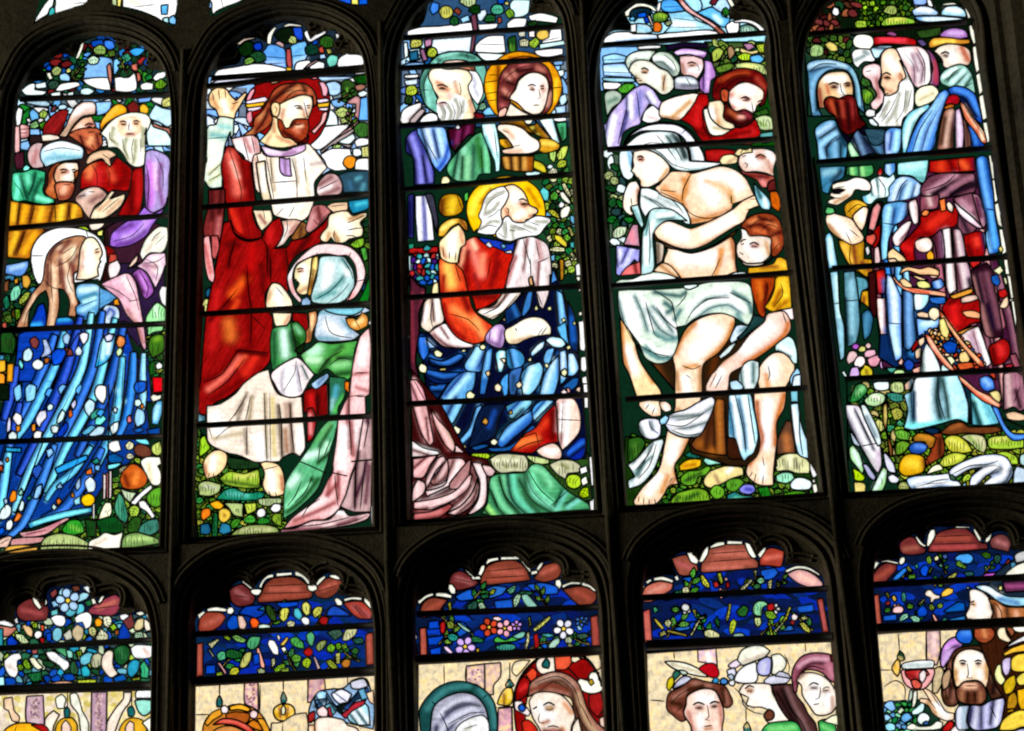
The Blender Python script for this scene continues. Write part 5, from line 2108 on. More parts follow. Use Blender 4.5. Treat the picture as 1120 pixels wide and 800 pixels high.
LIGHTS.append(('stained_glass_window_light', 'tall light with a bandaged half naked man tended by a boy in gold', 'upper row of stained glass lights', '''
V 650 0 5
C 28 245 60 200 110 170 200 170 200 130 160 75 190 30 260 15 320 30 345 50 355 -20 380 -30 700 -30 760 0 775 45 735 60 740 110 800 108 870 120 920 155 938 185 930 230 950 500 985 780
V 670 270 5
c 940 20 985 300 1020 620 1045 800
V 680 410 5
c 1020 460 1070 560 1075 690 1000 692 0 725 20 500
V 660 130 5
c 10 400 0 100
N tree_and_sky
V 650 0 5
R ade 20 -40 950 -40 950 240 20 250
R 8be 30 255 250 255 250 500 30 500
R 131 @660,130,5 0 150 150 150 220 700 30 700
R 151 @650,0,5 600 230 960 230 990 800 860 800
F 41 8 1.2 473,bc7,8a4,264,cd9 @650,0,5 620 240 930 240 960 500 880 480 740 370 660 400
F 43 8 1.2 263,283,cd9,4a8,eff,355 @660,130,5 20 190 80 200 130 500 200 700 40 700
P fff 30 240 60 205 110 178 190 175 210 185 340 190 350 215 200 235 100 248
s 9bd 3 .8 120 230 330 210
P fff 345 190 450 175 620 165 690 180 680 200 500 215 360 220
P dee 205 150 230 130 300 140 320 175 280 185 200 182
s 8ce 4 .7 240 150 300 170
P ade 400 70 500 60 560 110 660 150 690 170 600 165 440 180 380 180 420 130
s fff 4 .8 440 130 540 140
s 7bd 3 .6 420 80 520 90
l .9 430 100 560 115
l .9 420 150 600 150
P 5ae 360 30 380 0 440 0 480 40 500 60 420 70 375 60
l .8 380 40 470 35
P adf 470 -20 560 -20 590 30 580 70 540 60
P 6be 560 70 640 40 690 60 700 90 740 100 735 140 700 150 640 110
s dff 3 .8 690 120 660 90
P bdf 640 30 700 -10 740 20 735 60 700 70 660 50
P fff 340 50 350 15 365 10 362 50 345 75
P ffe 165 70 195 30 260 18 320 35 345 60 330 65 300 45 250 38 205 55 190 90 170 92
P fff 200 135 230 130 230 175 200 178
P ffe 720 -10 750 -5 775 45 755 50 735 20
P 134 200 60 250 45 300 50 320 75 250 90 220 120 195 100
P 16d 235 75 280 65 290 95 240 100
P 7cf 190 100 215 90 225 110 200 115
P 14b 270 100 310 80 315 120 280 130
P 583 320 80 360 65 405 80 400 110 350 125 325 115
s ac4 3 .8 350 85 380 90
P cda 380 125 415 110 425 130 400 145
P d72 318 130 345 120 370 140 360 175 325 175
P fed 290 90 305 85 325 140 315 145
P 383 700 55 720 40 745 70 730 90 705 80
P a65 440 -20 470 -20 520 40 580 85 640 120 700 165 725 190 700 200 640 145 560 95 500 60
s fcc 2 .9 480 20 560 85 660 140
P 723 630 20 650 -10 690 -20 660 30
P fff 720 140 760 115 795 120 785 180 740 190 725 170
P 587 795 150 840 135 890 160 900 180 850 190 795 180
s bdc 3 .8 820 165 860 165
P fff 760 115 830 105 890 125 935 170 930 185 910 175 880 145 830 125 765 125
P fff 235 255 310 248 370 250 360 265 240 272
P adf 45 310 110 295 175 310 165 340 50 350
P acf 45 355 165 350 200 400 205 425 50 415
s dff 3 .8 60 380 180 390
P ade 45 425 215 430 225 450 100 450 45 440
P fff 45 450 130 452 160 465 120 490 50 490
l .9 45 330 170 325
l .9 45 395 200 400
P 5a3 125 490 160 460 215 460 225 470 180 510 145 510
P bcb 60 510 110 495 150 520 140 560 100 590 70 640 60 580
s 687 3 .8 80 560 120 540
P a86 730 260 750 250 770 290 740 330 730 300
P ab5 640 290 680 260 710 280 690 320 650 345
P ed9 800 260 850 280 900 270 895 290 830 300 795 280
P b8a 810 240 860 240 880 260 840 280
P cd4 885 245 930 240 930 290 900 285
P bd3 780 310 820 290 860 300 850 330 800 330
P 6be 850 310 900 300 930 320 910 345 860 340
P 683 660 370 740 345 770 360 740 385 680 400
P bc8 770 350 840 340 930 360 945 415 900 400 840 380 780 375
s ee9 3 .8 820 360 880 370
P 362 870 620 940 590 960 620 900 640
P cda 870 650 930 630 975 650 975 710 910 710
s 8a5 2.5 .8 900 670 930 690
P 6aa 900 730 975 720 975 770 920 785
V 660 130 5
P dec 50 620 80 590 130 590 120 630 80 655 50 650
P c9a 130 640 160 580 190 580 200 700 110 690
s f9a 3 .7 150 620 160 670
P aae 70 690 200 715 195 800 @670,270,5 120 70 40 160 20 150 20 30
f eef 448 3 @670,270,5 40 20 50 100
f ddf 55a 3 @670,270,5 110 10 70 100
P f88 @670,270,5 40 160 80 110 150 80 155 150
s 822 3 .9 @670,270,5 120 90 130 140
V 670 270 5
P fff 945 -20 970 -25 985 70 965 85 945 60
P fff @660,130,5 970 475 995 475 1010 630 990 630
N ground
V 680 410 5
R 241 20 340 1080 340 1080 700 0 740
F 44 6 1.2 6a3,8b3,ac4,8b4,493 30 340 100 340 340 520 700 480 1050 600 1040 690 250 710 100 500
P 362 35 350 100 340 130 370 100 440 60 480 35 470
s 583 3 .7 70 380 80 430
P fc2 315 500 350 470 400 460 435 465 430 500 370 520 320 525
s b71 2.5 .8 340 500 400 490
P 276 340 440 390 415 440 430 430 455 370 455
P aed 445 470 480 435 530 445 560 465 565 490 520 490 470 495
P 7b3 575 480 620 470 660 485 655 505 590 500
P 7b3 325 560 360 530 430 520 470 500 490 510 460 550 420 560 400 600 350 605 325 590
s 352 3 .8 350 580 430 540
P ed9 450 570 480 530 560 500 600 500 660 510 665 550 600 570 540 600 480 620 450 600
s a86 2.5 .8 510 550 530 590
s fff 3 .8 580 530 600 510
P 6a3 570 590 600 570 650 570 670 590 620 640 580 630
P 8b3 265 695 300 650 360 630 420 620 470 640 485 700 440 715 350 705 290 715
s 362 3 .8 350 680 420 650
s 362 2.5 .8 300 690 310 670
P 7b3 480 640 510 605 555 620 560 660 510 680
P 99e 640 625 670 600 720 605 730 635 700 655 650 645
s 44b 2.5 .9 680 625 710 630
P 388 575 660 620 640 660 660 720 665 735 690 640 705 585 695
s 6ca 2.5 .8 620 675 680 680
P dda 840 480 880 440 940 430 1000 450 1030 490 1025 540 960 540 910 525 850 530
s 997 2.5 .8 890 470 900 510
s 997 2.5 .8 950 460 960 510
s ffd 3 .7 920 450 920 490
P aec 842 555 880 535 930 540 945 570 900 595 845 580
P eff 920 600 950 565 1000 565 1040 590 1030 625 970 632 930 625
P 5a2 880 650 940 635 1000 640 1045 660 1030 680 920 685
P 282 740 620 800 610 820 660 770 680
P cda 190 720 240 708 255 720 230 735
P fff 1028 460 1052 458 1066 555 1045 565 1030 520
P ffe 1040 600 1065 595 1072 640 1050 650
P ffe 1040 575 1055 570 1060 590 1045 592
N tree_stump
V 670 270 5
R 321 130 540 800 480 800 800 860 900 @680,410,5 850 500 600 500 380 430 300 100
s 742 5 .9 240 660 280 740
s 631 4 .8 560 620 540 700
V 680 410 5
P 742 380 380 440 300 500 180 520 130 560 140 570 300 575 440 540 440 470 430 400 410
f b73 421 4 530 150 540 420
s a62 5 .8 430 380 500 420
s 421 4 .8 480 250 460 400
l 1.4 560 140 570 440
P 421 575 340 640 360 660 460 590 460 575 430
P 643 850 360 900 250 930 260 950 430 900 430 850 440
s b74 5 .9 900 340 910 420
N hooded_woman|two women in pale headcloths looking down
S veil
V 650 0 5
P cdc 170 345 180 310 220 285 290 275 340 280 310 320 300 335 240 335 200 355 190 390
s fff 3 .8 210 310 290 300
s 888 2 .8 200 350 230 325
P bcb 315 310 350 285 410 290 450 330 470 370 460 410 430 420 400 390 360 370 320 340
f fff 788 3 330 320 380 320 440 370
s 788 2.5 .8 360 350 430 400
l 1 380 300 430 340 450 390
S face
P eed 190 390 205 350 240 330 300 335 360 375 400 390 430 430 440 470 410 510 370 520 330 490 280 460 240 460 225 430 200 400
s fff 7 .8 300 400 340 430
s b85 2.5 .8 380 420 380 490
s ca8 2.5 .7 230 420 260 450
s a75 3 .9 268 392 288 394
l 2 255 380 275 372 298 386
l 1.6 258 394 274 400 290 396
l 1.2 226 410 236 430 250 432
l 1.2 240 445 262 440
l 1.2 375 500 380 450 390 410
S face
P ecc 465 310 530 300 585 315 600 360 580 410 550 440 500 420 475 400
s fff 4 .8 530 380 570 380
s a76 2.5 .8 480 350 490 400
s a75 3 .8 525 358 545 356
l 2 508 350 532 340 556 350
l 1 560 350 575 380 562 390
l 1 520 360 545 360
S headdress
P c9d 430 285 480 265 560 270 620 285 600 320 520 300 450 305
f edf 747 2.5 450 290 590 290
P b8c 600 330 640 340 665 420 640 440 630 510 595 510 570 470 580 430 600 400
f dbe 648 3 620 350 620 490
P 213 390 250 500 235 620 240 620 265 480 262 400 280
S robe
P aab 440 430 490 415 540 420 570 450 575 490 520 495 440 490
s eff 3 .9 460 440 540 450
s 667 2.5 .8 480 470 560 470
l 1 500 425 530 470
P cbe 60 680 90 620 150 550 210 490 270 465 320 490 360 550 370 560 355 600 300 570 260 640 250 680 200 700 160 730 140 800 @660,130,5 75 165 20 165 0 30
f fff 77a 4 @650,0,5 110 640 80 790
f fff 77a 3 @650,0,5 200 530 200 640
s 88c 4 .9 @650,0,5 250 510 240 620
s 448 3 .9 @650,0,5 180 620 150 740
f fff 88b 3 @650,0,5 300 510 330 560
l 1.4 @650,0,5 175 600 150 700 130 790
l 1.2 @650,0,5 230 500 240 560 250 660
V 650 0 5
P fff 260 660 275 610 320 575 355 605 370 640 350 665 290 675
s caa 2.5 .6 290 640 340 650
P a76 420 530 590 500 600 510 440 525
N bearded_man_in_red|brown bearded man in a red tunic leaning over
S hair
V 650 0 5
P 711 650 470 665 430 720 400 790 375 860 380 910 400 945 450 945 510 930 570 900 590 920 500 860 460 800 450 760 480 730 500 700 480 690 530 700 560 660 550 645 520
s a42 3 .9 690 440 760 410 840 400
s 400 3 .9 720 480 780 430 860 430
s a43 3 .8 890 430 930 480
s 400 2.5 .8 660 500 690 460
l 1 700 470 760 420 840 410
S face
P fdc 735 510 780 465 830 450 890 470 925 500 920 550 890 580 880 610 860 620 820 600 770 610 740 570
s fff 6 .8 800 480 860 500
s fff 4 .8 850 580 870 600
s c76 3 .8 750 520 760 590
s fff 4 .8 760 550 790 570
l 2 800 540 830 530 850 545
l 1.2 810 552 840 552
l 1.6 890 560 920 545
s 511 2.5 .9 825 540 845 545
l 1.2 860 560 870 610 845 618
P b53 690 500 710 485 735 500 730 560 700 555
l 1 705 510 715 540
S beard
P 511 720 560 745 590 780 610 820 600 860 620 870 650 840 690 800 700 760 680 720 660 705 630 700 590
s a53 3 .9 740 610 780 640
s fba 2.5 .9 795 640 815 640
s 300 3 .9 740 650 800 690 860 650
s 934 2.5 .8 820 620 850 640
l 1 780 625 830 625
S neck
P edb 625 560 690 550 710 580 705 640 720 660 760 680 770 700 700 720 650 700 620 650
s c96 3 .9 660 600 680 680
s fff 4 .8 640 600 650 640
P ffe 595 600 620 590 640 650 700 700 760 710 740 730 660 745 630 730 605 660
s cb9 2.5 .8 660 700 730 715
P fed 355 600 370 560 440 530 540 510 580 515 530 590 490 640 460 660 400 650 360 640
s fff 7 .8 450 560 420 590
s c95 3 .8 430 640 520 560
s b85 2.5 .8 360 640 460 650
S robe
P a11 575 515 620 520 625 570 595 600 610 680 640 740 700 740 770 700 800 700 850 680 880 650 910 730 880 770 860 790 @660,130,5 640 140 550 130 480 40 430 10 @650,0,5 465 660 500 630 550 560
s c22 5 .8 570 590 560 680
s d33 4 .7 800 740 860 720
s 600 3 .9 600 700 640 760
s 700 3 .8 720 750 850 720
s 600 3 .8 480 670 600 740
l 1.3 590 600 600 700 640 760
P 911 @660,130,5 555 170 640 165 720 175 740 190 640 235 560 230
s b22 4 .8 @660,130,5 600 200 680 190
P fed @660,130,5 810 115 850 95 865 125 820 135
N bandaged_man|half naked man wrapped in white cloths with bandaged head, seated
S halo
V 660 130 5
P eef 105 160 120 120 160 80 220 45 300 28 400 35 460 70 510 130 550 200 555 240 480 235 470 170 440 110 400 80 300 68 200 72 140 110
s fff 5 .9 240 50 400 50
s fff 4 .9 490 130 530 210
s abb 2.5 .8 470 140 490 220
l 1 430 80 450 60
L 2.2 100 170 140 90 200 50 300 22 400 28 480 70 530 150 560 235
P eff 85 210 95 175 130 165 160 175 155 270 165 310 140 335 110 320 90 270
s 8bd 3 .9 140 180 150 250
S hair
P 9cd 150 165 190 165 160 200
S veil
P dee 105 160 140 130 190 90 250 70 330 68 400 80 430 130 460 170 470 230 640 240 640 250 560 275 480 290 420 285 380 270 330 220 290 190 230 170 165 165
f fff 8aa 4 140 140 260 100 340 110
f fff 8aa 4 220 150 320 170 380 240
f fff 9bb 4 420 260 520 250 620 245
s 455 4 .95 380 90 420 140 440 210
s 233 3 .95 400 110 440 180 450 210
s 577 3 .8 350 100 390 160
s fff 5 .9 200 120 300 130
l 1.4 340 90 400 170 430 230
l 1.2 290 90 350 160 400 230
l 1.1 200 150 300 180 380 250 470 275
l 1.2 470 235 640 240
S face
P fed 165 180 230 170 290 190 340 230 365 275 340 320 300 350 250 375 205 370 200 340 180 320 165 300 150 285 165 260 160 230
s fff 9 .9 250 260 260 300
s fda 3 .8 175 320 210 350
s c95 2.5 .8 310 340 350 280
s b97 2.2 .8 200 215 215 225
s a65 3 .9 196 222 212 222
l 2.2 184 212 202 204 220 214
l 1.8 190 228 204 222 216 228
l 1.2 150 285 165 300 178 300
l 1.3 178 320 195 325
l 1.2 205 375 260 375 310 350
P eff 205 380 250 380 300 400 370 440 430 470 470 530 475 580 450 575 400 540 350 510 310 490 260 500 230 540 200 480
f fff 9aa 3.5 220 400 300 430 420 510
f fff 9aa 3 210 440 230 520
s abb 2.5 .8 300 430 400 480
l 1.2 300 410 380 450 440 520
l 1 220 420 320 490
S body
V 660 130 5
P fdb 370 290 460 290 485 300 560 280 640 260 720 280 780 330 810 390 825 420 790 440 710 470 700 510 640 550 480 580 470 540 430 470 320 420 280 380 340 320
s fff 10 .9 560 380 600 440
s fff 8 .9 700 320 740 370
s fff 7 .8 540 320 640 310
s c84 3.5 .9 440 330 450 400 430 440 450 500
s d95 4 .8 330 380 420 440
s c95 3.5 .9 690 400 705 460
s c84 4 .9 480 560 580 540 690 500
s d95 3 .8 470 300 440 420
s eb8 3 .7 560 340 640 370 690 400
l 1.5 480 300 440 380 430 450
l 1.3 330 330 300 370
l 1.4 700 420 700 460 715 470
l 1.2 430 460 480 520 560 545 640 530 700 490
l 1 310 390 400 400
l 1.3 310 400 420 450
P fdb 270 600 350 560 420 580 475 600 560 570 700 500 760 450 800 430 830 420 870 450 870 470 800 500 770 560 720 590 640 640 560 690 480 715 400 705 340 680 290 650
s fff 9 .95 360 610 440 640
s fff 8 .95 560 620 700 550
s b74 3.5 .9 300 670 400 710 500 715 620 660 720 600
s d95 2.5 .8 480 600 620 540
l 1.2 780 500 850 480
l 1 800 440 850 440
P 431 270 610 300 660 380 700 480 730 600 690 740 600 720 630 600 710 490 735 380 715 290 680
P fdb 335 705 400 715 480 735 600 700 700 640 720 680 725 800 @670,270,5 690 160 540 175 440 180 370 185 330 150 280 90 300 20
s fff 10 .95 420 760 620 760
s b74 3.5 .9 700 650 720 760
s d95 3.5 .8 640 720 630 790
V 670 270 5
s d95 3 .9 380 180 320 110
s d95 3 .8 560 160 590 80 600 20
s b74 3 .9 670 20 680 130
l 1.2 300 90 360 150 380 180
l 1.2 590 60 560 130 535 170
P fdb 225 130 270 90 310 100 350 140 370 170 260 150
s b85 2.5 .9 260 100 350 170
V 660 130 5
P fed 105 480 110 420 140 350 180 340 200 380 190 420 190 470 150 480 150 500 165 520 150 530 120 510
s fff 5 .8 130 400 160 380
s b74 2.5 .9 190 390 190 450
l 1.2 150 430 160 500
V 670 270 5
P fda 40 390 80 440 120 520 150 620 200 700 260 780 @680,410,5 220 110 80 120 @670,270,5 90 700 60 640 50 560
s fff 7 .9 80 560 120 680
s c84 3 .9 50 420 60 580 90 700
s c84 3 .8 130 560 220 740
S hand
V 680 410 5
P fdb 95 150 150 140 215 145 215 225 170 230 120 200 95 170
s fff 4 .8 140 170 180 190
l 1.1 130 190 150 160
l 1.1 165 220 180 180
P fdb 205 150 240 145 270 170 272 195 240 205 215 185
s fff 3 .8 240 170 250 190
S leg
V 670 270 5
P fdb 340 660 330 600 360 530 400 450 460 400 540 370 620 365 665 385 670 420 640 500 580 580 500 640 490 700 490 800 @680,410,5 420 180 400 250 380 330 330 440 290 500 310 600 260 610 230 660 190 705 130 715 70 712 65 690 110 620 200 520 230 400 250 300 290 180 290 100 @670,270,5 340 750
s fff 12 .95 500 450 560 470 450 580
s c84 4 .9 660 420 620 520 520 620
s c84 3.5 .9 345 580 380 500 450 420
s d95 3 .8 400 660 460 650
s fff 6 .9 400 720 410 790
s b85 3 .8 350 690 360 780
s b85 3 .8 480 660 480 780
l 1.2 380 650 440 670 480 650
l 1.1 400 700 430 720
V 680 410 5
s fff 7 .9 290 380 270 460
s c84 3.5 .9 370 350 310 480 290 540
s fff 6 .9 200 560 150 640
s d95 3.5 .8 250 560 220 640
s b74 3 .8 300 560 270 600
s b85 3 .8 310 190 300 280
l 1.2 90 700 95 665
l 1.2 120 712 120 670
l 1.2 150 715 150 680
l 1.2 185 705 180 680
l 1.1 280 560 260 590
S loincloth
V 670 270 5
P ded 10 200 40 180 110 175 180 145 260 140 340 165 370 185 300 195 150 200 60 215 15 215
f fff 8aa 3 100 190 220 165 340 180
P ded 30 240 90 235 200 235 300 230 380 225 440 215 520 195 600 190 700 190 750 210 770 300 765 390 740 430 700 410 680 395 650 380 600 365 520 370 440 400 400 430 350 440 360 520 330 600 300 630 240 640 180 610 160 570 150 540 100 470 50 400 30 320
s fff 9 .9 90 290 130 420
s fff 8 .9 600 240 680 320
f fff 799 4 60 280 100 430 150 520
f fff 799 4 150 260 190 350 220 450
f fff 799 4 220 330 280 430 350 470
f fff 799 3.5 240 310 300 380 350 450
f fff 8aa 4 420 330 500 260 620 240
f fff 8aa 4 440 370 520 310 640 290 720 340
s 366 3.5 .95 290 310 330 340 300 360
s 477 3 .9 340 400 370 350
s 477 3 .9 660 250 740 300 760 360
s 366 3 .9 230 250 370 270 400 250
s 699 3 .9 230 470 300 510 350 500
s 588 3 .9 170 560 250 610 320 610
f fff 699 3 200 530 260 580 330 580
s 699 2.5 .9 680 370 710 410
l 1.6 230 240 320 300 330 330 350 430
l 1.4 240 330 290 400 360 460
l 1.3 180 300 230 480 260 500
l 1.3 400 420 440 350 520 290 640 280
l 1.4 640 250 720 290 760 310
l 1.3 400 225 400 270 350 330
l 1.2 150 540 220 580 310 600
P eff 620 160 670 140 730 140 745 165 680 175
P eff 390 210 460 205 470 215 420 235 390 225
P def 680 430 740 430 770 420 780 450 700 500 650 530 640 510
s 588 2.5 .9 700 460 740 440
P dee 580 600 640 540 680 520 640 580 590 615
P 244 770 370 830 390 840 410 760 460 700 510 680 500 740 440
V 680 410 5
P eef 220 250 280 210 350 190 420 150 490 120 510 140 500 190 470 260 430 330 390 345 320 340 260 310 240 280
f fff 899 4 300 220 400 200 480 150
f fff 899 4 280 270 360 260 460 230
f fff 899 3 280 300 360 320 420 300
s 677 2.5 .9 270 230 420 220
l 1.2 240 270 340 280 450 210
l 1.2 270 300 350 330 430 320
P eef 95 260 130 240 200 245 215 290 205 340 160 355 120 340 95 300
f fff 899 4 120 260 150 320
s 788 2.5 .9 160 260 170 300
l 1.2 150 250 160 290 200 320
P adf 205 250 240 220 260 235 240 270 215 275
P dee 30 495 90 450 150 380 180 360 225 350 230 370 190 490 170 530 140 570 100 605 40 625 35 580 70 560 50 520
f fff 799 4 160 390 90 500
f fff 799 4 190 390 150 490 80 590
f fff 8aa 3 60 510 150 430
s 577 2.5 .9 120 480 90 550
l 1.3 175 370 150 430 80 520
l 1.3 190 380 150 500 90 570
N shawl
S shawl
V 660 130 5
P cee 230 590 260 500 320 490 380 500 460 560 400 555 340 560 290 600 270 640 280 800 @670,270,5 215 140 155 155 @660,130,5 210 690 215 620
f fff 699 3.5 @660,130,5 230 640 235 790
f fff 699 3 @660,130,5 300 530 380 520
f fff 7bb 3 @660,130,5 270 560 255 640
l 1.3 @660,130,5 250 570 255 700 250 800
P dff @660,130,5 150 480 190 470 220 580 210 600 180 550
s 8bb 2.5 .9 @660,130,5 170 500 200 560
P dcb @660,130,5 285 670 330 690 320 780 290 800
s 654 2.5 .9 @660,130,5 300 690 300 790
N bald_man|bald bearded man turning his head up
S face
V 660 130 5
P ecb 740 220 760 180 820 165 890 165 935 185 945 220 930 280 935 320 890 300 830 290 770 290 740 250
s fff 8 .8 800 210 830 240
s fff 5 .8 900 190 920 220
s b75 2.5 .8 840 200 880 215
s c98 2.5 .8 900 230 920 290
s a65 3 .8 850 212 870 210
l 2 830 215 858 196 888 212
l 1.2 770 240 790 250 780 270
l 1.2 760 210 780 200
S beard
P b65 730 260 770 290 830 295 890 305 935 320 940 350 880 380 860 370 840 340 800 320 760 300
s e99 3 .9 870 340 880 360
s 722 3 .9 780 310 900 320
P 622 900 350 940 330 945 390 900 400
S hand
P feb 635 235 650 205 700 195 735 210 730 240 690 250 650 250
s ca8 2.5 .8 680 240 720 215
P eda 715 195 740 165 780 170 810 155 815 185 770 190 740 205
l 1 760 170 750 190
S robe
P 8cd 820 350 850 380 890 420 915 460 910 500 870 495 850 470 830 420
s eff 3 .9 880 440 890 480
s 355 2.5 .9 840 380 860 430
P c61 910 400 950 400 970 470 960 510 920 480
N boy_in_gold|red haired boy in a gold tunic leaning down to the wounded leg
S hair
V 660 130 5
P 942 750 590 770 560 810 530 870 515 930 525 965 560 985 640 985 700 950 750 920 760 915 690 910 650 860 640 800 640 780 610
s d85 3 .9 800 570 840 550
s d85 3 .9 900 560 940 590
s d85 3 .8 930 640 950 690
s 511 2.5 .9 790 590 860 580 900 610
s 511 2.5 .9 850 540 920 560
s 511 2.5 .9 920 640 970 620
s d74 3 .8 830 610 880 620
l 1 800 600 840 560 900 550
l 1 860 620 900 580 960 600
l 1 930 720 960 680
S face
P edc 750 600 780 610 800 640 860 640 915 655 915 700 910 750 860 790 800 795 750 780 730 740 730 690 755 650
s fff 7 .8 800 700 850 760
s c96 2.5 .8 890 680 905 740
s fff 3 .8 760 620 770 640
s a65 3 .8 815 696 838 696
l 2 796 688 822 676 852 692
l 1.2 810 700 845 702
l 1.8 748 680 762 664 782 660
l 1.3 752 690 770 682
l 1.2 745 730 765 745
P fed @670,270,5 690 60 730 90 800 90 850 80 880 50 860 80 800 105 720 100
S tunic
V 670 270 5
P da2 740 115 800 110 880 90 900 60 930 60 965 90 965 150 800 158 740 150
s fc4 4 .8 900 90 940 100
s 952 2.5 .8 820 110 900 110
P a41 755 170 890 165 880 230 850 300 830 390 800 370 780 310 760 240
s d72 4 .8 800 200 820 280
s 611 3 .9 840 210 830 350
l 1.2 830 180 850 230 825 300
P eb2 895 168 965 160 975 250 980 335 920 345 870 355 830 330 860 290 885 230
s fd4 5 .8 930 200 940 260
s a61 3 .9 920 240 880 320
s a61 2.5 .8 950 300 900 340
l 1.2 920 200 930 260 880 330
P fee 925 345 985 335 993 395 975 400 950 370
S arm
P fdc 845 370 900 355 940 355 970 400 975 450 950 490 900 530 820 590 720 650 650 690 @680,410,5 590 10 585 60 580 90 520 95 460 90 460 60 490 0 @670,270,5 560 680 600 630 680 570 750 480 830 410
s fff 8 .9 720 560 860 440
s c73 4 .9 960 420 940 480 860 550 720 640
s fff 4 .9 600 680 570 740
s c84 2.5 .8 590 640 680 560
l 1.1 570 690 530 770
l 1.1 600 700 560 780
l 1.2 930 360 950 420
S leg
P fdb 800 780 790 700 820 630 880 580 930 580 985 610 995 680 970 730 940 780 @680,410,5 900 90 890 180 850 260 850 360 840 440 830 540 830 605 780 608 740 600 700 570 680 540 690 490 740 440 755 360 740 270 725 180 725 100
s fff 9 .95 870 640 870 700
s fff 8 .95 @680,410,5 800 150 790 280 790 380
s c73 4 .9 @680,410,5 890 110 850 250 840 380
s b63 3 .9 @680,410,5 740 150 750 270 770 350 740 430 700 490
s fff 5 .9 @680,410,5 770 500 770 560
s d95 3 .8 840 700 850 770
l 1.2 @680,410,5 700 560 715 530
l 1.2 @680,410,5 725 585 735 540
l 1.2 @680,410,5 770 600 775 550
l 1.1 @680,410,5 770 450 780 500
l 1.2 @670,270,5 850 650 860 700 850 730
S cloth
P dff 890 540 960 490 990 510 1010 580 1010 640 990 640 960 600 920 575 890 570
f fff 688 3 920 550 980 580
P dee 690 700 720 640 760 620 800 630 800 720 770 790 720 780 690 740
f fff 688 4 730 660 740 760
s 577 2.5 .9 770 640 770 740
P cef 640 740 680 730 720 770 700 785 650 780
P adf 970 720 1010 660 1025 680 1025 770 980 780
V 680 410 5
P bef 585 110 640 105 700 105 720 180 740 280 745 350 720 430 690 450 670 475 650 440 620 350 585 340
f fff 58a 4 610 130 640 300 650 400
f fff 58a 4 670 130 700 280 710 400
s 48a 3 .9 590 160 600 320
l 1.5 620 110 660 280 680 430
l 1.5 690 110 710 250 730 380
P 8cd 920 80 965 70 965 150 925 150
P cef 922 160 965 155 985 280 1020 380 1020 460 970 440 950 380 935 280
f fff 58a 3 940 190 960 360
l 1.6 970 200 975 340 990 440
P def 940 10 960 0 980 0 980 60 930 70
V 0 0 1
B 655 50 840 36
B 664 164 848 152
B 670 313 872 298
B 684 437 888 424
'''))
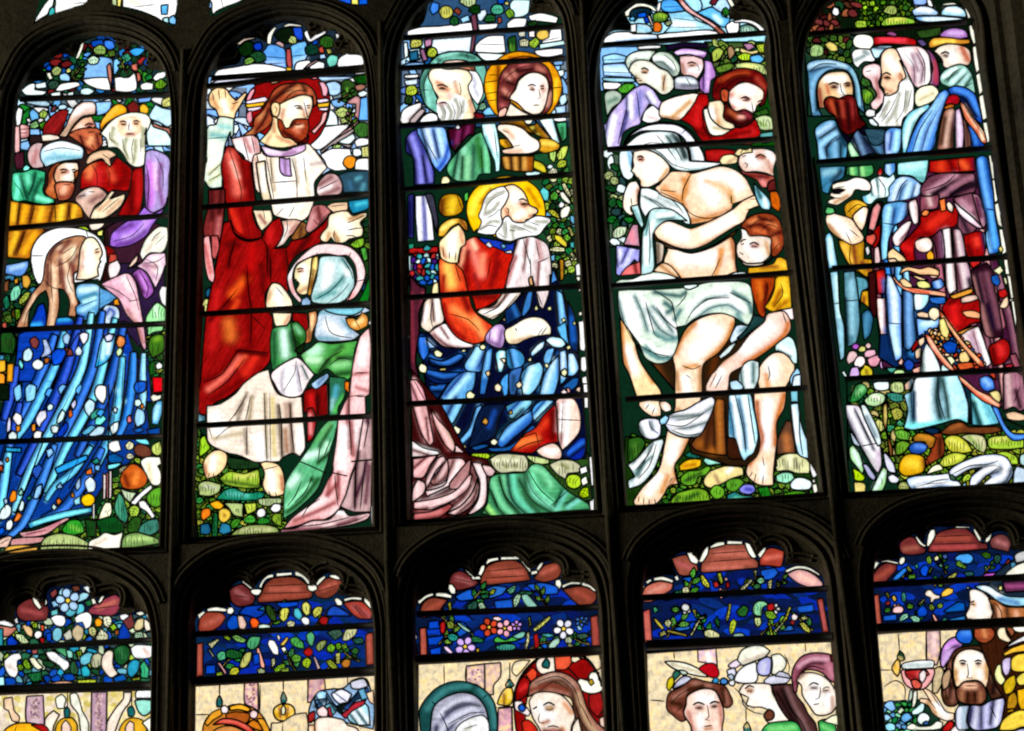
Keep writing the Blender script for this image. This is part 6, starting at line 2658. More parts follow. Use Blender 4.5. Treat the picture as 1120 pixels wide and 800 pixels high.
LIGHTS.append(('stained_glass_window_light', 'tall light with bearded elders in blue and maroon robes above pink flowers', 'upper row of stained glass lights', '''
V 870 0 4.396
C 60 800 35 400 30 120 60 70 180 20 200 -40 750 -40 800 20 830 60 850 110 870 250 900 450 940 700
V 870 160 4.396
c 960 200 1010 450 1060 760
V 870 300 4.396
c 1060 300 1100 560 1140 900 1140 1000
V 900 410 5
c 1130 600 1100 600 300 660 150 680 140 560
V 870 160 4.396
c 130 300 90 50
N tree_and_sky
V 870 0 4.396
R 121 30 -40 850 -40 850 300 30 300
R 243 40 170 340 170 400 500 380 560 60 560
F 51 5.5 1 8b2,6a2,ad3,583,362 290 0 500 -30 560 30 580 120 380 130 280 140 320 60
F 52 6 1.4 a64,733,c86,522,844 40 70 120 60 190 80 220 130 140 150 50 150
F 53 8 1.2 733,532,a64,253 150 20 220 -10 300 10 290 90 200 70
F 54 7 1.1 473,583,8a4,354,522 60 180 260 160 270 300 60 270
P fff 175 55 185 35 205 40 212 65 200 78 180 72
P fff 25 120 35 105 42 120 35 132
P ac4 285 110 300 98 340 100 345 130 320 138 290 132
P 9c4 410 120 430 90 500 80 570 95 580 115 540 125 430 130
s dd6 3 .8 450 100 520 95
P ab6 420 60 440 30 480 30 490 60 470 75
P 9bf 560 -20 620 -20 635 5 620 25 570 25
P fff 630 -10 650 0 665 35 640 30
P ace 560 50 600 30 650 35 690 60 680 75 620 75 570 75
s fff 3 .8 590 45 650 50
P 8be 570 80 690 78 820 90 800 108 640 108 590 100
s eff 3 .8 620 95 780 92
P ade 700 60 720 35 780 30 820 60 820 85 760 80 700 75
s fff 3 .8 730 45 790 55
P ffe 810 40 828 48 842 85 830 95 822 70
P ffe 700 20 760 12 800 30 770 25 710 28
P ac8 70 240 90 215 130 225 135 260 100 275 75 270
P dc7 140 215 165 200 200 220 205 245 170 248
P 352 580 150 700 130 700 170 600 185
P 473 310 440 335 425 370 450 372 490 345 505 320 480
s 8b3 4 .8 335 470 355 450
P 473 @870,0,4.396 330 360 350 380 365 410 340 420 315 400
N lead_border
V 870 0 4.396
P ffe 832 125 848 120 870 200 858 220 842 180
P ffe 850 225 868 220 885 340 868 355 856 290
P ffe 868 360 886 350 900 440 884 460
P ffe 882 465 903 455 920 570 900 580
P ffe 900 590 922 585 935 680 918 695
V 870 160 4.396
P ffe 928 45 940 40 960 150 945 160
P ffe 945 165 960 158 975 260 958 275
P ffe 958 280 976 270 995 390 975 380
P ffe 978 400 996 398 1015 510 995 520
P ffe 1000 545 1020 540 1035 660 1015 640
P ffe 1020 670 1038 665 1056 800 1036 780
V 870 300 4.396
P ffe 1015 0 1035 10 1055 110 1035 120
P ffe 1036 130 1056 125 1075 240 1055 250
P ffe 1056 260 1076 255 1092 360 1072 370
P ffe 1074 380 1094 375 1104 460 1085 450
P ffe 1088 480 1104 480 1110 560 1098 545
N garden
V 900 410 5
R 132 130 30 460 30 1130 300 1130 600 140 680
F 55 8 1.1 362,8b3,264,9a4,4a7,dc8 160 60 440 60 460 330 420 520 250 400 150 120
F 56 7 1.3 bd4,9c3,8b3,dd5,cc4,5a3 400 320 1110 320 1110 600 700 600 420 620
P 384 150 130 180 60 215 50 245 80 230 110 190 145 150 155
s 9d9 3 .8 190 100 220 70
P eff 275 45 300 38 360 38 362 75 330 88 285 80
P cd9 370 60 385 42 430 40 445 60 440 95 400 100 370 85
P bda 225 140 260 105 310 98 340 115 335 150 290 175 240 165
s ffe 3 .7 280 120 310 130
P 498 345 100 400 100 440 110 440 145 400 150 365 135
P bb5 370 200 400 180 435 200 430 240 390 250
P dd8 285 260 300 240 330 260 335 300 310 315
P 6c9 395 270 420 245 445 270 430 285
P 963 330 170 350 150 355 230 350 300 380 400 380 450 365 440 350 330 330 260
s dc7 2.5 .9 345 180 345 260
P 7b4 390 310 430 300 480 320 470 360 410 350
P 7a3 400 380 440 360 480 380 440 430 400 440
P ad9 145 400 165 385 200 430 225 520 215 545 180 500 150 460
s eff 3 .8 170 420 200 490
P bd1 165 510 200 530 230 560 220 580 175 575
P ed8 170 590 200 588 232 600 230 650 175 655
P ad9 265 640 300 560 330 505 350 520 345 590 320 640 280 655
s eff 3 .8 290 620 330 540
P 9a5 410 610 430 585 460 590 475 620 450 645 420 635
s dd9 2.5 .8 430 605 450 610
P cc4 665 360 690 335 740 335 790 370 820 420 780 430 700 420
s ee7 3 .8 700 360 780 400
P bc4 635 490 660 450 720 425 790 440 770 470 720 495 660 505
s ee6 3 .8 670 480 740 450
P dda 750 340 800 325 880 340 895 400 880 430 840 410 800 370
s 8a5 2.5 .8 800 340 860 410
P ac4 900 350 940 335 1100 330 1100 400 1000 410 910 400
s dd7 3 .8 930 360 1000 350
P bd4 940 430 1000 420 1060 450 1070 490 1030 490
P bdd 1080 440 1110 430 1110 500 1080 490
P ffd 560 550 600 500 640 490 660 520 620 530
P 742 640 320 700 270 760 260 800 285 960 285 980 310 900 325 780 320 700 330
s a63 3 .8 700 290 750 275
N flowers
V 870 300 4.396
P b6c 270 345 290 332 308 345 298 362 278 360
P dd8 300 365 315 345 340 350 338 372 310 376
P ecc 335 340 350 328 365 340 358 358 340 356
P ebc 330 380 345 365 382 362 388 385 365 400 335 400
P ecc 245 410 260 372 290 372 300 400 280 420 255 435
P fee 280 430 300 395 330 400 335 430 315 448 290 448
P eab 345 410 370 395 400 390 410 410 390 445 355 440
P ebe 405 430 420 395 445 400 452 430 435 455 412 455
P dbe 258 490 270 450 300 445 310 480 295 505 265 505
P dc3 310 470 325 450 330 435 350 440 370 460 370 490 345 502 320 500
s 862 2 .8 340 460 345 480
P eff 220 470 235 465 250 490 255 505 240 500
P 5a9 440 460 460 435 485 445 480 470 455 475
P cea 470 480 480 462 520 462 530 488 500 492 475 492
P 8bf 415 350 430 335 445 350 440 380 420 372
N blue_hooded_man|brown bearded man in a blue hood and robe
S hood
V 870 0 4.396
P 58a 55 310 90 290 160 285 230 300 270 320 300 370 320 450 330 520 335 550 290 500 280 400 250 345 200 335 150 345 110 390 100 450 110 520 130 560 80 560 65 450 60 370
f bde 246 3.5 70 320 160 300 240 320
f 8bd 134 3.5 80 530 80 430 110 360 180 330
f 9cd 134 3 270 340 300 400 310 500
l 1.3 60 350 120 310 200 310
l 1.2 290 350 310 420 320 520
S face
P ec9 105 440 115 390 150 355 200 345 245 350 270 390 278 440 270 470 200 480 150 470 140 520 115 520
s fff 5 .9 150 380 230 380
s fff 4 .9 215 420 225 450
s 943 3 .9 115 430 125 510
s c75 2.5 .8 150 410 160 450
l 2.4 158 408 185 398 210 408
s 843 3 .8 178 418 196 418
s 843 3 .8 245 412 260 410
l 1.8 232 405 250 398 265 402
l 1.2 172 422 200 422
l 1.2 240 412 262 412
s 311 2 .9 185 417 190 417
s 311 2 .9 252 408 255 408
l 1.2 215 400 222 440 235 455 215 458
S beard
P 611 140 480 170 465 210 475 240 460 270 460 290 480 310 560 340 600 330 630 280 640 240 650 210 620 190 560 160 540 140 510
s b53 3 .9 170 490 200 560
s a43 3 .9 220 490 230 560
s 933 3 .9 270 490 280 560
s 300 3 .9 200 500 220 620
s 300 3 .9 250 500 260 620
s 400 3 .9 300 560 320 610
l 1.3 215 478 245 476
l 1 190 490 210 600
l 1 280 480 290 600
P 102 200 610 260 660 340 600 350 640 250 700
S robe
P 59b 95 620 150 580 190 580 220 640 250 690 250 730 240 765 110 775 105 700
f bdf 134 4 110 640 170 600
f adf 235 4 130 760 120 700 200 640
f 8bd 134 4 190 760 190 690
s 134 3 .9 200 600 240 700
l 1.3 110 670 200 610
l 1.2 150 770 160 690 210 650
P 346 260 690 300 620 330 650 370 640 430 620 450 640 430 750 370 740 290 765
f 79b 112 3 290 640 330 740
f 58a 112 3.5 350 650 410 730
P 356 330 620 380 620 430 625 440 660 400 700 360 690
P 8c9 250 700 265 680 290 720 310 750 290 768 265 755
s dfd 3 .8 270 710 280 740
P 48a @870,160,4.396 115 100 240 95 230 150 180 180 160 230 130 220
s 9cd 4 .8 @870,160,4.396 140 130 190 120
s 234 3 .8 @870,160,4.396 180 170 220 120
P 5a6 @870,160,4.396 245 100 370 90 375 130 340 150 280 145 245 140
f ae9 143 2.5 @870,160,4.396 270 95 275 145
f ae9 143 2.5 @870,160,4.396 320 95 325 145
V 870 160 4.396
P c92 235 290 270 260 310 260 350 290 345 340 300 400 330 450 330 540 375 545 375 640 330 625 290 600 250 560 215 490 205 450 240 450 260 400 240 330
s fc4 5 .8 300 280 330 290
s fc5 4 .8 230 480 270 550
s 842 3 .9 280 480 290 560
s 842 3 .9 320 560 360 600
l 1.3 265 480 265 560 330 620
l 1.3 250 320 300 280 340 300
P da2 300 770 320 700 350 695 360 720 355 790 @870,300,4.396 350 160 310 130
s 842 2.5 .9 325 790 330 730
P 7bd 145 430 165 415 180 440 190 500 205 580 160 590
s dff 3.5 .9 165 450 175 560
P 9cd @870,160,4.396 165 605 205 600 215 790 @870,300,4.396 235 250 235 400 215 420 200 300
s dff 3.5 .9 @870,300,4.396 200 20 215 200
l 1.2 @870,300,4.396 180 145 225 135
P 69a @870,160,4.396 232 605 285 600 300 700 @870,300,4.396 305 150 310 240 290 330 250 350 240 200
s 9cd 4 .9 @870,300,4.396 270 40 270 280
s 134 3 .9 @870,300,4.396 240 120 250 330
l 1.3 @870,300,4.396 240 130 300 125
P 6ab @870,160,4.396 290 625 340 640 350 680 320 700 310 780
P 368 @870,300,4.396 320 190 350 170 375 200 360 290 330 320
s 59b 3.5 .8 @870,300,4.396 345 200 335 290
S hand
P fdb 155 320 165 300 180 320 230 335 270 350 300 390 330 440 320 460 270 475 240 460 190 430 155 390 145 350
s fff 7 .9 190 360 250 420
s b85 2.5 .9 160 380 210 440
l 1.1 260 400 310 440
l 1.1 240 410 270 470
P fdb 275 340 300 310 330 290 350 300 345 340 335 380 320 410 300 390
s fff 4 .9 320 320 320 350
P 6b7 140 320 150 290 185 300 190 320 160 330
N crowned_man|onlooker in a gold cap at the right edge
S headdress
V 870 0 4.396
P a7b 690 170 720 145 770 135 820 150 830 180 780 190 720 185
s dbe 3 .8 740 160 800 160
P d93 640 210 660 185 720 180 800 190 838 190 840 210 800 215 720 212 660 232 645 230
s fd6 3 .8 670 205 760 200
S face
P edc 665 250 690 225 740 212 800 220 835 240 845 290 830 315 790 310 750 320 730 330 710 320 705 290 680 260
s fff 5 .8 750 260 760 290
s b64 4 .9 800 230 830 290
l 2.2 698 262 720 250 742 260
s 421 2 .9 715 268 730 270
l 1.2 690 270 700 300 715 300
S robe
P 9cb 695 370 710 345 740 325 790 310 820 320 850 360 868 460 850 450 800 430 740 420 700 400
f eff 365 3 710 370 770 330
f dff 365 3 750 400 810 340
f bdd 365 3 790 420 830 360
l 1.2 730 400 760 350 800 330
l 1.2 810 420 850 400
N white_bearded_elders|two white bearded elders in red and pink head coverings
S headdress
V 870 0 4.396
P a11 365 200 380 178 450 175 540 180 580 195 580 220 500 215 430 212 380 218
s e45 4 .8 410 190 520 195
P 958 430 165 460 150 490 165 480 178
P 658 580 195 610 190 635 215 610 225
P 847 610 230 640 240 670 270 690 330 690 410 660 420 640 400 660 330 640 270
s b45 3 .8 670 300 675 390
P ecc 470 235 530 222 600 225 640 260 650 320 650 390 620 420 580 420 545 370 530 330 500 280
f fff a89 4 540 240 590 300 600 400
f fff a89 4 610 250 640 320 630 400
s fff 4 .9 500 240 560 300
s a89 2.5 .9 560 260 590 340
l 1.4 460 235 500 280 530 330 560 390
l 1.2 580 230 620 300 620 400
S head
P ffe 275 200 290 172 330 165 370 180 375 215 350 240 310 235 285 225
P fff 270 260 285 240 320 235 370 245 385 290 370 300 330 300 300 330 280 310
s 899 2.5 .9 290 290 330 270
s 899 2.5 .9 330 250 350 260
P cef 360 235 400 220 470 220 460 235 420 250 400 280 380 280
s 345 2.5 .9 380 230 440 235
S face
P ecc 320 350 330 320 380 305 410 320 410 370 400 400 430 460 430 480 400 520 380 540 360 500 390 460 370 420 360 390 330 370
s fee 4 .9 350 340 380 340
s a66 3 .8 390 380 400 470
l 1 340 345 365 340
P fdb 415 260 440 235 480 235 510 290 535 350 540 380 500 400 490 440 450 470 430 470 425 430 410 410 415 370 410 310
s fff 6 .9 450 290 480 330
s b75 3 .9 428 372 450 374
s c86 2.6 .9 500 360 510 390
s c97 3 .8 430 430 460 440
l 2.2 418 362 436 350 460 362
l 1.8 426 378 442 372 458 380
s 432 2 .95 440 376 442 376
l 1.5 410 370 402 405 408 428 428 432
l 1.5 425 455 448 450
l 1 500 350 515 370 505 395
S beard
P fff 500 290 530 330 550 380 570 420 570 500 560 540 520 570 510 610 460 610 400 610 370 600 360 570 400 540 420 500 425 460 450 460 490 440 500 400 530 370
s aa9 2.4 .9 500 450 480 530 440 590
s aa9 2.4 .9 540 440 530 540
s aa9 2.4 .9 450 490 420 560
s aa9 2.4 .9 515 330 535 380
s bba 2 .9 480 540 490 600
l .9 490 460 450 540 410 590
l .9 530 430 520 530 480 590
l .9 560 430 540 520
l .9 440 500 400 570
P eee 335 545 350 525 385 530 385 560 360 565 340 560
P eff 350 575 370 570 400 600 390 610 360 600
P ffd 575 450 600 420 660 410 690 440 680 470 640 500 590 515 575 500
s cb9 2.5 .8 600 480 660 450
N under_robe|maroon and blue ground behind the patterned robe
V 870 160 4.396
R 524 560 120 870 60 960 500 1040 800 @870,300,4.396 1100 500 1130 640 980 640 700 450 420 450 380 100 @870,160,4.396 400 500 440 300
R 136 @870,300,4.396 420 60 720 60 720 400 480 450 400 400
V 870 160 4.396
f a78 413 4 880 430 930 600 970 780
f 967 312 4 840 600 880 780
f b88 423 4 660 460 690 600
f 7ae 124 4 480 560 500 700
V 870 300 4.396
f a78 413 5 980 20 1040 200 1080 420
f 967 312 4 900 180 960 330
f b89 423 4 1030 440 1060 620
f a78 413 4 620 380 640 440
f 49d 024 4 560 80 560 380
V 0 0 1
Z 956 9 1020 230 1024 270 1030 320 1036 380
Z 634 8 1034 232 1040 280 1046 340 1052 400
Z a67 9 1048 236 1054 280 1062 330 1068 390
Z 745 8 1060 250 1068 300 1076 350 1084 410
Z b88 8 1072 240 1080 290 1088 350 1094 400 1098 440
Z 27c 8 968 240 970 290 974 340 980 390
Z 6ae 8 978 240 982 290 984 340 990 380
Z 8be 8 990 290 994 330 998 370
Z 634 8 954 240 958 290 962 340
N elder_robe|tall elder's blue, teal and maroon patterned robe
S mantle
V 870 0 4.396
P 59d 430 640 460 615 510 620 510 680 490 740 430 745
f def 36b 4 450 650 450 730
f bef 36b 4 490 640 480 720
P 7cd 510 650 520 590 550 540 600 515 640 500 650 520 600 560 560 640 530 740 515 740
f dff 377 4 530 700 550 590 610 530
f bee 366 3 550 720 590 590
P 48d 530 740 560 650 600 570 650 510 690 450 720 430 740 450 720 500 700 560 680 640 660 720 570 740
f adf 138 4 580 730 610 620 680 490
f 9cf 137 4 620 730 650 630 710 460
f 59e 126 3 640 720 680 620
l 1.3 560 740 600 620 660 530
P 25b 730 430 760 415 810 420 860 450 880 500 895 560 900 600 870 580 830 540 790 480 750 460
f 59e 013 4 770 430 840 460 880 550
s 013 3 .9 800 470 870 560
P 14a 830 600 870 600 910 690 900 710 840 700
f 48d 013 3 850 620 870 690
P a12 720 500 740 460 780 460 790 490 760 510 730 520
P b61 715 515 740 500 770 505 750 525 720 530
P d75 790 490 810 500 850 560 910 640 920 690 900 690 860 630 820 580 800 530
s fca 2 .9 810 510 870 610
s fec 2 .9 890 620 900 670
l 1 800 500 910 660
P 965 680 720 690 650 700 590 720 530 760 520 775 560 760 640 760 710 720 720
f dba 532 4 720 700 730 600 750 540
s 532 3 .9 700 690 720 570
P cac 770 530 790 520 805 580 810 650 805 710 770 715
f ede 645 3 785 550 790 700
P a76 805 560 820 590 840 650 845 705 815 712
s 533 2.5 .9 820 600 830 700
V 870 160 4.396
P 59d 430 85 480 78 480 120 460 150 430 130
s bdf 3 .9 445 95 450 130
P b22 390 130 410 100 420 130 405 145
P 9dd 490 90 500 80 640 65 635 120 620 180 590 170 560 145 490 140
s cff 5 .8 520 100 600 90
s 6aa 3 .8 580 150 620 160
P 8be 440 270 450 200 480 160 510 145 560 150 600 180 610 200 590 240 500 265
f def 369 4 470 260 490 190 520 160
f cef 369 4 530 250 550 180
f def 369 3 580 230 590 190
l 1.3 480 265 510 190 540 160
P dff 360 170 400 145 450 150 470 130 480 160 450 200 450 240 420 250 390 255 360 280 330 270 320 240 350 230 365 210
f fff 588 3 410 150 420 240
f fff 588 3 370 170 390 230
s 6bd 3 .8 330 240 340 265
l 1.3 395 150 430 200 430 245
P a67 @870,300,4.396 920 0 950 0 985 140 1010 250 980 290 950 200 930 100
f c99 423 3 @870,300,4.396 940 20 980 200
P 956 @870,300,4.396 1030 390 1060 380 1090 470 1080 500 1050 450
P 745 @870,160,4.396 895 590 930 570 950 640 960 760 @870,300,4.396 970 150 940 120 910 20
f b88 312 3 @870,160,4.396 920 600 945 780
S hand
P fed 175 190 200 175 250 165 290 150 340 160 365 190 360 215 320 215 290 210 270 240 220 275 200 285 155 275 160 260 190 250 165 240 170 225 210 225 240 210 180 210
s fff 6 .9 270 180 330 185
s b85 2.5 .8 190 270 250 240
l 1.1 190 200 240 195
l 1.1 180 230 220 230
l 1.1 180 250 220 250
P 212 175 208 215 205 235 210 210 220 180 218
S robe
P 6ad 415 400 415 320 430 280 500 265 540 270 540 330 500 370 480 380 450 450 440 540 415 550 410 470
f bef 259 4 440 370 450 300
f aef 259 4 430 540 440 400
f 9cf 259 3 500 360 520 290
l 1.3 420 370 490 380
P a11 640 125 645 70 860 50 870 120 800 125 700 130
s d42 6 .8 700 90 700 110
s e63 4 .8 800 80 820 100
s 600 3 .8 740 70 760 120
l 1.2 780 60 790 120
P 745 600 210 640 150 700 130 780 130 860 130 870 200 850 230 780 240 720 250 650 260 620 250
f c9a 323 4 640 220 730 160 770 140
f a78 212 4 700 240 800 170 850 150
s 212 3 .9 640 240 720 200
s 212 3 .9 750 230 860 190
l 1.3 620 215 720 180 770 135
l 1.3 740 240 790 200 850 170
P 856 760 250 850 225 880 240 890 300 890 360 850 420 800 420 780 380 770 300
s c9a 4 .8 800 270 840 300
s 323 3 .9 790 330 830 410
P c9a 850 230 880 235 910 300 920 370 900 400 880 340
s 624 3 .9 870 250 890 340
P ecd 755 255 790 290 850 340 890 380 905 395 880 395 830 365 790 330
s fff 3 .8 790 300 850 350
P dbb 545 270 580 255 590 290 590 370 570 380 550 330
f fff 744 3 560 280 570 360
P 956 600 240 650 240 690 230 690 270 680 300 620 310 600 330
s dbb 3 .9 640 240 650 280
P 312 345 430 350 340 370 290 400 265 420 270 410 320 390 400
P b88 350 400 370 300 395 270 412 290 400 340 380 410
s e99 3 .8 370 380 390 300
P a11 370 420 400 380 410 380 405 450 385 500 370 480
P d65 340 430 380 420 390 440 370 480 340 460
P ecc 380 490 400 480 410 550 400 575 380 570
P a11 385 600 430 590 435 650 430 710 395 710
s d32 4 .8 405 620 405 680
P fcb @870,160,4.396 390 730 430 730 435 790 @870,300,4.396 435 200 440 290 410 290 395 200
s fff 3 .8 @870,300,4.396 410 130 420 260
s a44 2.5 .9 @870,300,4.396 435 130 435 280
P 411 @870,160,4.396 350 610 385 600 390 740 @870,300,4.396 390 200 375 210 355 150
P eee 335 490 350 480 360 510 345 530
P edd 465 440 500 390 540 360 560 360 540 420 500 480 480 480
f fff a67 3 490 440 530 390
P fda 445 510 470 490 520 530 540 555 500 555 450 545
P fdb 440 545 480 540 490 555 460 565
P a11 500 480 540 440 600 370 600 340 640 320 700 300 760 290 780 310 780 370 760 390 720 400 640 440 600 440 580 470 570 500 580 555 540 555 520 520
s d32 6 .8 650 380 720 330
s 700 3 .8 560 440 640 420
s d22 4 .8 520 480 560 500
P f95 605 325 625 305 645 315 635 335 610 335
P f84 690 260 720 250 725 310 700 315
P fed 725 275 740 265 760 290 755 320 735 310
P fdc 575 460 600 445 640 440 660 470 650 500 620 512 585 500
s fff 4 .8 610 470 640 480
P fb3 630 520 650 500 665 520 665 545 635 550
P 523 650 440 700 400 720 470 715 540 680 545 670 480
P dbb 705 400 745 390 750 470 755 540 720 545 715 470
f fff 857 4 725 410 735 530
P cab 755 400 790 400 810 460 820 530 765 540
f edd 745 3 775 410 795 530
s 745 3 .9 760 410 770 530
P a11 810 430 870 410 910 420 915 500 890 560 850 590 830 540 815 490
s e43 4 .9 870 450 875 470
s 600 3 .9 830 480 860 560
s d33 4 .8 850 560 880 560
P 26b 870 60 900 45 925 60 950 200 960 330 985 470 975 510 930 520 915 440 920 370 900 280 880 200
f 7bf 014 4 890 70 910 190 930 290
f 6bf 014 4 940 320 960 480
s 014 3 .9 930 70 950 200
f 8cf 014 3 920 420 935 510
l 1.3 915 300 960 310
P dbb 720 560 765 555 770 620 775 700 @870,300,4.396 770 80 740 100 725 60
f fff 856 4 @870,160,4.396 740 570 750 690
P cab @870,160,4.396 770 560 820 555 840 600 850 680 @870,300,4.396 850 60 800 80 780 90
f edd 745 4 @870,160,4.396 800 570 820 680
s 745 3 .9 @870,160,4.396 775 580 790 690
P 312 840 600 920 560 950 600 960 700 @870,300,4.396 970 100 1000 300 920 300 880 150 850 30
V 870 300 4.396
f a77 213 4 860 20 890 150 930 300
f 856 213 4 920 0 950 120 980 250
f 745 112 3 890 0 920 130
P 26b 940 10 970 0 985 40 970 60 945 40
P ffc @870,160,4.396 950 600 985 575 1000 600 980 620
P fdb 1000 120 1020 105 1025 140 1010 165 980 160
P c22 975 80 1010 70 1025 100 1000 115 980 110
P ffc 1000 20 1010 10 1020 40 1012 60
P fe8 @870,160,4.396 975 490 990 480 1000 500 985 512
P 7af 435 110 440 0 460 10 490 70 510 120 510 250 510 400 480 420 460 330 445 240
f eff 36a 5 460 30 475 130 480 230
f dff 47b 5 470 260 490 380
l 1.3 440 235 510 240
P 369 512 80 540 80 565 100 570 200 580 320 545 370 520 350 515 200
f 8be 136 4 545 90 545 200 550 340
P bef 570 100 600 80 640 90 640 130 610 170 575 175
s fff 4 .8 590 110 590 150
P 37c 640 110 720 110 725 140 690 145 650 135
P 8bf 580 210 640 220 700 210 690 250 650 270 590 300
s dff 4 .8 620 240 660 230
P 37c 655 35 700 20 715 50 700 70 665 70
s bdf 3 .8 680 35 690 60
P fdb 580 190 610 180 650 195 640 210 590 205
P fec 640 180 660 160 690 170 695 200 670 225 645 210
P fb9 470 0 490 30 540 60 600 70 720 90 725 110 650 100 560 90 500 60 470 20
s d53 2 .9 500 40 560 75 640 90
P fda 500 30 520 20 560 50 560 65 520 60
P fda 550 0 590 10 620 20 640 30 600 30 570 15
P ee9 580 40 610 30 645 45 650 65 620 70 590 62
P fcb 640 -20 690 -30 690 10 660 20 640 5
P fc9 @870,160,4.396 500 620 540 600 600 620 640 620 690 625 690 600 640 580 600 590 540 580 510 595
P a11 725 130 740 115 800 90 850 70 860 90 885 130 890 200 890 230 850 240 800 270 770 290 740 260 720 200 705 170
s d22 5 .8 760 160 770 230
s 600 3 .8 740 140 800 110
P ecb 795 120 820 105 870 100 880 120 840 135 800 140
P fb8 800 180 850 175 888 190 885 215 820 205
P ea4 740 105 840 70 855 75 850 90 760 120
P ea5 770 285 800 270 870 245 875 255 800 290
P edd 790 300 830 270 880 250 900 300 920 360 940 430 920 445 880 410 830 350
f fff a78 4 880 270 900 340 930 430
s cab 4 .9 840 300 880 370
P a11 930 350 960 330 1000 310 1030 340 1030 390 1000 430 950 440
s d33 5 .9 980 350 990 380
s 600 3 .9 950 360 960 430
F 57 4.5 1.1 fdb,e95,26b,fd9,d53,fc7 610 290 690 250 780 290 850 350 920 440 780 460 700 380 640 310
P d64 620 285 650 300 700 380 760 450 775 470 740 460 690 410 640 340
s fca 2 .9 640 310 700 390 750 450
P d64 690 170 710 190 760 260 820 340 900 420 910 450 880 440 800 350 730 250 695 200
s fc9 2 .9 710 210 780 300 880 420
P fe9 690 220 715 210 740 280 730 310 700 290
P 15b 705 340 740 320 780 335 770 380 730 380
P fd9 790 380 820 370 840 410 820 430 790 420
P d63 775 430 850 425 860 450 790 460
P ffc 725 400 750 395 770 420 750 440
P 25b 520 430 545 405 570 430 560 460 535 465
P fcb 490 430 510 400 520 420 510 440
P fdb 575 370 605 350 600 400 580 410
P a11 560 350 590 310 610 300 600 330 560 380
P fdb 590 320 620 300 620 330 600 350
P fba 560 460 600 440 600 470 570 480
P eff 600 470 610 380 630 330 660 370 690 430 700 470 640 475
f fff 355 5 640 370 645 470
P dff 700 470 705 430 740 460 720 480
P fca 525 530 560 500 570 510 550 555 530 560
P bef 520 740 540 660 525 580 560 560 580 500 700 490 780 480 830 620 830 720 780 700 700 720 620 740 560 750
s fff 9 .9 620 520 620 700
f fff 367 5 590 510 590 600 600 720
s 133 5 .95 690 500 680 600 700 700
s 246 3 .9 570 570 570 720
f cff 355 5 740 500 760 600 770 690
s 8ee 4 .9 540 730 700 720 820 710
l 1.6 685 490 690 600 720 700
l 1.3 570 560 570 700
l 1.3 800 500 820 600
P 134 790 490 850 560 880 720 840 720 830 620
P 7cd 840 560 880 580 940 620 980 720 900 730 850 725
f bff 255 4 870 600 920 720
s 255 3 .9 860 620 880 720
P d64 780 480 820 510 880 560 950 590 990 630 980 645 900 610 840 560 790 510
s fca 2 .9 800 500 880 565 970 630
P 37d 885 500 920 490 950 510 960 550 920 565 890 540
s 9cf 4 .8 910 510 930 530
P ed9 930 570 970 560 990 590 980 620 950 600
P d53 920 470 960 470 965 510 950 500
P 25b @900,410,5 920 170 960 185 990 260 1040 320 1110 320 1110 350 1040 360 990 310 950 230
s 6af 2.5 .9 @900,410,5 940 190 990 290 1050 340 1110 340
P a78 1000 480 1060 470 1100 500 1110 640 1080 660 1050 640 1000 660
f dbb 423 4 1020 490 1030 640
s 312 3 .9 1060 560 1080 640
l 1.2 1050 620 1080 540
P eca 1010 670 1050 660 1110 680 1105 700 1060 705 1020 695
P b34 1000 440 1040 430 1050 440 1030 460
S shoe
V 900 410 5
P 135 540 300 600 290 640 300 620 330 580 320
P 942 600 330 650 320 665 380 660 440 600 480 570 500 560 470 590 420
s 421 3 .9 640 350 640 440
P a72 495 340 520 320 580 325 620 345 600 400 570 400 560 370 500 365
s d93 3 .8 530 330 590 350
P 25a 470 400 490 375 540 370 575 390 560 420 520 435 480 425
s 69e 3 .8 510 390 550 395
P da1 415 500 430 460 460 435 510 435 550 450 560 490 550 530 500 550 450 555 420 535
s fd4 6 .9 470 480 510 490
s 952 3 .8 550 470 560 520
l 1.2 540 440 580 480 560 530
N drapery|loose white drapery on the grass
V 900 410 5
P dcd 125 165 150 165 195 170 240 260 290 360 310 380 320 440 320 500 300 540 270 500 230 430 200 380 150 290 130 230
f fff 778 5 150 180 200 290 270 440
f fff 667 3 200 190 250 300 300 400
s ccc 3 .8 240 420 290 500
l 1.3 170 180 230 300 270 380
L 1.3 215 390 300 375
P eff 205 165 230 165 270 230 310 320 320 380 300 390 260 310 220 220
s 89a 2.5 .9 240 230 290 340
P bbd 215 490 240 490 290 560 280 580 250 560
P dde 330 430 345 430 390 490 400 540 360 530 340 490
P cde 145 300 180 350 210 395 170 380
P eef 355 560 380 545 420 570 410 590 370 590
P bdf 455 570 500 555 560 550 640 545 690 540 720 570 750 590 760 620 700 625 600 625 500 635 470 610
f fff 368 4 490 590 560 570 680 560
f fff 47a 3 520 615 640 590 740 600
l 1.2 560 600 620 580 690 570
P ade 760 600 780 590 790 612 770 618
P cdf 690 530 720 500 790 465 870 440 950 435 1000 450 1030 490 1040 540 1010 590 960 610 860 610 920 560 900 550 850 600 800 615 810 560 870 510 800 520 730 560 700 555
f fff 456 5 720 530 820 480 950 460 1010 490
f fff 456 4 820 590 880 530 950 500
f fff 456 4 900 590 980 560 1000 510
l 1.4 700 550 800 500 900 490 960 470
l 1.3 900 550 960 510
P cde 1045 530 1060 500 1110 520 1110 590 1040 595
P 465 690 545 720 555 730 580 700 575
V 0 0 1
B 882 38 1057 24
B 893 178 1086 162
B 910 294 1104 281
B 924 415 1118 404
'''))
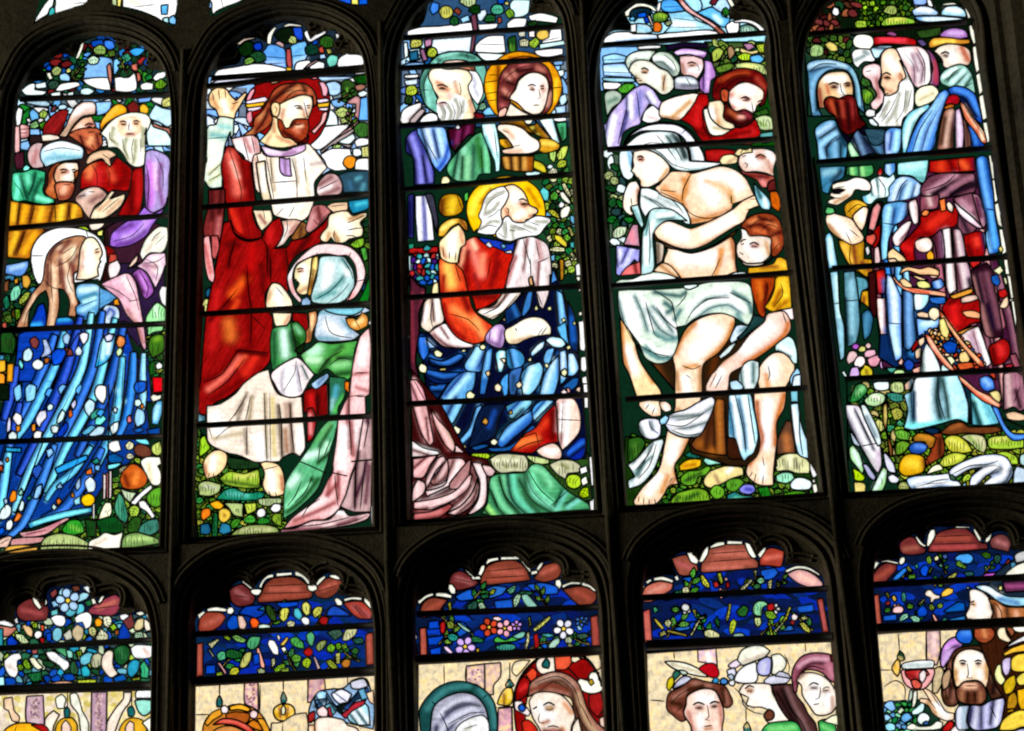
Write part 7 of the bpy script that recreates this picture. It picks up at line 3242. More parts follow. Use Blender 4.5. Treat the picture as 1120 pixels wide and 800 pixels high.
LIGHTS.append(('stained_glass_window_light', 'lower light with a pale blue flower in its arch and yellow lanterns below', 'lower row of stained glass lights', '''
V 0 620 4.444
C -60 265 20 262 70 285 75 215 90 180 150 150 170 155 220 190 240 110 300 95 370 85 440 105 440 160 520 140 580 130 590 170 570 220 620 230 680 212 730 235 745 280 755 400 748 600 745 900 -60 900
N backdrop
R 124 -60 80 760 80 760 590 -60 610
R edb -60 625 750 580 750 900 -60 900
F 61 8 1.2 15b,26c,253,375,3ac,bd5,cdb,7bc 0 280 740 230 740 560 0 600
G 62 6 1.2 edc,ed9,dc7,eda,fec -40 630 750 590 750 800 -40 800
S canopy
P 733 85 195 150 155 235 200 225 260 120 265 85 240
s a55 3 .8 110 210 200 230
P 945 430 210 480 170 560 135 590 160 585 210 540 240 430 230
s c76 3 .8 480 200 560 170
l 1 450 205 570 190
P 844 580 240 640 230 660 290 620 310
P c87 -20 290 50 285 85 300 40 340 -20 335
P fff -20 265 40 262 70 285 60 295 -20 280
P ffe 155 150 175 150 205 200 190 210 165 180
P ffe 210 160 225 150 230 180 215 195
P ffe 475 170 500 130 512 135 500 165 480 185
P ffe 440 155 460 155 470 180 450 185
P fff 580 235 610 228 630 240 600 262 585 255
P ffe 655 225 690 215 705 230 680 240
P fff 705 230 730 232 742 262 725 265
P fff 70 255 85 245 92 275 75 280
S flower
P ade 285 120 305 100 320 130 315 155 290 155
P 8ce 315 115 350 110 355 140 330 140
P ade 365 155 400 125 435 130 425 155 380 175
P eff 400 100 430 95 445 120 430 130
P 9ce 245 170 280 160 290 190 260 200
P cef 285 185 305 175 320 190 315 215 290 218
P fc2 312 155 330 138 352 145 355 170 335 185 315 178
P 6bc 320 210 350 185 375 190 370 225 345 245 320 235
P 6cd 370 185 400 180 412 205 395 235 372 232
P 7cc 245 215 280 205 285 235 250 240
P 844 240 130 270 105 280 130 255 155
P 743 345 95 385 90 390 115 360 125
P 385 410 170 440 160 450 185 425 195
W bdf 13 330 165
S leaf
P fff 245 250 270 235 310 240 320 265 305 290 270 285
P fff 360 250 395 225 430 222 447 245 440 290 415 305 400 270 370 275
P 8cd 255 315 275 295 300 305 300 345 280 365 258 355
P ccb 305 330 340 300 350 320 350 350 320 360
P cb9 350 310 375 280 405 300 400 350 375 365 355 345
P fa2 460 260 480 248 497 265 490 290 465 292
P ffd 500 245 530 238 545 265 530 300 505 285
P ad3 530 290 555 275 570 300 550 315
P dd9 430 300 450 290 470 310 460 345 435 330
P ddb 465 345 490 300 525 330 525 355 470 358
P 14a 570 330 600 270 635 330 630 355 580 355
P a63 555 310 575 305 580 330 560 335
P eda 650 290 670 255 700 250 700 290 680 310 655 310
P fed 700 250 730 275 735 310 710 315 700 290
P bdb 650 320 690 315 700 345 655 350
P ec9 105 285 130 280 160 310 155 345 130 330
P cda 70 325 110 330 145 370 110 375 80 350
P bd4 155 285 175 265 185 290 165 305
P d64 195 280 215 285 215 310 200 315
P fff 165 325 185 310 205 320 200 350 175 350
P c22 190 345 215 345 215 370 200 372
P 15c 125 265 150 262 150 285 130 290
P 15c 225 325 250 320 250 365 225 360
P 14b 35 350 60 335 90 370 60 395 35 390
P 39a -10 305 15 300 15 390 -10 380
P fff 20 460 60 425 95 420 105 445 85 460 90 510 75 540 50 535 25 500
s dcb 3 .7 40 480 70 500
P fff 220 415 260 412 300 440 335 465 335 490 310 510 285 480 240 450
P ffd 140 445 165 440 190 470 210 490 185 502 155 475
P 9c3 110 470 125 445 145 470 150 495 130 502
P 8b3 82 480 105 470 115 495 95 510
P 5a7 260 400 310 395 350 420 350 450 320 440 290 420
P 9dc 320 405 350 410 355 445 330 445
P 8a2 370 410 395 405 400 435 380 440
P 7cd 390 440 430 415 455 425 445 460 410 480 392 472
P cca 450 430 480 420 500 440 490 480 460 495 440 475
P fed 500 430 530 405 550 415 550 480 575 520 540 540 510 515 492 480
P 263 555 400 600 380 630 400 625 450 590 480 560 460
s 485 3 .7 580 400 600 440
P 3bc 395 490 420 480 440 510 435 535 400 535
P 364 340 475 360 450 380 500 375 525 345 520
P fff 635 395 660 380 740 385 755 410 735 440 690 448 650 440
s dba 2.5 .7 700 400 720 430
P 3ac 620 480 650 450 680 460 670 510 640 540 622 525
P 4b8 680 480 700 455 725 500 720 545 685 540
P 274 130 520 200 510 205 550 160 560
P 15b 20 540 70 540 80 570 30 590
P 15b 300 525 350 520 370 550 320 555
P 16b 550 540 600 520 620 550 560 560
P eb9 245 565 300 555 355 560 345 575 260 582
P cd4 375 550 430 545 470 548 465 570 380 572
P cd4 640 540 680 535 680 550 645 555
P bff -10 535 20 535 25 590 -10 595
P b66 150 405 180 400 185 420 160 428
S column
P cab 130 630 210 625 215 780 200 820 130 760
s dcc 4 .8 165 640 170 760
G 63 2.6 1 978,dbb,b99 150 640 190 640 190 740 150 740
P cab 445 610 520 608 515 900 440 900
G 64 2.6 1 978,dbb,b99 465 620 495 620 495 880 465 880
S lantern
P fdb 20 640 60 635 70 700 95 730 90 755 60 750 40 700 20 690
P ffe 270 640 300 620 320 640 310 690 280 690
P ffe 340 620 370 615 390 660 400 700 430 760 425 900 400 900 380 720 345 670
P fed 220 740 260 700 290 720 260 780 255 900 225 900
P fed 520 760 560 690 600 640 600 610 640 610 630 660 600 700 560 800 540 900 515 900
P eb3 270 780 300 740 350 735 375 770 370 900 270 900
P eb3 580 790 620 740 680 740 710 770 710 900 580 900
P fdc 300 770 320 745 345 780 330 900 300 900
P fdc 610 780 630 750 650 760 650 900 610 900
P 277 312 695 325 680 340 700 335 735 315 735
P 277 620 690 640 675 655 700 650 725 625 728
P fff 660 610 690 590 748 590 745 640 700 640 660 640
P aed 655 650 700 645 740 650 735 700 700 725 670 700
P ffe 690 760 745 720 745 900 720 900 720 800
l 1.4 328 610 328 690
l 1.4 640 610 640 690
S hat
P fb2 10 900 20 800 70 765 140 760 200 775 240 820 240 900
P b22 150 770 210 768 240 800 245 850 200 800
l 1.2 80 770 60 850
V 0 0 1
B -5 710 170 700
b -5 755 170 750
'''))
LIGHTS.append(('stained_glass_window_light', 'lower light with a gold bonnet and a striped blue turban', 'lower row of stained glass lights', '''
V 200 620 4.444
C 60 900 65 340 62 260 90 215 150 195 235 200 225 130 240 95 290 68 345 110 372 70 430 30 540 20 600 55 632 95 680 40 740 35 780 70 750 140 800 142 870 148 925 185 932 240 940 900
N canopy
R 135 50 0 950 0 950 600 50 600
G 71 8 3.2 137,13a,126,14b,125 110 330 240 200 400 170 700 160 900 260 885 480 110 530
S stone_arch
P 733 228 115 250 95 290 85 350 140 340 180 270 195 235 170
s a66 3 .8 260 120 310 150
l 1 250 140 320 150
P 843 360 160 380 130 400 85 440 55 540 50 590 75 630 120 625 150 560 162 370 175
s b65 4 .8 430 110 560 110
s a54 3 .8 400 150 600 135
l 1 400 95 600 85
l 1 385 130 610 125
P 843 640 120 680 65 750 50 775 80 745 130 700 155 650 145
s b65 3 .8 680 110 740 80
l 1 660 120 750 90
P 943 75 290 85 240 110 220 190 225 210 245 180 290 120 320 80 315
s b65 4 .8 110 280 180 250
P a43 780 175 870 170 920 220 915 255 850 250 800 205
s b66 4 .8 830 195 900 235
s 733 2 .8 840 190 890 240
l 1 820 180 880 250
P 943 68 375 98 370 98 530 65 535
s b65 3 .8 80 390 80 510
P 943 890 330 925 320 930 475 892 480
s b65 3 .8 905 340 910 460
S lead_border
P ffe 282 72 292 68 345 108 335 115 310 95
P ffe 330 110 370 108 385 115 370 138 345 138 330 125
P ffe 368 100 385 65 415 40 440 35 440 52 410 60 390 85 382 105
P ffe 450 30 530 26 532 42 455 50
P ffe 545 22 580 30 610 60 620 90 605 85 580 55 545 42
P ffe 605 90 650 90 655 110 630 122 608 112
P ffe 645 85 660 60 690 42 695 52 670 80 655 95
P ffe 710 40 745 40 770 60 755 65 715 52
P ffe 70 235 100 215 112 222 80 255
P ffe 115 205 160 195 215 205 215 222 160 218 118 220
P ffe 215 205 240 195 250 215 235 232 215 228
P ffe 735 160 750 150 775 170 775 188 750 188
P ffe 780 155 830 145 872 150 870 165 820 162 785 172
P ffe 878 150 910 170 930 205 915 208 880 170
N foliage
S leaf
Y 4a5 24 40 4 180 500
Y 7b4 24 60 4 420 300
Y 5a6 24 120 4 560 520
Y 9c5 22 30 4 700 500
Y 4a5 20 150 4 860 460
Y 8c4 20 50 4 640 300
P 15b 215 265 240 235 265 240 275 290 240 308 215 295
P ecb 265 240 290 240 310 280 300 305 275 300
P e62 325 260 345 245 370 265 365 295 335 298
P ded 365 285 390 278 425 285 425 300 370 305
P 352 405 190 420 185 450 230 455 270 430 260 405 220
P dd6 475 210 500 195 518 210 510 250 490 270 470 250
P 5bc 540 205 560 200 582 240 565 262 540 240
P dd7 580 180 600 168 622 190 618 230 600 240 580 215
P dd6 630 220 650 195 678 195 672 230 640 250
P a22 660 260 680 240 710 250 700 285 670 280
P eeb 503 275 520 262 545 268 540 290 515 298
P fff 572 255 590 242 615 255 615 280 595 285 578 270
P 25b 700 220 730 190 780 210 820 240 700 240
P 14a 270 230 300 195 400 185 400 220 360 250 320 240
P 38a 360 210 395 190 400 215
P 15c 450 175 560 170 560 190 480 200
P fff 412 375 420 355 445 360 465 400 465 430 440 425
P fff 455 335 465 330 475 345 465 365
P ffe 475 395 495 388 505 405 490 418
P ec6 470 380 505 340 515 350 490 385
P dda 430 450 445 440 450 470 430 500
P 5a5 520 350 550 340 585 370 590 400 560 395 530 380
P 6b8 600 330 625 315 642 335 630 390 610 375
P 9a6 645 390 670 360 700 358 690 390 660 415
P b22 585 410 610 390 632 410 620 435 595 432
P 7b4 525 445 545 425 575 435 570 460 540 465
P bd3 580 460 605 440 625 460 610 495 588 488
P ecc 630 430 645 440 670 495 655 500
P dda 775 360 790 310 830 290 850 295 840 330 800 360
P 465 700 320 760 300 780 330 740 360
P 376 820 350 870 345 880 370 840 375
P 8c3 700 390 720 372 742 390 730 418 705 412
P 8c3 740 375 765 368 770 395 750 410
P 8b3 770 380 795 370 800 395 775 405
P ee8 742 420 765 418 765 470 745 472
P bc4 695 460 715 450 745 475 755 495 720 495
P c83 770 470 790 448 815 455 810 485 780 490
P 484 810 410 840 390 860 410 840 430
P cc7 275 480 290 440 310 415 335 415 330 455 305 490 280 492
P dd4 225 515 240 490 270 490 275 510 255 530 230 530
P 5a7 310 370 330 340 380 340 370 380 340 405 315 395
P 8b6 235 340 260 330 310 355 300 370 260 365
P ac3 195 345 210 332 235 345 225 362
P 6c9 165 430 190 410 210 420 205 450 175 458
P ccb 120 400 130 400 155 435 145 442
P dda 120 375 165 350 180 355 140 400
P fba 357 400 370 390 400 480 395 495 380 490
P fbb 165 465 180 465 215 515 205 525
P 9c3 440 500 470 475 500 470 490 500 450 515
P bd5 475 495 515 490 515 510 480 515
P cda 360 500 380 492 402 505 395 520 365 518
P bd4 160 515 190 510 195 528 165 532
P 15c 110 480 160 475 160 520 110 525
P 15c 340 430 370 420 375 470 345 480
P 263 210 410 240 400 290 420 290 440 250 450 210 440
N hall|pale patterned hanging with lanterns
V 200 620 4.444
R edb 55 565 935 508 935 900 55 900
S column
P dab 302 555 365 548 368 700 340 690 300 660
s ecc 3 .8 330 570 335 660
G 75 2.6 1 a78,ecc 315 565 350 565 350 680 315 660
P c9a 610 540 685 535 690 600 650 620 620 660 605 660
s dbb 3 .8 650 550 640 620
l 1.6 60 720 300 715
l 1.6 180 560 180 600
l 1.6 375 570 375 900
l 1.6 298 560 298 680
l 1.6 605 545 610 640
l 1.3 800 520 800 600
S lantern
L 1.8 178 565 178 640
L 1.8 488 545 488 620
P 277 165 650 178 625 192 655 185 680 165 680
P 277 475 640 488 605 505 640 500 660 478 662
P fc3 440 700 465 672 520 670 545 700 530 740 460 745
s 842 2 .8 470 690 475 730
s 842 2 .8 510 690 505 730
P ffd 478 690 490 670 500 695 495 720 480 720
P edb 430 760 480 755 540 720 600 710 610 780 600 900 420 900
l 1.4 485 760 485 900
N turbaned_people|gold bonnet and striped blue turban above a broad brow
S bonnet
V 200 620 4.444
P c83 100 770 130 720 190 690 250 670 330 680 390 730 420 800 430 900 90 900
P ea3 105 760 140 710 185 690 190 720 150 745 120 775
P fb3 225 680 280 668 330 690 320 705 270 695 230 700
P b62 210 715 260 705 330 715 310 760 250 750 210 735
P ea3 360 740 390 740 420 790 425 850 390 800
P d82 310 770 340 745 370 760 390 800 350 790
P fee 185 685 205 675 222 690 215 712 190 712
P fdd 325 710 345 695 365 712 355 738 332 735
P c32 145 770 190 740 260 745 330 780 370 830 340 820 260 775 190 765
s e76 2.5 .8 180 750 260 755 320 785
P d95 130 820 200 775 280 790 330 840 300 900 130 900
S turban
P 9bd 610 730 620 670 660 610 720 595 780 590 830 550 890 545 910 590 930 680 925 790 880 780 800 760 740 740 680 730 620 760
P adf 640 640 665 605 700 610 690 660 650 690
P 7ae 640 650 700 640 690 680 660 690
f cef 244 2.5 660 620 700 680
P eef 720 620 770 595 820 620 800 660 770 670 740 650
P dde 815 560 880 545 900 580 860 595 820 590
P bef 800 720 870 660 900 680 910 770 850 770 810 750
f fff 255 2.5 830 710 880 780
f fff 255 2.5 860 690 910 760
P b34 770 720 840 660 890 650 880 670 820 705 790 740
P 46a 760 680 800 665 860 600 900 590 900 630 840 650 800 700
s 134 2 .9 770 690 880 610
P 122 760 670 790 660 770 720 740 690
P 8cd 690 680 720 660 750 690 730 720 700 710
P a34 700 690 715 680 730 730 712 725
P b33 610 720 640 700 640 740 612 760
P fdd 650 700 680 675 705 700 700 735 660 725
s 134 2.5 .9 700 630 740 700
s 134 2.5 .9 640 680 690 650
l 1.5 700 610 730 660 760 690
l 1.3 720 600 800 660 850 620
P 7bd @200,620,4.444 850 600 880 590 900 640 870 650
P fdb 890 615 925 600 930 670 910 660
S face
P fed 645 745 700 730 780 745 800 770 850 790 860 900 640 900
P fdb 610 770 640 770 650 900 605 900
s c96 2.5 .8 640 770 640 900
V 0 0 1
B 214 694 409 684
b 213 746 411 734
'''))
LIGHTS.append(('stained_glass_window_light', 'lower light with a veiled woman in a green halo beside a red haloed man', 'lower row of stained glass lights', '''
V 440 600 4
C 70 900 72 480 60 390 65 240 120 195 195 195 205 160 215 120 262 82 320 130 360 60 400 38 500 38 560 90 610 60 660 60 700 90 690 140 750 148 820 155 850 185 865 460 890 900
N canopy
R 124 50 20 880 20 880 500 50 500
G 81 8 3.2 137,13a,126,14b,125 110 330 240 190 400 160 680 150 820 280 820 430 120 480
S stone_arch
P 733 208 130 230 105 262 100 335 148 320 165 240 185 205 165
s a66 3 .8 240 130 300 150
l 1 225 130 310 150
P 843 340 155 350 110 375 75 430 55 500 55 545 95 560 140 480 150 340 165
s b65 4 .8 400 100 520 110
s a54 3 .8 380 140 520 130
l 1 370 100 530 85
l 1 360 130 540 120
P 843 575 135 620 75 680 60 697 95 680 130 620 148
s b65 3 .8 610 110 670 85
P 843 75 290 90 240 130 215 200 225 180 250 150 290 90 305
s a54 3 .8 110 270 170 240
P 843 700 180 780 165 845 190 845 230 800 255 760 240
s a54 3 .8 760 190 820 220
P 943 75 350 105 345 108 480 78 490
s b65 3 .8 90 360 92 470
P 944 822 300 855 290 862 430 830 440
s a54 3 .8 840 310 845 420
S lead_border
P ffe 262 82 275 80 320 122 310 130 285 110
P ffe 300 122 340 122 345 137 305 137
P ffe 330 115 348 75 362 68 360 95 345 122
P ffe 365 60 380 45 420 38 424 52 385 62 368 75
P ffe 430 36 510 36 510 50 430 52
P ffe 515 45 530 48 560 90 575 110 560 108 540 85 518 58
P ffe 560 100 590 95 595 110 565 118
P ffe 585 90 605 62 620 60 612 78 595 100
P ffe 66 235 100 205 135 193 138 208 105 220 75 248
P ffe 145 195 190 195 218 205 215 220 170 213 145 210
P ffe 200 160 215 155 235 180 232 200 215 200 202 180
P ffe 670 138 690 135 698 160 688 178 670 165
P ffe 698 160 740 145 780 145 780 160 735 160 700 178
P ffe 785 148 820 158 852 185 840 190 815 172 785 162
P fff 50 375 60 370 66 390 62 402 52 400
N foliage
P 26c 400 230 480 220 485 260 410 275
P 26c 230 210 290 180 330 190 320 220 250 230
P 26c 540 160 610 150 680 170 680 200 600 200
P 15c 115 320 160 315 165 350 115 355
P 15c 110 390 180 380 190 420 115 425
P 15c 120 440 170 430 170 475 125 478
P 26c 220 340 260 320 300 360 250 390
P 37c 330 200 400 165 460 170 440 200 370 220
P 26c 780 410 815 405 818 435 785 438
P 26c 600 400 640 380 640 430 610 445
S leaf
Y 4a5 22 60 4 300 260
Y 8b5 20 120 4 640 260
Y 5a6 24 20 4 560 440
Y 7b5 20 150 4 240 340
Y 9c5 20 40 4 160 420
Y 4a5 18 160 4 820 420
P cd4 380 195 395 178 410 180 400 200 385 205
P 385 340 200 375 200 380 215 350 220
P 6a8 455 185 480 165 500 160 490 190 470 200
P 375 500 200 530 185 570 190 590 180 560 205 520 210
P bdb 485 225 505 198 520 205 510 240 490 262
P 9cb 520 205 545 200 590 250 590 265 555 260 530 235
P aca 330 240 350 235 368 265 360 282 340 270
P 365 285 250 320 225 330 250 310 280 290 275
P dd4 200 240 212 235 215 275 205 280
P cd4 220 265 245 268 248 285 225 282
P 9a4 195 325 215 315 228 330 225 352 200 352
P b22 165 330 185 315 190 340 185 372 168 372
P adc 235 325 250 325 300 360 295 370 265 355
P 3a9 195 380 220 372 245 385 240 402 210 405
P aca 300 370 310 365 316 400 305 405
P 385 275 395 320 385 360 400 350 412 290 408
P fdd 395 302 420 298 440 310 425 318 400 315
P fdf 178 430 195 428 222 455 215 465 190 448
P 7c8 175 468 205 460 215 475 185 485
P ec3 322 440 335 435 340 460 325 465
P 5b5 400 400 415 385 450 400 500 375 540 365 535 385 500 405 440 412 405 412
P 8cb 480 385 520 365 540 365 530 390 500 395
P 498 405 430 440 418 490 420 500 435 470 450 420 445
P dda 535 435 545 370 555 360 558 400 540 455
P bc6 550 300 560 300 565 340 555 350
P dd7 570 355 610 320 645 295 650 305 610 345 580 365
P b22 575 380 590 370 598 400 598 430 580 440
P 9ce 760 320 775 305 790 320 785 360 768 360
P 47b 795 300 812 300 812 335 798 330
P bdc 640 425 660 400 685 390 690 410 660 440 640 440
W d53 10 380 345
W fbc 9.5 448 350
W daf 6 500 338
W dbf 11 275 430
W eef 11 706 352
W 47b 6 780 320
P cdb 710 400 725 385 742 395 740 415 720 420
P dd9 720 415 735 415 755 430 745 440 728 432
P 5aa 600 375 640 372 670 380 640 390
P 465 755 378 800 370 820 385 780 400
N hall|pale patterned hanging with a hanging lantern
R edb 60 505 870 460 890 900 60 900
P fec 800 470 862 462 868 520 840 540 810 500
P dbb 280 515 360 505 362 640 330 600 280 580
G 84 2.6 1 a78,ecc 290 530 345 530 345 580 290 575
P ecb 360 505 430 500 430 560 400 600 400 640 362 640
P dab 420 700 480 695 485 900 415 900
L 1.6 470 500 470 570
L 1.4 478 690 482 900
P 277 450 600 468 568 490 600 480 606 455 606
P ec3 415 680 430 640 455 610 480 612 485 650 470 685 430 685
s 842 2 .8 445 640 445 680
P fec 490 500 520 490 560 490 520 540 500 560 480 540
l 1.4 182 510 184 590
l 1.4 280 505 282 580
l 1.4 362 500 362 640
l 1.3 380 700 480 690
N veiled_woman|woman in a lavender veil with a dark green halo
S halo
P 255 75 710 110 650 160 605 230 582 300 590 360 620 400 670 415 740 415 900 90 900
s 488 4 .9 110 700 190 620 290 600
s 488 4 .9 340 620 390 680 405 780
s 132 3 .9 140 720 220 640 300 630
l 1.3 130 670 150 690
l 1.3 370 640 355 655
S veil
P aab 120 900 125 760 140 690 190 650 260 630 320 645 360 690 375 740 380 900
f dde 668 4 160 730 220 680 290 660
f dde 668 4 160 900 170 800 240 730 340 690
s 446 3 .9 150 780 140 880
s ccd 5 .9 240 760 330 720
s 556 2.5 .9 190 720 260 680 340 690
l 1.4 165 720 200 800 190 900
l 1.2 200 770 300 720 360 720
S face
P fff 225 900 235 790 280 750 350 730 378 760 382 900
s ccb 2.5 .8 240 830 300 780
l 1 270 790 330 770
l 1.2 250 860 340 830
N haloed_man|man with long brown hair before a red halo with white flowers
S halo
P 911 490 680 500 610 540 540 590 490 650 465 730 460 800 490 850 560 875 640 880 720 860 780 820 800 780 640 700 560 600 560 550 640 540 760 570 900 540 900 500 800
P 911 720 520 760 490 800 485 840 530 830 550 780 590 760 560
P a22 815 640 870 630 880 700 855 740 820 700
P 911 500 600 530 560 560 575 545 640 495 670
P c32 520 760 550 750 590 790 600 900 550 900
P e53 540 550 570 520 590 545 575 590 555 575
P e64 665 470 735 465 740 500 715 530 670 530
P fed 585 500 600 480 665 475 670 540 610 550 590 530
P 266 612 505 630 480 645 500 640 525 615 520
P fec 740 475 770 475 780 485 755 500 740 495
P ffe 765 590 775 570 800 575 820 580 815 560 830 540 860 545 860 575 878 590 875 620 840 635 800 630 775 610
P ca3 812 580 830 570 840 590 825 602
P fee 490 670 520 668 560 720 550 735 520 720 495 705
P 26c 508 690 525 680 540 700 530 715 512 708
P fdc 862 745 880 735 888 780 870 790
s d33 3 .8 520 620 540 600
L 3 487 700 495 620 530 545 590 485 660 458 740 455 810 485 860 560 885 660
S hair
P a76 550 650 560 590 600 560 660 540 720 550 770 590 790 640 810 700 850 760 890 800 890 900 800 900 780 800 750 720 740 660 700 640 620 630 570 640
f ca9 643 4 580 610 660 560 740 600
s 643 3 .9 600 600 700 580 760 660
f ca8 532 4 770 640 800 740 850 810
s 532 3 .9 760 700 790 800 810 880
s 843 3 .9 560 620 640 600 720 620
l 1.2 580 590 680 560 750 610 780 700
l 1.2 780 680 830 780
S face
P fed 555 670 580 635 640 628 700 645 740 690 755 740 740 780 730 900 640 900 600 790 570 740 560 700
s fff 9 .95 610 700 640 740
s d96 3 .8 710 680 740 720
s d96 3 .8 700 790 720 850
s a75 3.4 .8 632 698 655 698
l 2.2 616 688 640 674 668 688
l 1.2 628 705 645 708 662 700
s b96 2.5 .8 640 700 650 702
l 1.8 572 704 590 692
l 1.2 602 720 596 750 604 764 622 762
s 843 4 .9 620 800 690 800
s b75 2.5 .8 615 765 640 755
l 1.6 635 782 660 776 685 784
s c87 2.5 .9 660 792 662 793
P fed 745 780 770 740 790 830 800 900 740 900
V 0 0 1
B 456 672 656 664
b 455 722 658 711
'''))
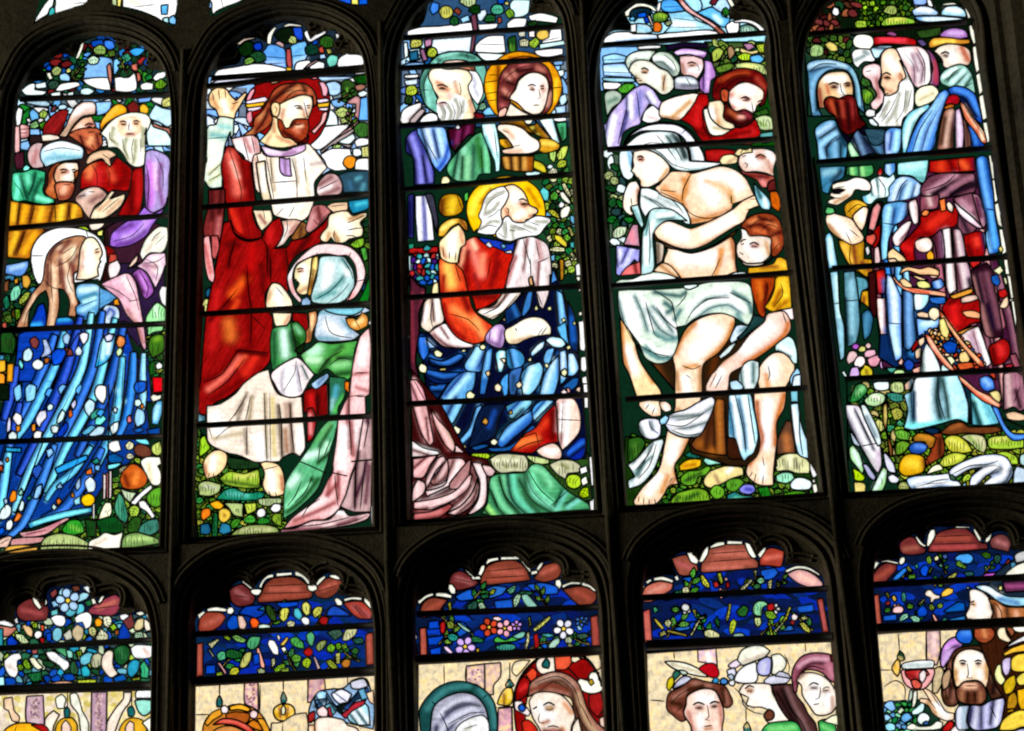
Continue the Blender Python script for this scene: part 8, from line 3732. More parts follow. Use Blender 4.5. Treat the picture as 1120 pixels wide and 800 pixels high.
LIGHTS.append(('stained_glass_window_light', 'lower light with a young man in a feathered cap and a rose hooded woman', 'lower row of stained glass lights', '''
V 690 590 3.81
C 45 435 45 260 22 215 60 170 130 150 190 150 165 80 210 55 250 55 285 95 320 30 400 5 490 10 525 70 560 35 600 25 640 50 640 110 720 105 790 140 810 200 815 240 835 420 870 900 75 900
N canopy
R 124 20 0 850 0 850 440 20 470
G 91 8 3.4 137,13a,126,14b,125 90 270 200 180 320 140 620 120 760 220 810 400 90 430
S stone_arch
P 954 170 80 230 65 270 95 280 130 250 150 205 150 185 120
s b66 3 .8 200 100 250 120
P 954 290 130 300 80 330 35 400 20 470 20 500 65 530 95 530 120 420 130 300 140
s c76 4 .8 360 60 480 60
s b65 3 .8 340 100 500 100
s c76 3 .8 320 120 460 115
l 1 330 60 480 50
l 1 310 95 510 80
P a43 540 70 580 35 640 50 635 90 625 115 580 112 535 110
s d76 3 .8 560 80 620 70
P c76 42 245 60 200 120 175 175 185 170 210 120 240 90 260 50 260
s d98 3 .8 80 220 140 195
P daa 650 145 700 125 760 145 800 185 790 205 740 200 690 180
s fcb 4 .8 700 150 760 180
P b55 48 305 80 290 90 430 60 435
s c76 3 .8 65 320 75 420
P a43 775 250 800 245 825 385 800 390
s b66 2.5 .8 790 270 808 370
S lead_border
P ffe 232 55 250 55 285 90 275 105 250 95
P ffe 285 80 305 40 325 30 322 60 300 95 285 98
P ffe 330 30 360 12 390 10 392 25 350 35 330 40
P ffe 400 5 465 8 465 22 400 22
P ffe 472 12 495 18 525 75 510 80 490 60
P ffe 528 65 545 35 565 30 560 50 540 80
P ffe 25 220 45 190 58 195 45 230 28 232
P ffe 58 178 80 165 90 172 70 188
P ffe 95 160 135 155 178 170 175 184 130 172 95 175
P ffe 178 155 195 150 202 168 190 175
P ffe 640 130 690 110 740 115 790 145 785 155 740 130 690 125 650 140
N foliage
P 26c 540 130 600 120 615 140 590 165 550 165
P 26c 215 160 280 150 280 175 220 185
P 26c 130 240 180 220 185 245 140 255
P 37c 180 370 240 355 250 375 190 385
P 37c 600 370 670 360 680 380 610 385
P 26c 690 280 760 270 765 300 700 305
S leaf
Y 7b5 24 50 4 150 410
Y 4a5 22 120 4 330 410
Y 8c5 24 35 4 540 400
Y 6b4 22 80 4 240 250
Y 9c4 22 30 4 440 220
Y 5a6 20 140 4 760 380
Y 7b5 18 60 4 600 230
W eee 6 230 290 600 290
W fbb 6 380 225
P dd5 288 150 300 148 330 190 325 205 300 190
P cd4 360 140 375 138 385 180 375 190 365 170
P b33 340 180 360 175 370 195 350 205
P dda 455 205 500 165 510 172 475 210 460 215
P dd8 512 130 525 130 522 165 515 165
P dd9 572 175 590 165 585 210 572 215
P eeb 215 205 235 195 245 215 235 235 218 230
P 9d9 262 230 280 218 292 235 280 248 265 245
P fee 238 240 250 230 258 242 248 252
P fdd 370 220 385 207 400 222 390 235 375 235
P cec 412 215 435 208 448 225 430 235
P fcc 388 165 398 158 405 168 395 175
P 9da 520 170 545 158 560 175 540 188
P 5a6 505 195 530 185 545 200 520 208
P 385 180 220 210 210 215 235 190 245
P b22 395 180 410 178 412 200 398 205
P 5b8 92 285 108 280 112 300 98 308
P 6a4 165 290 190 280 205 295 185 308
P eee 210 280 225 268 245 280 240 298 218 298
P dda 140 345 155 332 170 345 160 370 145 362
P dc5 92 325 110 335 140 370 130 378 105 350
P dda 245 400 270 350 290 315 300 320 280 360 255 405
P cc6 255 295 270 290 275 320 268 325
P cda 280 325 310 318 308 330 285 338
P dd6 395 330 410 265 418 270 412 320 402 350
P dda 300 385 330 375 370 395 370 410 340 412 310 405
P cd4 410 380 415 345 428 332 440 345 430 385 415 400
P 9ba 425 395 460 390 478 402 455 412 430 410
P 384 350 340 360 320 370 350 365 375
P 373 440 300 470 275 490 285 480 320 450 320
P 9da 512 275 530 258 560 260 575 275 550 285 545 320 520 318 508 300
P b22 568 272 590 265 600 285 585 300 570 295
P 8b3 560 300 590 300 610 325 590 335 565 325
P dea 515 325 540 325 545 350 530 370 515 350
P cd4 570 345 580 345 595 400 582 402
P dda 595 380 630 345 638 350 605 390
P dd5 630 345 660 280 670 285 650 335 640 345
P fee 668 320 680 308 698 320 690 338 672 338
P dd9 705 322 730 318 738 332 715 340
P dd6 700 350 720 345 750 380 745 392 720 380
P a33 665 338 685 340 680 358 665 352
P dd8 115 392 140 380 150 395 125 408
P a94 150 375 230 395 240 408 200 400 150 388
N hall|pale patterned stone hanging
R edb 65 475 835 420 870 900 75 900
P ecd 278 462 355 455 360 540 330 520 280 510
s fff 3 .8 320 480 330 520
l 1.6 178 470 182 500
l 1.6 80 670 140 675
l 1.4 355 450 365 570
l 1.5 480 700 480 760
l 1.3 725 430 730 470
l 1.5 430 620 460 650 470 690 510 720 560 730
l 1.3 640 480 660 530 650 590
l 1.6 485 450 440 520
P 277 470 780 485 760 500 790 500 820 475 820
N young_man|curly haired young man in a cap with a white feather
S cap
V 690 590 3.81
P ffe 140 510 180 508 240 520 300 550 322 575 280 570 220 555 170 535
s cb9 2 .8 170 520 300 560
P b12 280 540 310 520 350 520 368 560 360 575 330 575
P 376 175 560 190 545 210 560 180 590
P ded 200 545 225 548 240 560 215 565
P dc2 150 620 155 585 175 570 180 600 160 632
P aac 175 625 185 600 220 570 250 575 250 590 210 610
s dde 3 .8 200 600 240 582
P 49c 340 588 352 575 368 585 360 602 342 600
P 59d 372 590 385 578 405 588 400 605 378 604
P eee 408 595 420 580 435 592 428 612 412 608
S hair
P 743 148 680 160 640 200 620 230 600 260 580 300 590 350 600 390 610 410 640 425 680 410 700 390 700 370 660 350 630 300 620 270 630 235 650 230 680 220 720 235 750 210 760 170 730 150 710
s a76 3 .9 180 660 230 630
s a76 3 .9 260 600 330 610
s a76 3 .9 390 640 400 680
s a65 2.5 .9 180 710 220 730
s 421 2.5 .9 170 680 210 690
s 421 2.5 .9 240 630 300 610
s 421 2.5 .9 380 620 390 680
l 1 165 690 200 650 250 620
l 1 190 720 220 690
S face
P fdc 230 690 235 655 270 632 310 622 350 632 370 665 385 705 388 740 380 800 385 900 260 900 250 780 225 740 220 720
s fff 7 .9 290 660 330 670
s fff 5 .8 290 740 290 780
s c87 3 .8 240 720 260 800
s c87 3 .8 370 680 380 780
s 965 3 .7 275 700 295 702
s 965 3 .7 338 696 355 696
l 2.3 258 692 280 680 308 690
l 2.3 328 686 350 676 370 684
l 1.2 268 704 295 704
l 1.2 335 698 360 696
s 643 2 .9 284 703 288 703
s 643 2 .9 346 697 350 697
l 1.2 318 690 325 740 310 752 330 755
l 1.6 305 780 340 776
s b86 2.5 .8 310 790 335 788
N long_haired_man|man in profile in a white cloth cap with long brown hair
S cap
V 690 590 3.81
P ffe 445 500 460 465 500 445 550 445 580 465 560 490 510 510 470 525 450 520
s cba 2.5 .8 470 510 560 480
P ede 410 520 440 500 460 520 430 540 405 530
P dde 400 545 430 535 440 555 430 575 405 565
P fff 440 560 470 530 520 510 530 560 520 595 460 600 430 590
P bbe 528 515 570 490 585 500 580 560 560 570 530 560
s dde 3 .8 555 520 550 550
P ffe 585 485 620 478 648 510 640 540 600 565 585 560 590 520
P bcd 400 570 420 560 430 575 420 590
P dde 555 590 580 570 640 565 665 580 650 598 600 605 560 602
P ccd 600 570 620 550 660 565 665 580
l 1.4 440 600 560 605 650 600
S face
P fed 450 640 470 605 580 605 590 640 620 690 650 730 700 740 690 770 640 760 590 770 560 750 570 710 540 700 510 700 480 690 490 660
s fff 8 .9 520 640 600 720
s dba 2.5 .7 490 620 500 640
s a75 3 .8 488 630 505 630
l 2 474 624 495 610 514 618
l 1 485 634 505 634
l 1.4 450 640 480 690 490 700
S hair
P 533 585 610 640 605 680 610 690 650 720 690 740 730 770 770 790 900 720 900 700 840 680 780 640 730 610 680
f 866 211 3 650 620 680 690 720 760
s 866 3 .8 700 730 750 820
s 211 3 .9 610 640 680 760
l 1.3 620 620 660 700 710 760 750 860
P 743 555 730 575 708 595 720 595 745 575 755 560 748
S robe
P 3a5 540 900 545 800 570 770 620 760 690 765 720 830 740 900
s 8d8 4 .9 580 790 680 785
s 153 3 .9 590 830 690 820
P 3a5 780 760 810 750 850 770 860 900 800 900
s 8d8 3 .8 800 780 840 800
N hooded_woman|young woman in a rose hood
S hood
P a67 670 570 680 530 710 490 750 475 800 475 845 490 850 560 860 600 830 590 800 560 760 545 720 550 700 590 690 640 680 640
f dab 634 3 700 530 750 500 820 500
s c89 4 .8 820 520 840 570
s 734 3 .8 690 600 700 560 740 530
l 1.3 700 560 750 530 810 545
P 723 830 485 848 488 850 510 835 510
S face
P fed 690 590 710 560 750 555 790 565 830 595 855 640 860 680 840 720 800 735 770 730 740 690 715 650 710 610
s fff 9 .9 770 600 760 670
s fff 5 .9 820 650 820 690
s a87 2.5 .9 700 580 740 550 780 555
s 976 3 .7 755 620 772 620
s 976 3 .7 805 632 820 632
l 2 742 610 760 598 784 606
l 1.4 800 625 815 615 828 620
l 1.2 752 620 775 620
l 1 800 632 822 630
l 1.2 790 615 785 660 768 668
l 1.4 760 690 785 685
s b87 2.5 .7 840 660 840 710
P ffd 800 760 840 735 870 730 875 780 840 770
V 0 0 1
B 703 654 905 644
b 707 706 910 697
'''))
LIGHTS.append(('stained_glass_window_light', 'lower light with a bearded man in a violet cap raising a red goblet', 'lower row of stained glass lights', '''
V 930 560 5.895
C 140 740 145 500 80 400 120 350 200 310 320 310 320 260 310 200 400 150 430 150 470 200 500 120 560 95 640 100 700 85 780 90 850 180 880 170 930 130 1010 140 1040 250 1160 240
V 930 670 5.895
c 1160 800 230 800
N canopy
V 930 560 5.895
R 124 70 80 1060 80 1160 240 1160 700 70 760
G 95 8 3 137,13a,126,14b,125 200 470 300 370 480 280 900 260 980 300 950 420 780 480 740 680 200 740
S stone_arch
P 733 320 200 380 160 420 170 460 220 490 240 480 265 400 280 330 265
s a65 3 .8 350 240 430 230
P 733 500 260 510 210 560 140 640 110 740 105 800 150 850 200 880 200 890 240 780 250 640 260
s a54 4 .8 560 170 760 170
s b55 3 .8 540 230 800 225
l 1 550 160 780 150
l 1 530 210 840 200
P 744 900 190 940 150 1000 150 1035 200 1020 260 980 250 910 230
s b77 3 .8 950 190 1000 210
P 733 130 440 170 370 230 330 300 340 300 370 240 440 200 470 150 465
s a54 4 .8 170 430 260 370
P 943 140 540 185 530 205 740 150 745
s b65 3 .8 165 560 180 720
P b43 955 430 1000 330 1020 300 1030 320 1000 380 970 435
S lead_border
P ffe 90 390 130 345 170 320 188 330 160 370 110 420 92 420
P ffe 195 318 240 310 310 325 320 330 310 340 230 325 195 330
P ffe 320 300 340 288 355 300 350 330 325 345 312 330
P ffe 415 160 430 158 465 200 495 220 480 228 445 210
P ffe 490 220 500 150 520 115 545 112 550 150 525 200 505 225
P ffe 790 115 810 112 845 180 842 195 825 185
P ffe 868 190 880 160 905 135 915 140 900 185 880 200
P ffe 670 92 770 95 770 105 680 105
N foliage
S leaf
Y 7b5 16 40 4 300 460
Y 4a5 16 70 4 420 720
Y 9c5 16 30 4 540 480
Y 6b4 16 110 4 620 400
Y 5a6 14 60 4 860 420
W fcc 5 300 620
P 5ae 670 300 700 275 770 270 795 300 770 335 700 325
P 38d 265 440 300 400 350 360 370 370 340 410 300 440
P 15c 450 370 480 340 510 360 490 420 460 410
P 16b 600 640 700 580 740 590 740 640 620 650
P 38c 640 690 740 670 742 705 640 715
P 15c 430 640 470 600 500 640 490 670 440 680
P 37c 220 720 300 715 305 740 220 745
P 26c 210 670 300 660 300 700 215 705
P 9c4 490 300 510 280 525 310 520 340 500 335
P eeb 538 295 560 280 575 295 565 315 545 318
P 57b 590 280 620 270 630 295 605 310
P cd6 360 360 375 345 400 380 395 390 375 385
P 7b4 370 405 420 400 420 430 375 435
P 5b8 415 345 430 335 440 355 425 370
P 395 530 430 545 410 570 430 560 450 540 455
P dd7 600 455 620 425 680 390 692 400 670 430 630 460
P 8b4 680 325 700 315 750 355 750 370 710 360 685 345
P 366 730 390 790 385 800 410 750 415
P 472 840 270 870 258 905 275 905 300 870 300
P 365 925 290 950 275 975 290 960 330 935 340
P c6c 830 430 870 400 950 390 950 420 900 440 850 440
P 733 800 425 825 415 830 440 805 440
P 8a5 500 390 520 350 530 360 515 410
P 7b9 565 345 585 330 600 350 585 360
P bb5 225 520 245 518 255 555 240 565
P db5 265 545 285 535 300 560 295 580 275 575
P 933 225 580 255 572 260 600 230 605
P 5a4 215 630 245 615 265 630 250 650 220 650
P fcc 272 630 290 610 325 608 345 625 335 650 300 655 275 650
P 5a9 330 530 345 515 360 540 355 590 335 575
P 7b3 360 600 385 590 410 605 400 625 370 625
P fed 480 530 495 505 520 505 545 530 580 540 575 560 545 565 530 585 515 580 515 555 490 545
P fc5 585 530 610 500 640 490 665 500 660 525 620 545 590 550
P ee9 430 600 470 562 485 565 470 585 435 607
P 9b4 510 600 525 590 545 620 530 640 510 630
P 9b4 560 600 585 588 600 600 590 620 565 622
P aec 315 690 340 660 370 655 375 680 345 700 320 710
P aec 375 675 420 670 450 690 445 715 415 715 395 695
P fba 525 665 540 655 565 700 560 718 545 710
P db4 505 705 525 695 530 715 515 725
P 5b9 590 700 610 680 625 690 610 720 592 722
N hall|pale patterned stone hanging
V 930 670 5.895
R edb 155 140 700 100 700 800 230 800
P dbb 490 120 578 115 580 250 560 340 520 330 490 300
s fdd 3 .8 540 150 540 250
l 1.6 310 140 320 300
l 1.4 180 372 270 372
l 1.4 490 120 495 300
l 1.6 220 480 290 440 350 480 350 560
P 253 302 290 318 245 345 270 352 305 320 315
P fc5 268 360 300 305 318 310 320 380 305 415 285 395
P cb9 540 370 575 350 600 370 600 430 560 520 530 520 530 450
N flowers
V 930 670 5.895
R 243 200 580 430 560 560 620 600 800 220 800
F 98 6 1.1 9cf,7be,4a5,afc,295 215 590 400 560 440 700 400 800 220 800
P 9cf 215 600 240 575 270 570 295 620 270 640 240 625
P adf 210 665 240 655 268 680 240 700 215 695
P aef 220 730 250 710 290 725 290 760 240 766
P 7be 325 680 350 650 380 650 402 680 370 705 340 710
P dff 395 640 430 610 450 590 470 570 480 600 470 640 430 660 400 660
P efd 300 640 330 610 350 630 320 660
P eff 430 690 450 650 490 650 515 680 500 710 470 725 440 715
P ffe 360 740 400 715 440 735 520 730 560 700 595 710 590 745 540 758 420 760 370 755
P 47b 465 715 490 700 510 715 490 728
P ded 385 500 400 500 405 540 385 580 375 560
P ffe 408 510 430 500 430 560 415 610 395 615 400 570
P c22 590 766 600 740 640 700 665 705 665 740 630 766
P fee 640 770 680 730 740 760 740 800
N goblet|red wine goblet with a white rim
P fff 330 340 350 325 430 310 535 310 542 330 535 355 460 362 340 365
s bcc 2.5 .8 350 345 520 335
P fbb 328 380 345 368 540 362 545 390 520 450 480 490 430 500 380 485 345 450
P c33 350 378 400 372 490 372 510 400 470 430 430 470 390 440 360 410
s 822 3 .8 370 400 420 420
s e77 4 .7 450 400 480 400
P fee 445 395 470 370 490 385 485 430 460 460 448 440
P d65 390 440 420 430 460 460 450 490 410 490
N bearded_drinker|long haired bearded man in a violet cap holding a goblet
S cap
V 930 670 5.895
P b8c 580 310 590 240 620 190 670 160 710 180 725 210 680 250 650 290 620 330 600 360 585 345
f eaf 647 3 610 230 650 200 690 190
s dbe 4 .8 600 330 640 240
P 26c 680 150 700 115 780 110 790 170 770 200 720 200 690 180
s 59e 4 .8 730 130 780 130
P b8c 875 240 930 180 970 180 990 210 960 260 930 300 900 270
s dae 3 .8 920 220 960 230
P 137 870 200 910 170 925 190 895 225
S hair
P 532 640 300 680 240 740 220 830 215 880 240 920 320 930 400 990 480 980 540 910 560 880 480 900 330 840 250 760 240 690 270 660 320 660 430 680 500 700 560 680 600 620 600 590 540 590 460 600 400
f 965 311 3 650 330 640 430 620 520
s 865 3 .8 910 380 930 450 960 500
s 211 3 .9 640 460 660 560
s 965 3 .8 670 510 660 570
s 211 3 .9 930 420 920 520
l 1.2 610 450 620 560
l 1.2 930 360 950 480
S face
P fdb 665 330 690 270 740 240 800 240 850 260 885 300 895 360 890 440 870 500 850 460 820 440 780 440 730 450 700 480 680 480 665 420
s fff 8 .9 740 290 820 290
s fff 5 .8 720 390 720 410
s fff 5 .8 830 390 840 410
s fff 3 .8 770 340 772 400
s c95 3 .8 680 380 680 440
s c95 3 .8 880 340 880 420
l 2 700 318 725 308 750 320
l 2 800 318 825 308 850 318
l 1.6 705 332 725 326 745 334
l 1.6 805 332 825 326 845 332
s 421 2.4 .95 724 332 728 332
s 421 2.4 .95 824 332 828 332
l 1.2 755 330 762 400 750 420 790 425
l 1.6 740 470 775 462 810 470
S beard
P 743 680 500 700 480 730 450 770 445 820 445 850 460 870 490 880 550 850 590 780 595 720 585 690 560
s fca 4 .9 740 475 800 475
s a75 3 .8 720 520 720 560
s a75 3 .8 840 520 840 570
s 421 3 .9 760 520 760 580
s 421 3 .8 800 520 800 580
l 1.4 740 474 810 474
l 1 760 510 750 580
l 1 800 510 810 580
S hand
P fdb 445 580 450 555 500 560 520 580 490 530 470 500 480 490 520 510 560 550 590 600 620 640 670 650 670 690 620 700 570 680 530 650 500 600
s fff 5 .9 560 600 620 670
s c96 2.5 .8 500 580 550 650
l 1.2 505 565 550 620
l 1.2 520 520 580 610
P ca8 600 400 640 360 650 400 630 480 600 500 590 450
S sleeve
P bcd 680 640 700 605 770 600 760 640 750 700 770 750 700 760 680 720
f eef 668 3 700 620 700 740
P aad 780 600 850 600 900 570 990 550 1000 620 980 690 950 740 900 755 800 760 760 720 760 650
f dde 557 4 820 620 800 740
f ddf 557 4 880 600 880 740
f eef 446 4 960 570 940 720
s 336 3 .9 770 620 760 700
l 1.5 775 600 755 660 765 730
l 1.3 900 600 940 680
N pointed_hat_man|man in profile wearing a pale blue brimmed hat
S hat
V 930 560 5.895
P 234 900 440 1060 300 1160 240 1160 560 900 560
P ffe 985 430 1000 400 1060 350 1120 325 1160 320 1160 390 1080 410 1020 425
P ccc 1060 280 1100 255 1160 245 1160 300 1070 330
P 59b 1030 330 1060 320 1070 345 1040 365
P ade 800 480 850 472 900 480 960 520 1020 545 1160 550 1160 600 1080 610 1000 600 940 570 890 530 830 500
s fff 3.5 .9 860 490 960 540
s 69c 3 .9 960 560 1080 590
P 635 980 450 1160 440 1160 510 1000 520
s a58 2 .9 1000 480 1120 480
P ffa 955 490 965 472 982 485 975 508 960 508
P eff 748 488 760 480 768 492 755 500
S face
P fed 768 510 800 498 850 515 880 540 900 570 910 620 920 650 900 700 870 710 820 700 745 690 745 660 765 620 770 580
s fff 7 .9 820 540 840 640
s c96 3 .8 790 590 800 600
l 1.6 775 585 800 575
l 1.2 778 598 800 598
l 1.4 745 665 760 690 775 688
P b74 890 560 940 570 1000 610 1160 615 1160 710 910 712 920 640
s eb9 3 .9 960 620 960 690
s eb9 3 .9 1070 650 1070 700
s 532 3 .9 920 600 940 690
s 532 3 .9 1010 630 1020 700
l 1.2 930 580 970 640 980 700
N gold_robe|shoulder of a gold scaled robe
S robe
V 930 670 5.895
R 421 790 90 1160 60 1160 800 960 800 1000 560 940 480
P a53 800 100 880 90 930 120 920 170 870 200 830 190 800 160
s d96 3 .8 860 110 870 150
P fec 945 130 960 100 1000 95 1010 140 1040 180 1020 195 960 170
P a64 1000 100 1040 95 1060 130 1040 160
P ffe 1040 90 1100 80 1160 80 1160 120 1100 130 1060 120
P fff 985 240 1020 210 1080 170 1160 130 1160 170 1080 200 1030 220
P fc4 980 270 1040 230 1160 190 1160 250 1060 260 1000 280
P dce 980 310 1010 290 1035 290 1035 350 1020 400 1000 410 980 370
P ffb 930 390 950 340 970 335 980 400 1000 440 970 470 940 440
P fd5 1040 300 1080 270 1160 260 1160 380 1080 385 1040 370
P db2 985 470 1020 420 1060 400 1070 460 1040 520 1000 530
P ed6 1070 430 1110 390 1160 385 1160 460 1090 470
P c92 1020 540 1060 510 1080 560 1060 620 1010 620
P eb2 1075 500 1160 480 1160 620 1100 630 1080 580
P fd5 960 760 980 700 1040 650 1100 630 1160 640 1160 740 1100 740 1050 760
P c91 1010 630 1050 620 1060 640 1010 650
P bbd 1040 770 1100 750 1160 745 1160 800
V 0 0 1
B 953 640 1125 631
b 955 688 1125 680
'''))
LIGHTS.append(('tracery_window_light', 'small white two part tracery light at the top left corner above the arch', 'small tracery lights along the top edge', '''
V 0 0 5
C 180 140 200 70 240 -40 520 -40 460 25 380 50 300 75 230 105
N sky
P fff 185 130 200 95 240 30 260 5 300 -40 290 30 270 60 260 80 220 105
P 4bb 265 85 272 50 290 35 302 60 295 85 275 92
P fff 300 30 320 -40 500 -40 470 20 400 45 340 70 302 80
P 5b6 295 10 305 5 300 35 290 40
l 1 400 20 470 15
'''))
LIGHTS.append(('tracery_window_light', 'small white and pale blue tracery light with a yellow strip above the leftmost arch', 'small tracery lights along the top edge', '''
V 0 0 5
C 610 -40 610 20 660 45 760 70 850 100 900 130 940 145 965 130 970 -40
N sky
P cda 612 -40 640 -40 640 35 615 28
P fe8 640 -40 670 -40 660 38 640 36
P fff 670 -40 970 -40 970 0 960 80 900 120 850 95 760 60 670 40
s fda 3 .5 700 0 760 20
P 6be 880 30 920 25 915 80 882 80
P 8cf 925 100 950 85 965 110 960 135 930 130
P cff 890 100 920 95 925 130 895 120
l 1 730 40 850 25
'''))
LIGHTS.append(('tracery_window_light', 'small all white tracery light above the arch over the red robed man', 'small tracery lights along the top edge', '''
V 210 0 5
C 90 -40 100 90 130 90 200 50 260 25 340 -40
N sky
P fff 95 -40 330 -40 260 10 180 40 130 65 115 85 105 40
P 9cf 95 10 108 15 108 45 96 45
l 1 150 -40 170 40
'''))
LIGHTS.append(('tracery_window_light', 'small blue and yellow tracery light above the arch over the red robed man', 'small tracery lights along the top edge', '''
V 210 0 5
C 770 -40 800 0 860 30 960 30 965 -40
N sky
P 26d 800 -20 870 -20 870 25 830 15 800 0
P fe7 870 -40 910 -40 910 28 872 25
P 16d 912 -40 960 -40 960 25 912 28
'''))
for a in LIGHTS: build_light(*a)

# ------------------------------------------------------------------ the stone framework that holds the lights
STONE, n, l = mat('dimmed_limestone'); b = n['Principled BSDF']; b.inputs['Roughness'].default_value = .85  # base colour kept dark to stand in for the little light reaching the stone
tc = n.new('ShaderNodeTexCoord'); a1 = n.new('ShaderNodeTexNoise'); a2 = n.new('ShaderNodeTexNoise'); a3 = n.new('ShaderNodeTexVoronoi')
a1.inputs['Scale'].default_value = 5; a1.inputs['Detail'].default_value = 8; a2.inputs['Scale'].default_value = 60; a2.inputs['Detail'].default_value = 8
a3.inputs['Scale'].default_value = 130
for a in (a1, a2, a3): l.new(tc.outputs['Object'], a.inputs['Vector'])
rp = n.new('ShaderNodeValToRGB'); rp.color_ramp.elements[0].position = .32; rp.color_ramp.elements[0].color = (.03, .027, .018, 1)
rp.color_ramp.elements[1].position = .68; rp.color_ramp.elements[1].color = (.16, .14, .085, 1)
ad = n.new('ShaderNodeMath'); ad.operation = 'ADD'; ml = n.new('ShaderNodeMath'); ml.operation = 'MULTIPLY'; ml.inputs[1].default_value = .5
l.new(a1.outputs[0], ad.inputs[0]); l.new(a2.outputs[0], ad.inputs[1]); l.new(ad.outputs[0], ml.inputs[0]); l.new(ml.outputs[0], rp.inputs[0]); l.new(rp.outputs[0], b.inputs['Base Color'])
bp = n.new('ShaderNodeBump'); bp.inputs['Strength'].default_value = .25; bp.inputs['Distance'].default_value = .004
bm2 = n.new('ShaderNodeMath'); bm2.operation = 'ADD'; l.new(a2.outputs[0], bm2.inputs[0]); l.new(a3.outputs['Distance'], bm2.inputs[1])
l.new(bm2.outputs[0], bp.inputs['Height']); l.new(bp.outputs[0], b.inputs['Normal'])

def PL(pts, d):
    p = W(pts[:, 0], pts[:, 1], 0); p[:, 1] = D-d; return p
def ctrl(pts, k=5):
    """open smooth line with k points per span, so that two outlines match point for point"""
    P = np.array(pts, float); n_ = len(P); T = np.zeros_like(P)
    T[1:-1] = (P[2:]-P[:-2])/2
    T[1] *= .12; T[-2] *= .12
    out = []
    for i in range(n_-1):
        for s in range(k):
            t = s/k; out.append((2*t**3-3*t*t+1)*P[i]+(-2*t**3+3*t*t)*P[i+1]+(t**3-2*t*t+t)*T[i]+(t**3-t*t)*T[i+1])
    out.append(P[-1]); return np.array(out)
def plate(name, loops, parent, keep, mats=None):
    """flat stone between outlines (3-D loops joined in x-z); keep(centres) says which triangles are stone"""
    V, E, Z = [], [], []
    for L in loops:
        b0 = len(V); m_ = len(L)
        for q in L: V.append(Vector((q[0], q[2]))); Z.append(q[1])
        E += [(b0+i, b0+(i+1) % m_) for i in range(m_)]
    vo, eo, fo, ov, oe, of = delaunay_2d_cdt(V, E, [], 0, 1e-6, True)
    XY = np.array([(v.x, v.y) for v in vo]); tri = np.array([f[:3] for f in fo]); mid = XY[tri].mean(1)
    sel = keep(mid); tri = tri[sel]
    y = np.array([Z[o[0]] if len(o) else np.nan for o in ov]); src = np.array([(v.x, v.y) for v in V]); Z = np.array(Z)
    for i in np.where(np.isnan(y))[0]: y[i] = Z[np.argmin(((src-XY[i])**2).sum(1))]
    ar = np.cross(XY[tri[:, 1]]-XY[tri[:, 0]], XY[tri[:, 2]]-XY[tri[:, 0]]); tri = tri[np.abs(ar) > 1e-9]
    return link(name, np.stack([XY[:, 0], y, XY[:, 1]], 1), tri, [STONE], parent)
frame = empty('stone_window_frame')
tag(frame, 'dark stone window frame of mullions, transom and cusped arches around all the glass', 'window frame', kind='thing')

# one light's inner arch edge and outer moulding edge, set out on the second light of each row and carried to the others
LOW_A = [(212, 900), (213, 695), (215, 668), (224, 648), (246, 630), (274, 619), (309, 614), (350, 616), (378, 627), (398, 644), (407, 666), (411, 695), (412, 886)]
LOW_B = [(189, 900), (195, 695), (198, 664), (209, 639), (234, 618), (264, 607), (307, 601), (355, 603), (390, 615), (414, 635), (425, 662), (429, 695), (434, 886)]
UP_A = [(217, 592), (227, 150), (229, 110), (236, 84), (252, 60), (276, 42), (311, 29), (350, 32), (378, 45), (394, 64), (400, 90), (402, 130), (406, 579)]
UP_B = [(201, 607), (211, 150), (216, 104), (227, 76), (243, 50), (268, 33), (310, 20), (352, 23), (384, 37), (402, 56), (411, 84), (416, 130), (424, 594)]
def carry(base, fl, fr, tl, tr, dy, bl, br, off):
    """fl, fr: the model light's edges; tl, tr: this light's edges at the springing; bl, br: its bottom corners"""
    out = []
    for i, (x, y) in enumerate(base):
        if i == 0: out.append((bl[0]-off[0], bl[1]+off[2]))
        elif i == len(base)-1: out.append((br[0]+off[1], br[1]+off[2]))
        else: out.append((tl+(x-fl)/(fr-fl)*(tr-tl), y+dy))
    return out
UPPER = [(21, 190, 17, (-12, 610), (177, 601)), (226, 404, 0, (216, 592), (410, 580)), (438, 621, -43, (450, 573), (652, 562)),
         (655, 842, -37, (687, 558), (897, 543)), (880, 1072, -50, (929, 543), (1134, 531))]
LOWER = [(-30, 169, 13, (-36, 915), (166, 900)), (213, 411, 0, (212, 900), (413, 886)), (456, 657, -17, (460, 890), (665, 876)),
         (704, 907, -34, (716, 880), (927, 865)), (955, 1160, -50, (974, 865), (1185, 850))]
PROFILE = [(0, .030), (.05, .040), (.10, .048), (.16, .050), (.20, .044), (.24, .034), (.34, .028), (.44, .034), (.5, .048), (.54, .060), (.6, .066), (.66, .064), (.7, .056), (.76, .052), (.82, .058), (.87, .072), (.93, .081), (1, .08)]
clips = []
for L_ in LIGHTS:
    ox = oy = 0.0; sc = 1.0; c_ = []
    for ln in L_[3].strip().split('\n'):
        t = ln.split()
        if t[0] == 'V': ox, oy, sc = map(float, t[1:4])
        if t[0] in 'Cc':
            o_ = (ox, oy, sc); num = []
            for a in t[1:]:
                if a[0] == '@': o_ = tuple(map(float, a[1:].split(','))); continue
                num.append(float(a))
                if len(num) == 2: c_.append((num[0]/o_[2]+o_[0], num[1]/o_[2]+o_[1])); num = []
    clips.append(smooth(c_, True, step=4))
xz = lambda p: p[:, [0, 2]]
holes = []
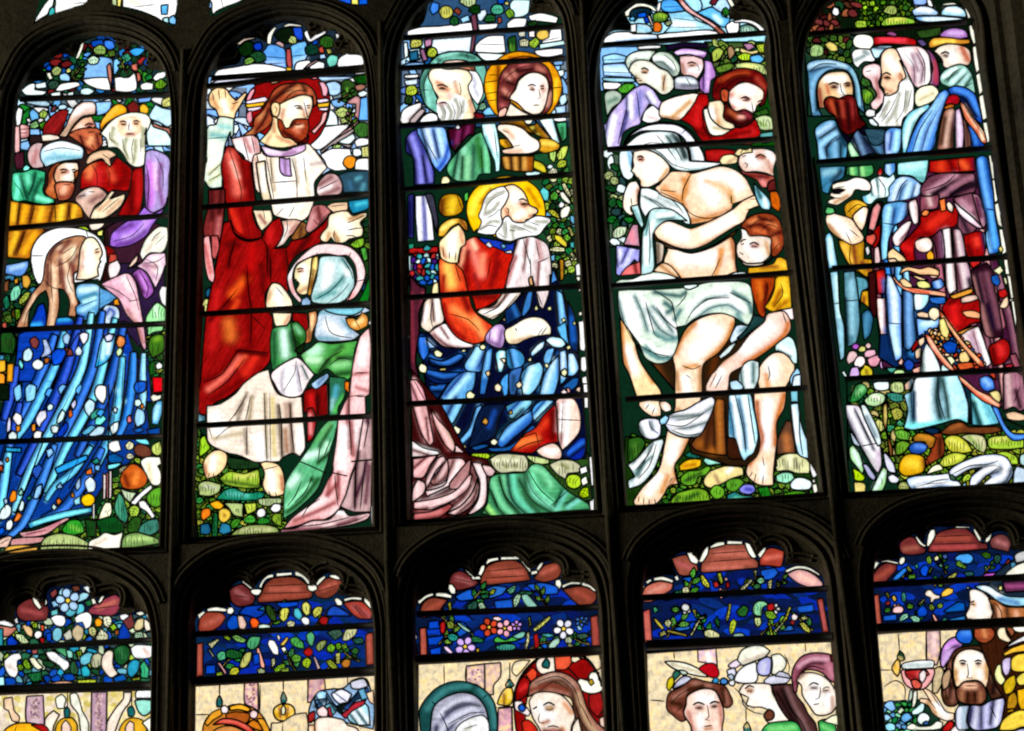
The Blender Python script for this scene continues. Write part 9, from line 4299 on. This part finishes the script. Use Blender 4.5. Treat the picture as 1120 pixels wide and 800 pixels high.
for row, (lights, A, B, f0) in enumerate(((UPPER, UP_A, UP_B, 0), (LOWER, LOW_A, LOW_B, 5))):
    for i, (tl, tr, dy, bl, br) in enumerate(lights):
        fl, fr = (228, 402) if row == 0 else (213, 411)
        a = ctrl(carry(A, fl, fr, tl, tr, dy, bl, br, (0, 0, 0))); wide = 34 if i == 4 else 18
        b_ = carry(B, fl, fr, tl, tr, dy, bl, br, (16, wide, 15 if row == 0 else 0))
        if i == 4: b_ = [(x+(16*max(0, (k-6))/5 if k < 12 else 0), y) for k, (x, y) in enumerate(b_)]
        b_ = ctrl(b_); V, F = [], []; m_ = len(a)
        for t, d in PROFILE: V.extend(PL(a*(1-t)+b_*t, d))
        for s in range(len(PROFILE)-1):
            for j in range(m_): F.append((s*m_+j, s*m_+(j+1) % m_, (s+1)*m_+(j+1) % m_, (s+1)*m_+j))
        link('arch_moulding', V, F, [STONE], frame)
        holes.append(PL(b_, .08))
        V, F = [], []; cen = b_.mean(0); up = b_[11:50]; tg = np.gradient(up, axis=0); nr = np.stack([tg[:, 1], -tg[:, 0]], 1); nr /= np.hypot(*nr.T)[:, None]+1e-9
        if ((up-cen)*nr).sum() < 0: nr = -nr
        for off, rad, dd in ((2.2, .0055, .082), (7.5, .0038, .081)): tube(PL(up+nr*off, dd), rad, V, F, 8)
        link('hood_roll', V, F, [STONE], frame, smooth=True)
        if f0+i < len(clips):
            c_ = clips[f0+i]; A3 = PL(a, .030); C3 = W(c_[:, 0], c_[:, 1], .018)
            pa, pc = xz(A3), xz(C3)
            hd = plate('cusped_head', [A3, C3], frame, lambda q: inside(pa, q) & ~inside(pc, q))
            # the return from the cusped edge back to the glass, and the roll that follows the cusps
            V = list(C3)+list(W(c_[:, 0], c_[:, 1], -.004)); m_ = len(c_)
            link('reveal', V, [(j, (j+1) % m_, m_+(j+1) % m_, m_+j) for j in range(m_)], [STONE], hd)
            ymax = dy+(92 if row == 0 else 655); tg = np.gradient(c_, axis=0); nr = np.stack([tg[:, 1], -tg[:, 0]], 1)
            nr /= np.hypot(*nr.T)[:, None]+1e-9; cen = c_.mean(0)
            if ((c_-cen)*nr).sum() < 0: nr = -nr
            V, F = [], []
            for offs, rad, dd in ((3.5, .005, .026), (8.5, .004, .030)):
                r_ = c_+nr*offs; ok = (c_[:, 1] < ymax) & inside(a, r_)
                run = []
                for j in list(range(m_))+[None]:
                    if j is not None and ok[j]: run.append(r_[j])
                    else:
                        if len(run) > 3: run = np.array(run); run[1:-1] = (run[:-2]+run[1:-1]+run[2:])/3; tube(PL(run, dd), rad, V, F, 6)
                        run = []
            if V: link('cusp_roll', V, F, [STONE], hd, smooth=True)
for c_ in clips[10:]:
    H = W(c_[:, 0], c_[:, 1], .08); holes.append(H); m_ = len(c_)
    V = list(H)+list(W(c_[:, 0], c_[:, 1], -.004)); link('reveal', V, [(j, (j+1) % m_, m_+(j+1) % m_, m_+j) for j in range(m_)], [STONE], frame)
outer = np.array([(-2.6, D-.08, .4), (2.0, D-.08, .4), (2.0, D-.08, 3.9), (-2.6, D-.08, 3.9)])
hz = [xz(h) for h in holes]
def solid(q):
    k = inside(xz(outer), q)
    for h in hz: k &= ~inside(h, q)
    return k
plate('mullions_and_transom', [outer]+holes, frame, solid)
# standing roll down the face of every mullion, and the head of each joint
V, F = [], []
MUL = [((-14, 560), (2, 150)), ((196, 640), (208, 70)), ((429, 625), (421, 40)), ((669, 612), (637, -20)), ((913, 600), (860, -20))]
for (x1, y1), (x2, y2) in MUL:
    t = np.linspace(0, 1, 10)[:, None]; tube(PL(np.array([[x1, y1]])*(1-t)+np.array([[x2, y2]])*t, .082), .0085, V, F, 8)
for (x1, y1), (x2, y2) in (((196, 640), (190, 900)), ((429, 625), (440, 890)), ((669, 612), (690, 880)), ((913, 600), (950, 870)), ((-14, 560), (-35, 900))):
    t = np.linspace(0, 1, 8)[:, None]; tube(PL(np.array([[x1, y1]])*(1-t)+np.array([[x2, y2]])*t, .082), .0085, V, F, 8)
link('mullion_roll', V, F, [STONE], frame, smooth=True)
# the splayed jamb on the right of the window, stepped forward towards the nave
V, F = [], []
J = [(1140, .08), (1146, .10), (1152, .10), (1160, .15), (1172, .16), (1178, .20), (1200, .22), (1230, .34), (1500, .34)]
lean = lambda y: (y-540)*.125
for x, d in J:
    for y in (-300, 100, 540, 1000): V.extend(PL(np.array([[x+lean(y)+2, y]]), d))
for s in range(len(J)-1):
    for j in range(3): F.append((s*4+j, s*4+j+1, (s+1)*4+j+1, (s+1)*4+j))
link('splayed_jamb', V, F, [STONE], frame)
